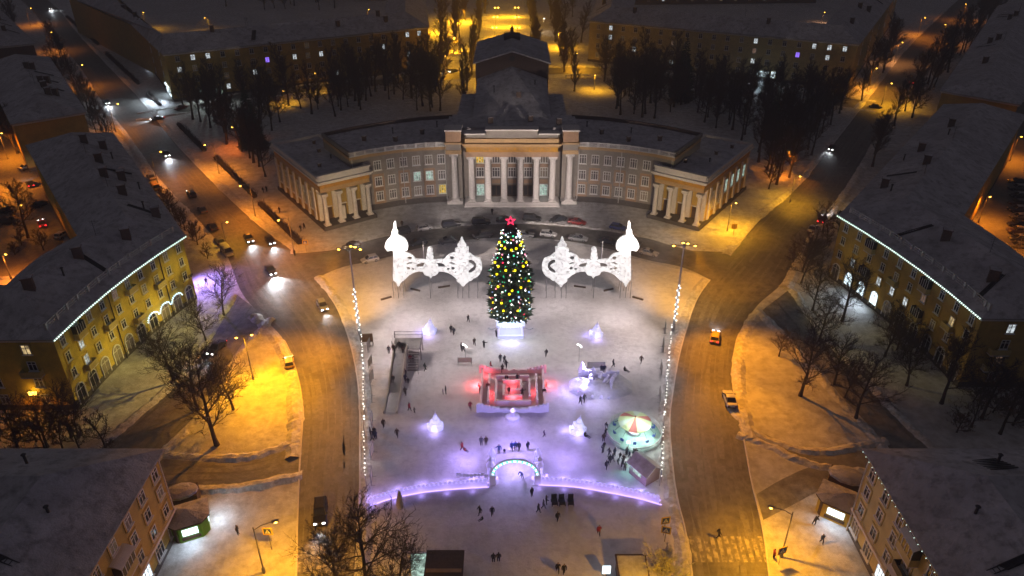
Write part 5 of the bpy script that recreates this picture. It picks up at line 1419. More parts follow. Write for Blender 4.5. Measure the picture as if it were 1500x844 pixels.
for q in (-1, 1): m.box((q * (Wd - .6), .7, .2), (.3, .3, .35)); m.box((q * (Wd + 1.4), 1.2, .2), (.3, .3, .35))
m.build('flood_lamp', 'led_violet', AR)

# ------------------------------------------------------------------ chain ride and hut
cc = at(928, 637); CR = thing('chain_ride', 'round children ride with striped canopy and pale lit floor', 'fairground ride', cc)
m = MB(); m.lathe((0, 0, 0), [(4.1, 0), (4.1, .35), (3.9, .4)], 36); m.build('floor', 'ride_floor', CR)
m = MB(); m.tube((0, 0, .3), (0, 0, 3.2), .28, .2, 10); m.lathe((0, 0, .4), [(.9, 0), (.9, .5), (.4, .8)], 12); m.build('mast', 'frame_white', CR)
m = MB(); n = 12; mi_f = lambda i, j: (0, 1, 2, 1)[(i // 2) % 4] if False else ((i // 2) % 2 if (i // 2) % 3 else 2)
m.lathe((0, 0, 2.5), [(2.5, 0), (2.55, .12), (1.4, .62), (.06, 1.05)], 24, mi_fn=lambda i, j: ((0, 1, 2, 1)[(i // 2) % 4]), cap=False); m.ball((0, 0, 3.65), .16, 8)
m.build('canopy', ['canvas_red', 'canvas_yellow', 'canvas_white'], CR)
seat = MB(); seat.box((0, 0, .0), (.45, .42, .06)); seat.box((0, .2, .25), (.45, .06, .5)); seat.box((0, -.1, .12), (.44, .05, .06)); sm_ = seat.mesh('seat', 'sign_blue')
ch = MB()
for k in range(10):
    a = 2 * PI * k / 10 + .2; x, y = math.cos(a), math.sin(a)
    link('seat', sm_, CR, (3.1 * x, 3.1 * y, .95), a - PI / 2); ch.tube((1.95 * x, 1.95 * y, 2.6), (3.1 * x, 3.1 * y, 1.5), .03, .03, 4); ch.tube((0, 0, 2.75), (2.0 * x, 2.0 * y, 2.6), .05, .05, 4)
ch.build('chain', 'dark_metal', CR)
m = MB(); Rr = 4.25
for k in range(34):
    a = 2 * PI * k / 34; b = 2 * PI * (k + 1) / 34
    if 4.0 < a < 4.35: continue
    p, q = Vector((Rr * math.cos(a), Rr * math.sin(a), 0)), Vector((Rr * math.cos(b), Rr * math.sin(b), 0)); m.tube(p, p + Vector((0, 0, 1.1)), .04, .04, 4)
    for z in (.35, .72, 1.1): m.tube(p + Vector((0, 0, z)), q + Vector((0, 0, z)), .045 if z < 1 else .12, .045 if z < 1 else .12, 5)
m.build('railing', 'frame_white', CR)
m = MB()
for k in range(12): a = 2 * PI * k / 12; m.ball((1.9 * math.cos(a), 1.9 * math.sin(a), 2.42), .1, 6)
m.build('canopy_bulbs', 'bulb_cool', CR)
m = MB(); m.box((0, 0, 0), (.5, .3, .35)); m.build('flood_lamp', 'bulb_cool', CR, loc=(-1.6, -4.6, 2.6)); m = MB(); m.tube((-1.6, -4.6, 0), (-1.6, -4.6, 2.5), .05, .05, 5); m.build('lamp_pole', 'dark_metal', CR)
light('POINT', (cc.x, cc.y - .4, 2.1), 620, (.72, 1.0, .9), CR, .5); light('POINT', (cc.x - 1.6, cc.y - 4.6, 2.2), 160, (.85, 1, .97), CR, .2)
light('POINT', (cc.x + 1.8, cc.y - 1.8, 2.0), 300, (.72, 1.0, .9), CR, .3)
hc = at(943, 697); HT = thing('ticket_hut', 'small ticket hut with a snowy gable roof beside the ride', 'hut', hc, .62)
m = MB(); w, l, e, rg = 1.35, 1.7, 2.1, 3.0
m.prism([(-w, -l), (w, -l), (w, l), (-w, l)], 0, e); m.add([(-w, -l, e), (w, -l, e), (0, -l, rg)], [(0, 1, 2)]); m.add([(-w, l, e), (w, l, e), (0, l, rg)], [(0, 2, 1)]); m.build('wall', ['hut_board'], HT)
m = MB()
for q in (-1, 1): m.add([(q * (w + .35), -l - .35, e - .2), (q * (w + .35), l + .35, e - .2), (0, l + .35, rg + .12), (0, -l - .35, rg + .12), (q * (w + .35), -l - .35, e - .08), (q * (w + .35), l + .35, e - .08), (0, l + .35, rg + .26), (0, -l - .35, rg + .26)], [(0, 1, 2, 3), (4, 5, 6, 7), (0, 4, 7, 3), (1, 2, 6, 5), (0, 1, 5, 4)])
m.build('roof', 'snow', HT)
m = MB(); m.box((w + .03, 0, 1.0), (.06, 2 * l - .1, 1.9)); m.build('side_panel', 'kiosk_yellow', HT)
m = MB(); m.box((-w - .04, .1, 1.35), (.06, 1.6, .9)); m.build('window', 'pane_green_white', HT)
m = MB()
for q in (-1, 1): m.tube((q * w, -l - .05, e - .1), (0, -l - .05, rg), .06, .06, 4)
m.build('gable_trim', 'wood_dark', HT)
light('POINT', (hc.x - 2.2, hc.y + .6, 1.6), 70, (.3, 1.0, .9), HT, .3)
# small play house frame and generator near the ride
def stand(px, py, label, h=2.0, w=1.6, tilt=.0, material='grey_metal'):
    p = at(px, py); t = thing('banner_frame', label, 'banner frame', p, tilt, 'banner frames along the square edge'); m = MB()
    for q in (-1, 1): m.tube((q * w / 2, 0, 0), (q * w / 2, 0, h), .05, .05, 5); m.tube((q * w / 2, -.5, 0), (q * w / 2, .5, 0), .04, .04, 4)
    for z in (.35, h): m.tube((-w / 2, 0, z), (w / 2, 0, z), .05, .05, 5)
    m.build('frame', material, t)
    m = MB(); m.box((0, .02, h * .6), (w - .1, .04, h * .72)); m.build('panel', 'canvas_white' if material == 'grey_metal' else 'wood', t)
# ------------------------------------------------------------------ street lamps
HEADM = {}
def lamp_head(parent, loc, rz, kind):
    if kind not in HEADM:
        m = MB(); m.box((0, 0, .08), (.85, .34, .16)); a = m.mesh('head', 'grey_metal')
        m = MB(); m.ball((.05, 0, -.05), .27, 8, sz=.7); b = m.mesh('lens', kind); HEADM[kind] = (a, b)
    o = link('lamp_head', HEADM[kind][0], parent, loc, rz); link('lens', HEADM[kind][1], o); return o
def street_lamp(px, py, label, e=1500, col=SODIUM, h=9.0, arm=(0, 0), heads=1, kind='lamp_sodium', group='street lamps', spot=155, blend=.7, aim=(0, 0)):
    """head seen at the pixel, h metres up; arm = ground vector from post to head"""
    hd = at(px, py, h); base = Vector((hd.x - arm[0], hd.y - arm[1], 0)); t = thing('street_lamp', label, 'street lamp', base, group=group)
    m = MB(); m.lathe((0, 0, 0), [(.2, 0), (.2, .8), (.11, .9), (.075, h)], 8); m.build('post', 'grey_metal', t)
    vec = [Vector((arm[0], arm[1], 0))]
    if heads == 2: vec.append(-vec[0])
    for v in vec:
        L = max(v.length, .01); rz = math.atan2(v.y, v.x) if L > .1 else 0
        m = MB(); m.path([(0, 0, h - .5), (L * .35, 0, h - .05), (max(L - .3, .05), 0, h + .08)], .05, 5); m.build('arm', 'grey_metal', t, rz=rz)
        lamp_head(t, (v.x, v.y, h), rz, kind)
        if e: light('SPOT', (base.x + v.x, base.y + v.y, h - .35), e, col, t, .22, spot, blend, aim=(base.x + v.x + aim[0], base.y + v.y + aim[1], 0))
    return t
SL_ = street_lamp
# left avenue (heads hang over the carriageway from its left side)
for i, (x, y, e, lab) in enumerate(((45, 12, 4500, 'street lamp left of the avenue at the top left corner'), (75, 47, 3800, 'lit street lamp left of the avenue, second from the top'), (120, 95, 4200, 'lit street lamp left of the avenue among bare trees'),
      (172, 152, 4200, 'lit street lamp left of the avenue by oncoming headlights'), (235, 222, 4200, 'street lamp left of the avenue beside the yellow van'))): SL_(x, y, lab, e, ORANGE, arm=(2.2, 1.4))
SL_(332, 325, 'glowing orange lamp among the parked cars', 1600, AMBER, h=6, arm=(1.0, .5))
SL_(340, 186, 'orange lamp glowing through branches left of the theatre', 2600, (1.0, .20, .02), h=7, arm=(-1.2, .8))
for x, y, e, lab in ((300, 212, 7500, 'tall lamp over the left avenue pavement, far one'), (352, 272, 8000, 'tall lamp over the left avenue pavement, middle one'), (408, 322, 5000, 'tall lamp over the left avenue pavement, near one')):
    SL_(x, y, lab, e, ORANGE, h=9, arm=(-1.8, -1.2))
SL_(462, 107, 'yellow lamp on the park street before the far left house', 2200, AMBER, h=6.5, arm=(.6, -1.2)); SL_(415, 133, 'lamp by the snowy lawn in the left park', 2000, AMBER, h=5, arm=(.6, -1))
SL_(300, 26, 'lamp in the yard beyond the far left house', 9000, AMBER, h=8, arm=(-1, -1)); SL_(540, 14, 'lamp at the back gable of the far left house', 2600, ORANGE, h=8, arm=(1, 0)); SL_(210, 18, 'orange lamp in the yard behind the avenue corner', 3500, AMBER, h=9, arm=(1, -1))
# left island and lower left
SL_(368, 490, 'two armed lamp on the left island', 6200, (1, .42, .0), h=9, arm=(1.1, .4), heads=2, aim=(5.5, -6))
SL_(403, 764, 'arched lamp over the yellow crossing sign, lower left', 5600, SODIUM, h=8, arm=(2.4, .9), aim=(1, 0))
# right side
SL_(1130, 743, 'arched lamp over the lower right pavement', 6800, SODIUM, h=8, arm=(-2.4, .8), aim=(0, -1))
SL_(1078, 297, 'yellow lamp beside the right pavilion', 7560, AMBER, h=7.5, arm=(.9, -.3), spot=165)
SL_(1156, 222, 'orange lamp among trees by the right avenue', 7200, ORANGE, h=7.5, arm=(1.0, -.5))
SL_(1172, 258, 'lamp lighting the pavement beyond the right pavilion', 5040, AMBER, h=7.5, arm=(1.0, -.5))
SL_(1284, 100, 'bright amber lamp at the far right corner', 10752, (1.0, .36, .02), h=9, arm=(1.2, -.8)); SL_(1306, 122, 'lamp lighting the snow at the far right crossroads', 10800, AMBER, h=8, arm=(1.2, -.8))
SL_(1355, 26, 'lamp by the right avenue near the top edge', 5440, ORANGE, h=9, arm=(1, -.8)); SL_(1322, 62, 'lamp by the right avenue above the crossroads', 5440, (1, .38, .1), h=9, arm=(1, -.8)); SL_(1385, 36, 'second lamp by the right avenue near the top edge', 4800, ORANGE, h=9, arm=(-1, -.8)); SL_(1415, 6, 'lamp at the top edge of the right avenue', 4800, ORANGE, h=9, arm=(-1, -.8))
SL_(1450, 288, 'lamp on the courtyard side of the right curved house', 7020, ORANGE, h=7, arm=(.6, 0)); SL_(1496, 200, 'far lamp in the right courtyard', 7200, ORANGE, h=7.5, arm=(.8, 0)); SL_(1508, 330, 'lamp over the parked cars in the right courtyard', 5200, ORANGE, h=8, arm=(.5, 0))
SL_(1208, 18, 'lamp by the small yard stair at the top right', 1800, (1, .5, .25), h=6, arm=(.5, -.5))
SL_(872, 110, 'yellow lamp on the park street right of the stage tower', 3780, AMBER, h=6, arm=(0, -1.0)); SL_(845, 78, 'orange lamp by the gable of the far right house', 12960, AMBER, h=7, arm=(.8, 0)); SL_(820, 48, 'lamp in the trees right of the alley', 13000, AMBER, h=7, arm=(.5, 0)); SL_(797, 27, 'whitish lamp right of the alley', 1200, (1, .7, .4), h=7, arm=(.5, 0), kind='lamp_white')
SL_(666, 55, 'orange lamp in the strip left of the alley', 39000, AMBER, h=7, arm=(.5, 0), spot=170, blend=.3); SL_(673, 13, 'far orange lamp in the strip left of the alley', 37800, AMBER, h=7, arm=(.5, 0), spot=170, blend=.3); SL_(652, 82, 'lamp above the car behind the stage tower', 8100, AMBER, h=7, arm=(.5, 0), spot=170, blend=.3); SL_(640, 28, 'lamp by the gable of the far left house', 24000, AMBER, h=7, arm=(-.5, 0), spot=170, blend=.3)
# left courtyard
SL_(-12, 240, 'lamp in the left courtyard, out at the frame edge', 14400, ORANGE, h=8, arm=(.8, 0)); SL_(30, 300, 'lamp over the cars of the left courtyard', 3000, ORANGE, h=8, arm=(.8, 0)); SL_(8, 372, 'lamp at the near end of the left courtyard', 5200, (1, .25, .02), h=6, arm=(.8, 0)); SL_(2, 195, 'far lamp in the left courtyard', 10400, ORANGE, h=8, arm=(.8, 0))
# alley: pairs of double-headed candelabra
for k in range(6):
    y = 297 + k * 29
    for s, lab in ((-1, 'twin globe lamp in the row on the left edge of the alley'), (1, 'twin globe lamp in the row on the right edge of the alley')):
        t = thing('alley_lamp', lab, 'lamp', (s * 5.7 - 3, y, 0), group='twin globe lamps left of the alley' if s < 0 else 'twin globe lamps right of the alley')
        m = MB(); m.lathe((0, 0, 0), [(.16, 0), (.16, .6), (.07, .7), (.06, 5.0)], 8); m.tube((-.9, 0, 4.7), (.9, 0, 4.7), .05, .05, 5); m.build('post', 'dark_metal', t)
        for q in (-1, 1): m = MB(); m.ball((q * .95, 0, 5.0), .36, 10); m.build('globe', 'lamp_sodium', t)
        light('POINT', (s * 4.4 - 3, y - .4, 4.6), 6500, (1, .46, .01), t, .3)

# ------------------------------------------------------------------ the two tall floodlight masts of the square
def mast(s, base_px, label):
    b = at(*base_px); t = thing('floodlight_mast', label, 'floodlight mast', b, group=None); h = 18.0
    m = MB(); m.lathe((0, 0, 0), [(.34, 0), (.34, 1.2), (.24, 1.3), (.11, h)], 10); m.build('pole', 'pale_metal', t)
    m = MB(); m.tube((-1.9, 0, h - .1), (1.9, 0, h - .1), .07, .07, 5); m.tube((0, -1.2, h - .1), (0, 1.2, h - .1), .07, .07, 5); m.lathe((0, 0, h - .4), [(.3, 0), (.3, .4), (.05, .6)], 8); m.build('crossarm', 'grey_metal', t)
    for i, (dx, dy) in enumerate(((-1.9, 0), (1.9, 0), (0, 1.2), (.8, .9))):
        lamp_head(t, (dx, dy, h), 0, 'lamp_sodium')
    g = MB()
    for k in range(16): g.ball((-.28 * s * 0 + .3 * math.cos(k * 2.2), -.3, 2.4 + k * .5), .14, 6)
    g.build('wound_bulbs', 'bulb_white', t)
    top = Vector((b.x, b.y, h - .6))
    # amber heads and added amber spots over the road and pavement, cool heads on the square and the theatre front
    A2, WH = (1.0, .335, .0), (1.0, .85, .86)
    light('SPOT', top + Vector((s * 1.9, 0, 0)), 26000, (1, .44, .014), t, .3, 84, .9, aim=(b.x + s * 8, b.y + 16, 0))
    light('SPOT', top + Vector((s * 1.9, -.3, 0)), 58000 if s < 0 else 46000, A2, t, .3, 76, 1.0, aim=(s * 40, b.y - 10, 0))
    light('SPOT', top + Vector((s * 1.9, -.6, 0)), 70000 if s < 0 else 60000, A2, t, .3, 56, 1.0, aim=(s * 37, b.y - 36, 0))
    light('SPOT', top + Vector((s * 1.9, .6, 0)), 38000, A2, t, .3, 60, 1.0, aim=(s * 52, b.y + 28, 0))
    for y_, e1, e2 in ((b.y - 24, 4600, 10000), (b.y - 3, 6200, 13500), (b.y + 15, 5600, 14500)):
        light('SPOT', top + Vector((-s * 1.9, 0, .3)), e1 * 1.5, WH, t, .35, 78, .7, aim=(s * 15.0, y_, 0))
        light('SPOT', top + Vector((-s * 1.9, .4, .3)), e2, WH, t, .35, 40, .8, aim=(-s * 1.0, y_, 0))
    light('SPOT', top + Vector((0, .3, -.2)), 5500, (1.0, .70, .46), t, .3, 120, .9, aim=(b.x - s * 5, b.y + 6, 0))  # added warm downlight, fills the dark band at the mast foot
    light('SPOT', top + Vector((0, 1.2, .3)), 140000, (1.0, .82, .72), t, .35, 46, .8, aim=(-s * 3.0, 176, 6))
    light('SPOT', top + Vector((s * .8, .9, 0)), 44000, (1.0, .74, .42), t, .3, 34, .9, aim=(s * 39, 166, 4))
    for y_ in (99, 112, 125): light('SPOT', top + Vector((s * 1.9, .2, 0)), 40000 if s < 0 else 9000, (1.0, .74, .16), t, .3, 31, .8, aim=(s * 67, y_ + (0 if s < 0 else 8), 2.5))  # beams added to brighten the fronts of the curved houses
    return t
mast(-1, (527, 490), 'tall floodlight mast at the left edge of the square')
mast(1, (986, 484), 'tall floodlight mast at the right edge of the square')

# garland posts down both edges of the square
def edge_garland(px, label, s):
    pts = [at(x, y, 3.0) for x, y in px]; org = Vector((pts[0].x, pts[0].y, 0)); t = thing('light_garland', label, 'light garland', org)
    m = MB(); P_ = catmull(pts, 5); m.path([p - org for p in P_], .03, 4); m.build('cable', 'dark_metal', t)
    R2 = random.Random(9); q = 0; 
    for p, d in along(P_, .85):
        if R2.random() < .12: continue
        link('bulb', BM_S if R2.random() < .6 else BM_W, t, p - org + Vector((R2.uniform(-.05, .05), R2.uniform(-.3, .3), R2.uniform(-.12, .06))))
    m = MB()
    for p, d in along(P_, 5.5): m.tube((p.x - org.x, p.y - org.y, 0), (p.x - org.x, p.y - org.y, 3.1), .06, .05, 6)
    m.build('post', 'grey_metal', t)
    for p, d in along(P_, 8): light('POINT', (p.x - s * .3, p.y, 2.6), 70, (1, .97, .92), t, .2)
edge_garland([(525, 480), (529, 492), (531, 515), (532, 550), (532, 575), (533, 600), (532, 640), (534, 670), (535, 700)], 'white bulb garland on posts along the left edge of the square', -1)
edge_garland([(985, 476), (982, 500), (979, 530), (977, 560), (974, 595), (972, 630), (970, 665), (969, 706)], 'white bulb garland on posts along the right edge of the square', 1)
BANN = [(541, 512, 'banner frame by the left garland, topmost'), (543, 538, 'banner frame left of the slide'), (545, 560, 'banner frame left of the slide foot'), (545, 585, 'banner frame just below the slide level, left edge'), (545, 622, 'banner frame by the crowd at the left edge'), (546, 668, 'banner frame low on the left edge'), (545, 705, 'banner frame nearest the left ice wall'),
        (974, 485, 'banner frame by the right mast foot'), (971, 512, 'banner frame on the right edge by the walking person'), (968, 545, 'banner frame on the right edge above the hill'), (966, 585, 'banner frame on the right edge above the ride'), (969, 640, 'banner frame behind the ride'), (967, 700, 'banner frame beside the hut')]
for x, y, lab in BANN: stand(x, y, lab, 2.1, 1.8, PI / 2 + rnd.uniform(-.25, .25))
stand(538, 505, 'wooden board by the foot of the left mast', 2.4, 2.2, .1, 'wood'); stand(681, 533, 'low information frame left of the maze', 1.3, 2.4, 0); stand(873, 541, 'low information frame at the ice hill', 1.5, 3.0, 0)
def cresc(px, py, label):
    p = at(px, py); t = thing('garden_lamp', label, 'lamp', p); m = MB(); m.tube((0, 0, 0), (0, 0, 3.2), .05, .04, 6); m.build('post', 'grey_metal', t)
    m = MB(); m.path([Vector((-.5 + .8 * math.sin(a * .3), 0, 3.2 + .5 * math.cos(a * .35))) for a in range(6)], .12, 6); m.build('curved_head', 'bulb_white', t)
    light('POINT', (p.x, p.y - .6, 3.0), 60, (1, .95, .9), t, .2)
cresc(848, 530, 'small lamp with a curved white head above the ice hill'); cresc(682, 530, 'small lamp with a curved white head left of the maze')
for x, y, lab in ((621.5, 381, 'short white pole behind the left gate'), (881, 381, 'short white pole behind the right gate')):
    p = at(x, y); t = thing('white_pole', lab, 'pole', p); m = MB(); m.tube((0, 0, 0), (0, 0, 4.6), .13, .11, 8); m.build('shaft', 'frame_white', t); m = MB(); m.box((0, 0, .1), (.6, .6, .2)); m.build('foot', 'pale_metal', t)
for x, y, lab, w in ((632, 752 - 20, 'violet shaded wedge cover before the left ice wall', 1),): pass

# ------------------------------------------------------------------ signs
def crossing_sign(px, py, label, h=2.6, rz=0.0):
    p = at(px, py, h); t = thing('crossing_sign', label, 'road sign', (p.x, p.y, 0), rz); m = MB(); m.tube((0, 0, 0), (0, 0, h + .5), .05, .05, 6); m.build('post', 'grey_metal', t)
    m = MB(); m.box((0, -.07, h), (1.25, .05, 1.25)); m.box((0, -.10, h), (.92, .03, .92), mi=1)
    m.add([(-.38, -.12, h - .34), (.38, -.12, h - .34), (0, -.12, h + .36)], [(0, 1, 2)], 2)
    m.tube((0, -.13, h + .12), (0, -.13, h + .13), .06, .06, 6, 3); m.strip((0, -.13, h + .06), (-.02, -.13, h - .1), .05, .04, Vector((1, 0, 0)), 3); m.strip((-.02, -.13, h - .1), (-.13, -.13, h - .3), .03, .03, Vector((1, 0, 0)), 3); m.strip((-.02, -.13, h - .1), (.11, -.13, h - .3), .03, .03, Vector((1, 0, 0)), 3)
    m.build('plate', ['sign_yellow', 'sign_blue', 'sign_white', 'sign_black'], t)
crossing_sign(392, 778, 'yellow framed pedestrian crossing sign, lower left', 3.4); crossing_sign(975, 762, 'pedestrian crossing sign right of the square near the bottom', 2.8, .2); crossing_sign(976, 776, 'second crossing sign below the other, right of the square', 2.2, -.3)
crossing_sign(1146, 806, 'dark backed crossing sign on the lower right pavement', 2.6, PI * .1); crossing_sign(447, 355, 'small crossing sign at the corner of the left pavilion', 2.4); crossing_sign(1076, 332, 'dark sign on the pavement by the right pavilion', 2.4, PI)

# ------------------------------------------------------------------ kiosks and panels at the lower edge
def kiosk(px, py, label, rz, wall, e, snow_pile=True, w=4.6, d=3.8):
    p = at(px, py); t = thing('kiosk', label, 'kiosk', p, rz); m = MB(); hh = 2.7
    pl = [(-w / 2, -d / 2 + .9), (-w / 2 + .9, -d / 2), (w / 2 - .9, -d / 2), (w / 2, -d / 2 + .9), (w / 2, d / 2), (-w / 2, d / 2)]
    m.prism(pl, 0, hh); m.build('wall', wall, t)
    m = MB(); q = [(x * 1.16, y * 1.18) for x, y in pl]; m.prism(q, hh, hh + .22, 1)
    n = len(q); m.add([(x, y, hh + .22) for x, y in q] + [(0, .2, hh + 1.0)], [(i, (i + 1) % n, n) for i in range(n)]); m.build('roof', ['roof_snow', 'wood_dark'], t)
    m = MB(); m.box((0, -d / 2 - .03, 1.6), (w * .42, .06, 1.1)); m.build('window', 'shop_white', t)
    m = MB(); m.box((w / 2 + .03, .3, 1.6), (.06, 1.5, 1.3)); m.build('window', 'shop_white', t)
    m = MB(); m.box((-w / 2 - .03, .3, 1.6), (.06, 1.3, 1.2)); m.build('window', 'shop_white', t)
    m = MB(); m.box((0, -d / 2 - .05, .6), (w * .5, .08, .5)); m.box((-w * .36, -d / 2 + .4, 1.3), (.5, .5, 2.5), .78); m.build('trim', 'wood_dark', t)
    R3 = Matrix.Rotation(rz, 3, 'Z')
    for v, en in ((Vector((0, -d / 2 - .9, 2.2)), e), (Vector((w / 2 + .9, .3, 2.2)), e * 1.2)):
        c = p + R3 @ v; light('SPOT', c, en, (.72, .86, 1.0), t, .4, 165, .5, aim=c + R3 @ Vector((v.x * .5, v.y * .5, -2)))
    return t
kiosk(281, 776, 'green kiosk with lit windows at the lower left', .42, 'kiosk_green', 330)
t = thing('snow_heaped_shed', 'low snow covered shed behind the green kiosk', 'shed', at(270, 738), .3); m = MB(); m.box((0, 0, 1.1), (4.2, 2.6, 2.2)); m.build('wall', 'wood_dark', t); m = MB(); m.lathe((0, 0, 2.2), [(2.3, 0), (2.2, .3), (1.2, .6), (.1, .7)], 12, sy=.7); m.build('roof', 'roof_snow', t)
kiosk(1226, 752, 'yellow kiosk with one lit window at the lower right', -.62, 'kiosk_yellow', 260, w=5.2)
t = thing('snow_heaped_shed', 'snow capped shed joined to the yellow kiosk', 'shed', at(1236, 716), -.5); m = MB(); m.box((0, 0, 1.2), (4.6, 2.8, 2.4)); m.build('wall', 'wood_dark', t); m = MB(); m.lathe((0, 0, 2.4), [(2.6, 0), (2.5, .3), (1.4, .55), (.1, .65)], 10, sy=.7); m.build('roof', 'roof_snow', t)
t = thing('awning_stall', 'lime yellow awning stall beside the yellow kiosk', 'stall', at(1262, 768), -.5); m = MB()
m.add([(-1.9, -1.2, 2.2), (1.9, -1.2, 2.2), (1.9, 1.2, 2.9), (-1.9, 1.2, 2.9), (-1.9, -1.2, 2.12), (1.9, -1.2, 2.12), (1.9, 1.2, 2.82), (-1.9, 1.2, 2.82)], [(0, 1, 2, 3), (4, 7, 6, 5), (0, 4, 5, 1), (1, 5, 6, 2), (3, 2, 6, 7), (0, 3, 7, 4)]); m.build('awning', 'kiosk_green', t)
m = MB()
for x in (-1.8, 1.8):
    for y in (-1.1, 1.1): m.tube((x, y, 0), (x, y, 2.15 if y < 0 else 2.8), .05, .05, 5)
m.build('post', 'grey_metal', t)
m = MB(); m.box((0, -.2, .5), (3.2, 1.0, 1.0)); m.build('counter', 'frame_white', t)
# bottom edge: lit panel and dark box, small hut, lit sign
t = thing('display_board', 'tilted pale lit display panel at the bottom edge', 'display panel', at(617, 838), .05); m = MB(); m.box((0, 0, 1.3), (2.3, .2, 2.6), rx=-.6); m.build('screen', 'pane_green_white', t); m = MB(); m.box((0, .2, 1.2), (2.5, .2, 2.8), rx=-.6); m.build('frame', 'grey_metal', t)
light('POINT', at(630, 838, 2.0), 160, (.6, .9, 1), t, .3)
t = thing('dark_pavilion_box', 'dark brown flat topped box beside the lit panel', 'booth', at(652, 852), .0); m = MB(); m.box((0, 0, 1.3), (4.3, 4.6, 2.6)); m.build('wall', 'wood_dark', t); m = MB(); m.box((0, 0, 2.66), (4.7, 5.0, .12)); m.box((0, -.6, 2.76), (4.3, .5, .1), mi=1); m.build('roof', ['brick_dark', 'salmon_panel'], t)
t = thing('snowy_booth', 'snow roofed booth at the bottom edge right of centre', 'booth', at(924, 852), .0); m = MB(); m.box((0, 0, 1.2), (3.4, 3.6, 2.4)); m.build('wall', 'wood_dark', t); m = MB(); m.box((0, 0, 2.5), (3.8, 4.0, .2)); m.box((0, -.1, 2.65), (3.4, 3.5, .14), mi=1); m.build('roof', ['wood_dark', 'snow'], t)
t = thing('lit_sign', 'small white lit sign beside the snowy booth', 'sign', at(887, 850), .0); m = MB(); m.box((0, 0, 1.9), (1.0, .15, 1.3)); m.build('screen', 'shop_white', t); m = MB(); m.tube((0, .1, 0), (0, .1, 1.4), .07, .07, 6); m.build('post', 'grey_metal', t)
# a lamp over the yellow pavement, then unseen ones added to brighten roads and walls
SL_(960, 872, 'street lamp over the yellow pavement at the bottom edge', 4800, (1, .44, .0), h=9, arm=(1.5, 0), aim=(0, 4))
SL_(1075, 900, 'unseen street lamp added by the right road below the frame', 8000, (1, .46, .012), h=9, arm=(1.5, 0)); SL_(500, 905, 'unseen street lamp added by the left road below the frame', 8000, (1, .46, .012), h=9, arm=(-1.5, 0)); SL_(300, 915, 'unseen street lamp added by the bottom left house below the frame', 2500, (1, .42, .02), h=9, arm=(1.5, 0))
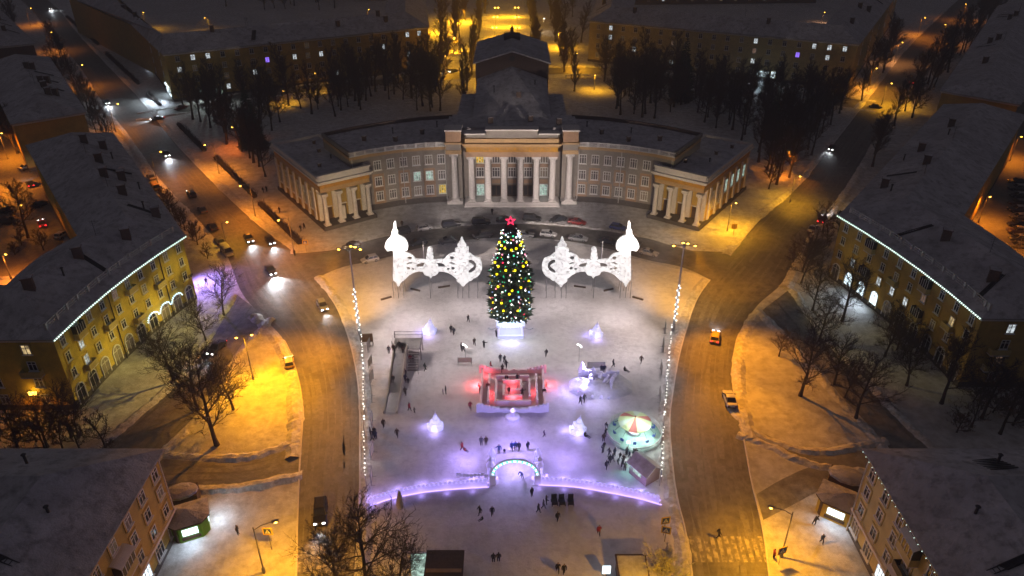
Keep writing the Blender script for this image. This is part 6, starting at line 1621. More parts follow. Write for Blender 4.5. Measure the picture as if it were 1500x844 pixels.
# ------------------------------------------------------------------ vehicles
def car_meshes(kind):
    """x forward, wheels on z=0"""
    S = {'sedan': (4.5, 1.78, 1.45, .92), 'hatch': (4.0, 1.74, 1.50, .95), 'suv': (4.6, 1.88, 1.72, 1.08), 'van': (5.0, 1.95, 2.0, 1.15)}[kind]
    L, W, H, belt = S; l, w = L / 2, W / 2
    hood = belt - .04
    st = [(-l, .82, .42, belt - .22), (-l + .12, .92, .28, belt - .03), (-l + .7, .98, .22, belt), (-.5, 1.0, .20, belt + .01), (.6, 1.0, .20, belt), (l - 1.0, .98, .22, hood - .04), (l - .3, .92, .24, hood - .16), (l, .78, .36, hood - .34)]
    b = MB(); prev = None
    for x, ws, zb, zt in st:
        a = w * ws; zm = (zb + zt) / 2 + .05
        ring = [(x, -a * .86, zb), (x, -a, zm - .1), (x, -a * .985, zm + .12), (x, -a * .90, zt), (x, a * .90, zt), (x, a * .985, zm + .12), (x, a, zm - .1), (x, a * .86, zb)]
        if prev: b.add(prev + ring, [(k, (k + 1) % 8, 8 + (k + 1) % 8, 8 + k) for k in range(8)])
        else: b.add(ring, [tuple(range(8))[::-1]])
        prev = ring
    b.add(prev, [tuple(range(8))])
    rear = {'sedan': -l + .75, 'hatch': -l + .18, 'suv': -l + .16, 'van': -l + .1}[kind]; front = {'sedan': l - 1.25, 'hatch': l - 1.05, 'suv': l - 1.25, 'van': l - .75}[kind]
    r0, r1 = rear + {'sedan': .75, 'hatch': .35, 'suv': .22, 'van': .12}[kind], front - {'sedan': .85, 'hatch': .75, 'suv': .65, 'van': .55}[kind]
    gm = MB(); zt = H - .07; a, c = w * .88, w * .74
    gm.add([(rear, -a, belt), (front, -a, belt), (front, a, belt), (rear, a, belt), (r0, -c, zt), (r1, -c, zt), (r1, c, zt), (r0, c, zt)], [(0, 1, 5, 4), (1, 2, 6, 5), (2, 3, 7, 6), (3, 0, 4, 7)])
    rf = MB()
    rf.add([(r0 - .03, -c - .03, zt), (r1 + .03, -c - .03, zt), (r1 + .03, c + .03, zt), (r0 - .03, c + .03, zt), (r0 + .15, -c * .8, H), (r1 - .18, -c * .8, H), (r1 - .18, c * .8, H), (r0 + .15, c * .8, H)], [(4, 5, 6, 7), (0, 1, 5, 4), (1, 2, 6, 5), (2, 3, 7, 6), (3, 0, 4, 7)])
    for q in (-1, 1):
        for x0, x1 in ((rear, r0), (front, r1), ((rear + front) / 2 - .1, (r0 + r1) / 2 - .1)): rf.tube((x0, q * a, belt), (x1, q * c, zt), .05, .045, 4)
    wh = MB(); n = 14; R0 = .33
    for x0, x1, r in ((-.11, .11, R0),):
        ring = [[(r * math.cos(2 * PI * i / n), y, r * math.sin(2 * PI * i / n)) for i in range(n)] for y in (x0, x1)]
        wh.add(ring[0] + ring[1], [(i, (i + 1) % n, n + (i + 1) % n, n + i) for i in range(n)] + [tuple(range(n)), tuple(range(n, 2 * n))])
    rm = MB(); r = .2
    ring = [[(r * math.cos(2 * PI * i / 8), y, r * math.sin(2 * PI * i / 8)) for i in range(8)] for y in (-.125, .125)]
    rm.add(ring[0] + ring[1], [(i, (i + 1) % 8, 8 + (i + 1) % 8, 8 + i) for i in range(8)] + [tuple(range(8)), tuple(range(8, 16))])
    hl_ = MB(); hl_.box((0, 0, 0), (.16, .36, .16)); tl = MB(); tl.box((0, 0, 0), (.12, .34, .2))
    mr = MB(); mr.box((0, 0, 0), (.14, .22, .14))
    bp = MB(); bp.box((l - .02, 0, .42), (.1, W * .74, .14)); bp.box((-l + .02, 0, .48), (.1, W * .78, .14))
    return dict(body=b.mesh('body', 'frame_white'), glass=gm.mesh('glazing', 'glass_dark'), roof=rf.mesh('roof', 'frame_white'), wheel=wh.mesh('wheel', 'tyre'), rim=rm.mesh('rim', 'rim'),
                head=hl_.mesh('headlight', 'headlight_off'), tail=tl.mesh('taillight', 'taillight_off'), mirror=mr.mesh('mirror', 'dark_metal'), bumper=bp.mesh('bumper', 'dark_metal'),
                l=l, w=w, hood=hood, belt=belt, mx=front - .1)
CARS = {k: car_meshes(k) for k in ('sedan', 'hatch', 'suv', 'van')}
PAINT = {'white': (.62, .62, .63), 'silver': (.30, .31, .32), 'black': (.02, .02, .022), 'dark': (.035, .038, .045), 'red': (.22, .02, .02), 'blue': (.02, .05, .28), 'grey': (.12, .12, .125), 'yellow': (.62, .42, .03), 'brown': (.09, .055, .04)}
for k, c in PAINT.items(): mat('paint_' + k, c, .32, .15)
mat('paint_snowy', (.55, .54, .55), .8, var=.6, scale=1.2)
def omat(o, m):
    o.material_slots[0].link = 'OBJECT'; o.material_slots[0].material = M[m]
def car(px, py, hx, hy, kind, paint, label, on=False, brake=None, beam=900, roof=None, group=None, cone=76):
    p = at(px, py); q = at(hx, hy); d = (q - p); rz = math.atan2(d.y, d.x); d.normalize(); K = CARS[kind]
    cat = 'van' if kind == 'van' else 'car'
    t = thing('van' if kind == 'van' else 'car', label, cat, p, rz, group)
    omat(link('body', K['body'], t), 'paint_' + paint); link('glazing', K['glass'], t); omat(link('roof', K['roof'], t), 'paint_' + (roof or paint)); link('bumper', K['bumper'], t)
    for x in (-K['l'] + .82, K['l'] - .85):
        for s in (-1, 1): w = link('wheel', K['wheel'], t, (x, s * (K['w'] - .12), .33)); link('rim', K['rim'], w)
    for s in (-1, 1):
        o = link('headlight', K['head'], t, (K['l'] - .09, s * K['w'] * .58, K['hood'] - .30)); 
        if on: omat(o, 'headlight_on')
        o = link('taillight', K['tail'], t, (-K['l'] + .05, s * K['w'] * .66, K['belt'] - .24))
        if brake if brake is not None else on: omat(o, 'taillight_on')
        link('mirror', K['mirror'], t, (K['mx'] - .15, s * (K['w'] + .03), K['belt'] + .06))
    if on and beam:
        s0 = p + d * (K['l'] + .1) + Vector((0, 0, .7)); light('SPOT', s0, beam, (.86, .92, 1.0), t, .2, cone, .75, aim=s0 + d * 9 + Vector((0, 0, -1.2)))
    return t
# parked before the theatre
C = car
C(622, 337, 645, 333, 'hatch', 'white', 'white car parked behind the left gate, upper row'); C(661, 332, 684, 329, 'suv', 'dark', 'dark car parked second in the upper row left of the fir'); C(705, 328, 730, 326.5, 'suv', 'black', 'black estate car parked just left of the red star')
C(740, 325, 762, 325, 'sedan', 'dark', 'dark car parked right behind the red star'); C(779, 323, 802, 324.5, 'suv', 'black', 'black off-road car parked just right of the red star'); C(817, 324, 796, 329, 'sedan', 'dark', 'dark saloon parked obliquely in the upper row right of the fir'); C(845, 328, 868, 331, 'sedan', 'red', 'dark red saloon parked in the upper row')
C(588, 343, 566, 348, 'suv', 'dark', 'dark blue car parked half behind the tall left pylon')
C(612, 358, 590, 362, 'sedan', 'dark', 'dark saloon parked in the lower row behind the left gate'); C(656, 355, 634, 358, 'sedan', 'grey', 'grey saloon parked in the lower row behind the short left pylon'); C(707, 348, 686, 351, 'suv', 'dark', 'dark off-road car parked in the lower row left of the fir')
C(768, 347, 790, 347, 'sedan', 'silver', 'silver car parked right beside the fir'); C(803, 346, 826, 348, 'hatch', 'white', 'white hatchback parked in the lower row right of the fir'); C(847, 352, 870, 355, 'sedan', 'silver', 'silver saloon parked behind the short right pylon'); C(890, 356, 912, 360, 'sedan', 'dark', 'dark saloon parked behind the right gate')
C(905, 336, 928, 340, 'hatch', 'blue', 'bright blue car parked behind the tall right pylon'); C(950, 373, 972, 378, 'sedan', 'snowy', 'snow covered car parked right of the right gate'); C(542, 383, 520, 388, 'hatch', 'white', 'white estate car by the left mast'); C(515, 363, 492, 369, 'sedan', 'brown', 'dark car under the lamps of the left mast')
C(926, 358, 948, 363, 'sedan', 'dark', 'dark car parked at the right end of the lower row')
# moving on the left avenue and junction
C(365, 352, 377, 372, 'sedan', 'dark', 'car with bright headlights waiting at the left junction', True, beam=2200); C(396, 355, 410, 375, 'sedan', 'dark', 'second car with headlights at the left junction, right of the other', True, beam=2000)
C(397, 399, 406, 412, 'sedan', 'black', 'dark car turning at the left junction with its lights on', True, beam=11000, cone=105); C(473, 451, 482, 468, 'hatch', 'silver', 'silver car with headlights beside the left mast road', True, beam=700)
C(424, 534, 421, 508, 'hatch', 'yellow', 'yellow lit taxi by the left island', False, roof='white'); C(470, 755, 468, 790, 'suv', 'black', 'black car with headlights driving down the left road', True, beam=900)
C(318, 513, 307, 524, 'sedan', 'dark', 'car with headlights in the left side lane', True, beam=1000)
C(244, 228, 252, 239, 'sedan', 'dark', 'car with headlights coming down the avenue', True, beam=4200); C(231, 176, 219, 178, 'sedan', 'dark', 'car with headlights turning out of the side street', True, beam=3000); C(265, 160, 245, 165, 'sedan', 'red', 'reddish car in the side street by the corner shop', False); C(157, 152, 166, 163, 'sedan', 'dark', 'car with headlights higher up the avenue', True, beam=4500); C(73, 14, 86, 19, 'sedan', 'dark', 'car with headlights at the top of the avenue', True, beam=5000)
for i, (x, y, pnt, kd, lab) in enumerate(((222, 262, 'silver', 'sedan', 'silver car parked left of the avenue, highest in the row'), (228, 277, 'yellow', 'van', 'yellow van parked left of the avenue'), (281, 287, 'dark', 'suv', 'dark car parked with sidelights below the yellow van'), (297, 310, 'grey', 'sedan', 'grey car parked below the middle of the row'), (312, 335, 'dark', 'sedan', 'dark car parked beside the orange lamp'), (322, 356, 'grey', 'hatch', 'grey car parked at the end of the row by the left house'))):
    C(x, y, x - 10, y - 13, kd, pnt, lab, i in (2, ), False, beam=0)
C(333, 372, 345, 386, 'van', 'silver', 'silver van parked at the near end by the violet lit snow')
# left courtyard
C(45, 272, 38, 258, 'sedan', 'dark', 'car with red tail lights in the left courtyard, far one', True, beam=600); C(62, 330, 57, 318, 'sedan', 'red', 'red lit car backing in the left courtyard', True, beam=0); C(92, 347, 103, 340, 'hatch', 'white', 'white car lit by headlights at the courtyard wall'); C(10, 312, 30, 312, 'suv', 'black', 'black car parked at the left frame edge, upper'); C(14, 328, 34, 328, 'suv', 'black', 'black car parked at the left frame edge, lower'); C(60, 302, 70, 296, 'hatch', 'dark', 'dark car parked at the courtyard trees'); C(40, 247, 52, 243, 'sedan', 'silver', 'pale car parked far in the left courtyard')
# right
C(1047, 497, 1051, 470, 'hatch', 'yellow', 'taxi with a yellow lit roof driving up the right road', True, True, beam=700, roof='yellow'); C(1068, 588, 1061, 566, 'sedan', 'white', 'white saloon driving on the right road'); C(1204, 324, 1214, 310, 'sedan', 'red', 'car with red tail lights by the right house corner', True, True, beam=2200); C(1190, 338, 1201, 324, 'sedan', 'white', 'pale car parked behind the red lit one'); C(1218, 219, 1212, 228, 'sedan', 'dark', 'car with headlights in the dark part of the right avenue', True, beam=700)
C(1336, 122, 1344, 108, 'sedan', 'dark', 'car with red tail lights far up the right avenue', True, True, beam=500); C(1282, 158, 1300, 160, 'sedan', 'dark', 'dark car at the far right crossroads'); C(1112, 118, 1130, 122, 'sedan', 'dark', 'dark car before the lit shopfront of the far right house')
C(664, 106, 650, 109, 'sedan', 'dark', 'car with headlights behind the stage tower', True, beam=1400)
for i in range(10):
    y = 268 + i * 10.5
    C(1489 + (i % 3), y, 1465, y - 1 , ('sedan', 'suv', 'hatch')[i % 3], ('dark', 'grey', 'black', 'brown')[i % 4], 'dark car in the tight row of the right courtyard', roof='snowy' if i % 3 else None, group='cars parked in the right courtyard')
# ------------------------------------------------------------------ people
def body_mesh(pose, name='person'):
    J = dict(pelvis=(0, 0, .93), belly=(0, 0, 1.08), chest=(0, 0, 1.30), neck=(0, 0, 1.47), head0=(0, -.01, 1.56), head=(0, -.015, 1.68), head2=(0, 0, 1.76))
    r = dict(pelvis=.16, belly=.165, chest=.175, neck=.07, head0=.085, head=.105, head2=.07)
    E = [('pelvis', 'belly'), ('belly', 'chest'), ('chest', 'neck'), ('neck', 'head0'), ('head0', 'head'), ('head', 'head2')]
    for s, n in ((-1, 'l'), (1, 'r')):
        J['hip' + n] = (s * .10, 0, .86); J['knee' + n] = (s * .11, -.02, .48); J['ank' + n] = (s * .11, 0, .09); J['toe' + n] = (s * .12, -.17, .045)
        J['sh' + n] = (s * .20, 0, 1.38); J['el' + n] = (s * .27, .02, 1.10); J['wr' + n] = (s * .26, -.05, .87); J['ha' + n] = (s * .255, -.08, .77)
        r.update({'hip' + n: .115, 'knee' + n: .08, 'ank' + n: .055, 'toe' + n: .045, 'sh' + n: .088, 'el' + n: .065, 'wr' + n: .05, 'ha' + n: .042})
        E += [('pelvis', 'hip' + n), ('hip' + n, 'knee' + n), ('knee' + n, 'ank' + n), ('ank' + n, 'toe' + n), ('chest', 'sh' + n), ('sh' + n, 'el' + n), ('el' + n, 'wr' + n), ('wr' + n, 'ha' + n)]
    J.update(POSES[pose])
    names = list(J); me = bpy.data.meshes.new(name); me.from_pydata([J[n] for n in names], [(names.index(a), names.index(b)) for a, b in E], [])
    o = bpy.data.objects.new('shape', me); COL.objects.link(o)
    sk = o.modifiers.new('s', 'SKIN'); sk.use_smooth_shade = True
    for i, n in enumerate(names):
        v = me.skin_vertices[0].data[i]; v.radius = (r[n], r[n] * (.82 if n in ('pelvis', 'belly', 'chest') else 1)); v.use_root = (n == 'pelvis')
    ss = o.modifiers.new('d', 'SUBSURF'); ss.levels = ss.render_levels = 1
    dg = bpy.context.evaluated_depsgraph_get(); out = bpy.data.meshes.new_from_object(o.evaluated_get(dg)); out.name = name
    bpy.data.objects.remove(o)
    for mm in ('coat_black', 'trousers', 'skin', 'hat'): out.materials.append(M[mm])
    hx = Vector(J['head']); hz = Vector(J['knee' + 'l']); hipz = (J['hipl'][2] + J['hipr'][2]) / 2
    pts = {n: Vector(J[n]) for n in names}
    for p in out.polygons:
        c = p.center; k = min(pts, key=lambda n: (pts[n] - c).length)
        if k in ('head', 'head0', 'head2'):
            d = c - hx; p.material_index = 2 if (d.y < -.03 and d.z < .06) else 3
        elif k == 'neck': p.material_index = 0
        elif k[:-1] in ('knee', 'ank', 'toe'): p.material_index = 1
        elif k[:-1] == 'ha': p.material_index = 3
        else: p.material_index = 0
    return out
for k, c in dict(black=(.014, .014, .016), navy=(.016, .022, .05), brown=(.06, .035, .022), red=(.30, .02, .03), grey=(.09, .09, .10), green=(.03, .05, .03), violet=(.10, .04, .14), blue=(.03, .07, .25)).items(): mat('coat_' + k, c, .85)
mat('trousers', (.018, .018, .022), .85); mat('hat', (.03, .026, .028), .9)
POSES = dict(
 stand={},
 walk=dict(kneel=(0, 0, 0)) and dict(kneel_=0) and {'kneel': (0, 0, 0)} and {'kneer': (.10, -.16, .50), 'ankr': (.10, -.20, .10), 'toer': (.10, -.38, .07), 'kneel': (-.10, .03, .48), 'ankl': (-.10, .28, .13), 'toel': (-.11, .13, .05), 'ell': (-.27, -.10, 1.12), 'wrl': (-.24, -.24, .95), 'hal': (-.23, -.30, .88), 'elr': (.27, .14, 1.12), 'wrr': (.28, .16, .88), 'har': (.28, .14, .78)},
 walk2={'kneel': (-.10, -.20, .52), 'ankl': (-.10, -.14, .13), 'toel': (-.10, -.31, .09), 'kneer': (.10, 0, .48), 'ankr': (.10, .14, .10), 'toer': (.11, -.03, .05), 'elr': (.27, -.08, 1.11), 'wrr': (.24, -.22, .93), 'har': (.23, -.28, .86)},
 reach={'ell': (-.40, -.12, 1.22), 'wrl': (-.52, -.28, 1.32), 'hal': (-.56, -.34, 1.36), 'chest': (-.02, -.03, 1.29), 'elr': (.34, -.06, 1.14), 'wrr': (.36, -.24, 1.02), 'har': (.36, -.31, 1.0)},
 phone={'ell': (-.25, -.10, 1.12), 'wrl': (-.10, -.30, 1.26), 'hal': (-.05, -.35, 1.32), 'elr': (.25, -.10, 1.12), 'wrr': (.10, -.30, 1.26), 'har': (.05, -.35, 1.32), 'head0': (0, -.05, 1.55), 'head': (0, -.09, 1.66)},
 lean={'belly': (0, -.06, 1.06), 'chest': (0, -.22, 1.22), 'neck': (0, -.34, 1.34), 'head0': (0, -.40, 1.40), 'head': (0, -.46, 1.49), 'head2': (0, -.46, 1.57), 'shl': (-.2, -.26, 1.28), 'shr': (.2, -.26, 1.28), 'ell': (-.25, -.38, 1.02), 'elr': (.25, -.38, 1.02), 'wrl': (-.18, -.52, .86), 'wrr': (.18, -.52, .86), 'hal': (-.15, -.58, .80), 'har': (.15, -.58, .80), 'kneel': (-.12, -.10, .50), 'kneer': (.12, .05, .50), 'ankr': (.12, .2, .1), 'toer': (.12, .04, .05)},
 sit={'pelvis': (0, 0, .24), 'belly': (0, .06, .42), 'chest': (0, .10, .64), 'neck': (0, .08, .80), 'head0': (0, .05, .89), 'head': (0, .03, 1.0), 'head2': (0, .04, 1.08), 'hipl': (-.1, -.06, .22), 'hipr': (.1, -.06, .22), 'kneel': (-.14, -.42, .34), 'kneer': (.14, -.42, .34), 'ankl': (-.13, -.80, .14), 'ankr': (.13, -.80, .14), 'toel': (-.13, -.86, .26), 'toer': (.13, -.86, .26), 'shl': (-.2, .10, .72), 'shr': (.2, .10, .72), 'ell': (-.28, .0, .48), 'elr': (.28, .0, .48), 'wrl': (-.22, -.22, .40), 'wrr': (.22, -.22, .40), 'hal': (-.2, -.30, .40), 'har': (.2, -.30, .40)},
)
BODY = {k: body_mesh(k) for k in POSES}
def person(px, py, pose, coat, label, face=None, s=1.0, group=None, z=0.0):
    p = at(px, py, z); o = link('person', BODY[pose], None, p, rnd.uniform(0, 6.28) if face is None else math.radians(face)); o.scale = (s * 1.06,) * 2 + (s,)
    omat(o, 'coat_' + coat); tag(o, label, 'person', group); return o
Pn = person
PEOPLE = [
 (686, 472, 'walk', 'black', 'person in dark clothes walking alone between the left gate and the fir', 40), (661, 487, 'stand', 'black', 'person in black standing left of a close companion, below the left gate', 30), (665, 491, 'walk2', 'navy', 'person in dark clothes right of a close companion, below the left gate', 200),
 (727, 494, 'stand', 'black', 'person in a long dark coat beside the ice pedestal', 120), (695, 506, 'walk', 'brown', 'person in brown coat walking left of the ice pedestal', 20), (709, 510, 'reach', 'black', 'person in black standing with bent arm left of the ice pedestal', 150),
 (676, 513, 'reach', 'black', 'person in dark coat by the left curved lamp', 60), (679, 515.5, 'walk', 'grey', 'person in grey walking beside the left curved lamp', 240), (733, 530, 'walk2', 'navy', 'person leading the little group above the maze', 10), (739, 532, 'walk', 'black', 'second person of the group above the maze', 30), (741.5, 539, 'walk', 'black', 'third person of the group above the maze, on its right', 160), (736, 546, 'lean', 'black', 'person bending forward at the back wall of the maze', 180),
 (719, 541, 'walk', 'red', 'person in dark red coat at the left end of the maze back wall', 90), (623, 543.5, 'walk', 'green', 'person walking alone right of the slide', 120), (800, 523, 'walk2', 'black', 'person striding alone right of the ice pedestal', 200), (939, 532, 'walk', 'brown', 'person walking alone near the right garland', 320),
 (577, 516, 'stand', 'brown', 'person on the slide platform in brown', 0, 1, None, 2.6), (585, 511, 'stand', 'black', 'person on the slide platform near the back rail', 30, 1, None, 2.6), (570, 518, 'stand', 'grey', 'person at the top left of the slide platform', 0, 1, None, 2.6), (591, 518, 'stand', 'brown', 'person at the head of the slide stairs', 180, 1, None, 2.6),
 (576, 557, 'sit', 'black', 'person sliding down the grey chute', -4, 1, None, 1.05), (601.5, 531, 'walk', 'red', 'person with a red hooded coat on the slide stairs', 170, 1, None, .45), (605, 531, 'stand', 'black', 'person in black beside the slide stairs', 200), (593.5, 552, 'stand', 'black', 'person queueing at the slide, topmost', 180), (594, 560, 'walk', 'navy', 'person queueing at the slide, second', 180), (598, 562, 'stand', 'black', 'child queueing at the slide beside an adult', 180, .72), (594, 579, 'walk', 'brown', 'person queueing at the slide, lowest', 180),
 (600, 602, 'walk', 'red', 'person in red and dark clothes near the foot of the slide', 60), (607, 605, 'walk2', 'grey', 'small child near the foot of the slide', 80, .68), (653, 577, 'stand', 'black', 'adult in black left of the maze with a child', 90), (649, 577.5, 'stand', 'violet', 'child in violet left of the maze with an adult', 90, .66), (689, 600, 'walk', 'red', 'person in a wide dark red coat below left of the maze', 0), (703, 577, 'stand', 'red', 'person lit red at the left side of the maze', 90), (797, 580, 'stand', 'brown', 'person at the right side of the maze facing it', 0),
 (715, 572, 'stand', 'brown', 'person inside the maze in its left corridor', 0), (742, 558, 'lean', 'black', 'person leaning inside the back of the maze, left', 0), (748, 560, 'sit', 'brown', 'child sitting inside the back of the maze', 0, .75), (758, 559, 'walk', 'black', 'person walking inside the back of the maze, right', 0), (765, 581, 'reach', 'black', 'person with arms out in the right inner ring of the maze', 180), (746, 574, 'sit', 'black', 'person sitting at the centre of the maze', 0),
 (881, 546, 'stand', 'navy', 'left one of two people side by side on the ice hill', 0, 1, None, 1.0), (885, 546, 'stand', 'navy', 'right one of two people side by side on the ice hill', 0, 1, None, 1.0), (898, 538, 'walk', 'grey', 'person behind the ice hill', 80), (915, 544, 'sit', 'black', 'person sitting in the snow right of the ice hill', 60),
 (850, 592, 'walk', 'navy', 'left one of two people above the right ice sculpture', 30), (855.5, 589, 'walk2', 'grey', 'right one of two people above the right ice sculpture', 30), (857, 640, 'sit', 'black', 'person crouching beside the right lower ice sculpture', 60),
 (888, 687, 'walk2', 'black', 'person walking below the queue left of the ride', 30), (677, 660, 'walk', 'red', 'person in dark red coat left of the ice arch', 60), (681, 661, 'sit', 'red', 'small child on a sled left of the ice arch', 60, .7), (705, 652, 'stand', 'grey', 'left one of a pair above the ice arch', 0), (712, 652, 'stand', 'brown', 'right one of a pair above the ice arch', 0), (731, 664, 'reach', 'blue', 'person in blue with raised arm behind the ice arch', 0), (739, 662, 'sit', 'navy', 'small child sitting behind the ice arch', 0, .6),
 (750, 660, 'walk', 'blue', 'left one of three people behind the ice arch', 0), (755, 659, 'stand', 'blue', 'middle one of three people behind the ice arch', 0), (760, 660, 'walk2', 'navy', 'right one of three people behind the ice arch', 0), (773, 659, 'stand', 'navy', 'person by the right ice column behind the arch', 40), (797, 640, 'walk', 'violet', 'child right of the maze urn', 90, .75), (765, 701, 'lean', 'blue', 'person bending forward under the ice arch', 300),
 (779, 727, 'stand', 'black', 'person in black just before the ice arch', 40), (788.5, 751, 'walk', 'navy', 'person walking before the carts', 60), (816.5, 763, 'walk2', 'black', 'person in black below the carts', 20), (800, 739, 'reach', 'black', 'person handling the carts before the ice wall', 90), (796, 745, 'walk', 'grey', 'person close to the left cart', 70),
 (877, 783, 'walk', 'red', 'person in bright red overalls on the lower square', 0), (703, 754, 'walk', 'black', 'person in black pulling a child below the ice wall', 300), (706.5, 762, 'sit', 'green', 'child on a sled below the ice wall', 300, .7), (721, 755, 'walk2', 'navy', 'person in navy coat below the left ice wall', 10),
 (723, 824, 'stand', 'black', 'left one of a couple near the bottom edge', 180), (730.5, 823, 'stand', 'black', 'right one of a couple near the bottom edge', 180), (817, 838, 'walk', 'black', 'left one of two people at the bottom edge', 0), (826, 840, 'walk2', 'black', 'right one of two people at the bottom edge', 10), (1132.5, 818, 'stand', 'red', 'person in dark red on the lower right pavement', 90), (1192, 769, 'lean', 'navy', 'person bending by the yellow kiosk', 110), (1203, 796, 'walk', 'blue', 'person striding in the white light of the yellow kiosk', 0), (1052, 788, 'walk', 'black', 'person crossing the right road', 90), (349, 783, 'stand', 'black', 'person in dark coat by the green kiosk', 90),
 (303, 417, 'walk', 'black', 'person on the violet lit snow by the left house', 40), (441, 339, 'walk', 'black', 'left one of a couple beside the left pavilion', 150), (446, 336, 'walk2', 'brown', 'right one of a couple beside the left pavilion', 150), (410, 312, 'walk', 'brown', 'person alone on the pavement beside the left pavilion', 150), (386, 283, 'walk', 'black', 'left one of two people far along the left pavement', 150), (391, 281, 'stand', 'black', 'right one of two people far along the left pavement', 150), (432, 375, 'stand', 'black', 'person waiting at the left junction kerb', 60), (589, 332, 'stand', 'brown', 'person beside the left pavilion and the parked cars', 0), (721, 314, 'walk', 'black', 'person before the theatre columns', 0),
 (582, 640, 'walk', 'brown', 'dim person on the snow below the slide', 0), (562, 626, 'walk2', 'brown', 'person in tan coat left of the slide foot', 30),
]
for row in PEOPLE:
    x, y, pose, coat, lab, face = row[:6]; s = row[6] if len(row) > 6 else 1.0; g = row[7] if len(row) > 7 else None; z = row[8] if len(row) > 8 else 0.0
    person(x, y + (0 if not z else 0), pose, coat, lab, face, s, g, 0.0) if not z else None
    if z:
        q = at(x, y, z); o = link('person', BODY[pose], None, q, math.radians(face)); o.scale = (s * 1.06,) * 2 + (s,); omat(o, 'coat_' + coat); tag(o, lab, 'person')
for i, (x, y) in enumerate(((893, 679), (897, 676), (883, 664), (885, 656), (884, 647), (887, 639), (888, 631), (905, 680), (911, 684), (913, 678), (917, 667), (922, 670), (927, 670), (931, 669), (915, 690), (908, 672), (900, 668), (892, 668))):
    person(x, y, ('stand', 'walk', 'phone', 'walk2')[i % 4], ('black', 'navy', 'grey', 'black', 'brown')[i % 5], 'person in dark winter clothes crowding round the striped ride', None, (1, .95, 1, .7)[i % 4], 'crowd round the striped ride')
for i, (x, y) in enumerate(((543, 638), (547, 642), (545, 646), (549, 638), (551, 644))):
    person(x, y, ('stand', 'phone', 'walk')[i % 3], ('black', 'navy', 'grey')[i % 3], 'person in dark clothes in the knot by the left garland', None, 1, 'knot of people by the left garland')
# rental carts before the ice wall
for x, y, lab in ((812, 738, 'dark rental cart nearest the attendant'), (823, 738, 'dark blue rental cart, middle of three'), (836, 738, 'dark tall rental cart, rightmost of three')):
    p = at(x, y); t = thing('rental_cart', lab, 'cart', p, rnd.uniform(-.2, .2), 'rental carts before the ice wall')
    m = MB(); m.box((0, 0, .55), (.75, 1.05, .5)); m.box((0, .45, 1.0), (.75, .12, .7)); m.build('seat', 'coat_navy' if 'blue' in lab else 'coat_black', t)
    m = MB(); m.path([(-.3, .55, .9), (-.3, .85, 1.15), (.3, .85, 1.15), (.3, .55, .9)], .03, 5); m.build('handle', 'grey_metal', t)
    for sx in (-1, 1):
        for sy in (-1, 1): m = MB(); m.tube((sx * .38 - .04, sy * .4, .22), (sx * .38 + .04, sy * .4, .22), .22, .22, 10); m.build('wheel', 'tyre', t)
# snow covered cone tree and wedge before the left wall
p = at(587, 744); t = thing('snowy_thuja', 'narrow snowy cone shrub before the left ice wall', 'shrub', p); m = MB(); m.lathe((0, 0, 0), [(.35, 0), (.62, .6), (.5, 1.6), (.25, 2.6), (.03, 3.4)], 9)
for k in range(60): a = rnd.random() * 6.28; z = rnd.uniform(.2, 3); r = .6 * (1 - z / 3.6); m.ball((r * math.cos(a), r * math.sin(a), z), .14, 5)
m.build('foliage', 'snow_bank', t); m = MB(); m.tube((0, 0, -.1), (0, 0, .4), .07, .07, 6); m.build('trunk', 'bark', t)
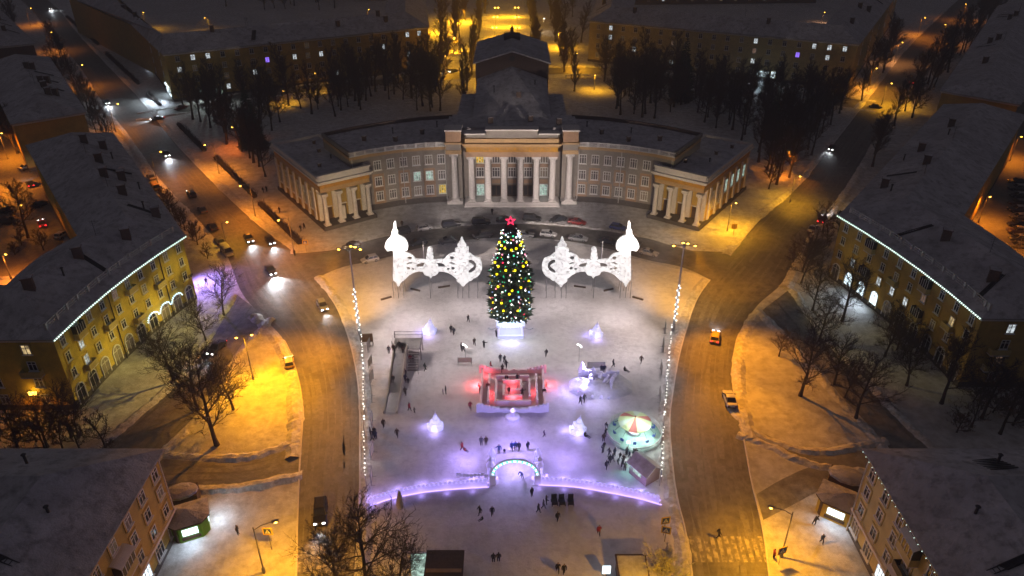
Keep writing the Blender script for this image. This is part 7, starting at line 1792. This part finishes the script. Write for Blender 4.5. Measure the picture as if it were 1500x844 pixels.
# ------------------------------------------------------------------ sky, faint night light, camera
W_ = bpy.data.worlds.new('World'); SC.world = W_; W_.use_nodes = True
N, L = W_.node_tree.nodes, W_.node_tree.links
bg = N['Background']
sky = N.new('ShaderNodeTexSky'); sky.sky_type = 'NISHITA'; sky.sun_disc = False; sky.sun_elevation = math.radians(1.0); sky.sun_rotation = math.radians(200)
L.new(sky.outputs['Color'], bg.inputs['Color']); bg.inputs['Strength'].default_value = .0015
b2 = N.new('ShaderNodeBackground'); b2.inputs['Color'].default_value = (.82, .74, .88, 1); b2.inputs['Strength'].default_value = .054
ad = N.new('ShaderNodeAddShader'); L.new(bg.outputs[0], ad.inputs[0]); L.new(b2.outputs[0], ad.inputs[1]); L.new(ad.outputs[0], N['World Output'].inputs['Surface'])
sd = bpy.data.lights.new('moon_light', 'SUN'); sd.energy = .012; sd.angle = math.radians(30); sd.color = (.9, .88, 1.0)
so_ = bpy.data.objects.new('moon_light', sd); COL.objects.link(so_); so_.rotation_euler = (math.radians(35), math.radians(12), 0)

# the frosty night air
hz = MB(); hz.box((0, 950, 40), (3100, 2700, 82))
_m, N, L = _mat('haze'); N.remove(N['Principled BSDF']); pv = N.new('ShaderNodeVolumePrincipled'); pv.inputs['Density'].default_value = .00095; pv.inputs['Color'].default_value = (.86, .85, .88, 1); pv.inputs['Anisotropy'].default_value = .25
L.new(pv.outputs[0], N['Material Output'].inputs['Volume'])
tag(hz.build('haze', 'haze'), kind='stuff')

cd = bpy.data.cameras.new('camera'); cam = bpy.data.objects.new('camera', cd); COL.objects.link(cam)
cd.sensor_fit = 'HORIZONTAL'; cd.sensor_width = 36.0; cd.lens = 36.0 * FOC / 1500; cd.clip_end = 4000; cd.clip_start = .5
cam.location = (0, 0, CAMH); cam.rotation_euler = (math.radians(90) - PITCH, 0, 0)
SC.camera = cam
SC.render.engine = 'CYCLES'
cy = SC.cycles
cy.use_denoising = True
try: cy.denoiser = 'OPENIMAGEDENOISE'
except Exception: pass
cy.use_light_tree = True
cy.volume_bounces = 0; cy.max_bounces = 4; cy.diffuse_bounces = 2; cy.glossy_bounces = 2; cy.transmission_bounces = 2
cy.sample_clamp_indirect = 1.5; cy.sample_clamp_direct = 0
cy.caustics_reflective = cy.caustics_refractive = False
cy.use_adaptive_sampling = False
SC.view_settings.view_transform = 'Standard'; SC.view_settings.look = 'None'; SC.view_settings.exposure = 0; SC.view_settings.gamma = 1; SC.view_settings.use_curve_mapping = False
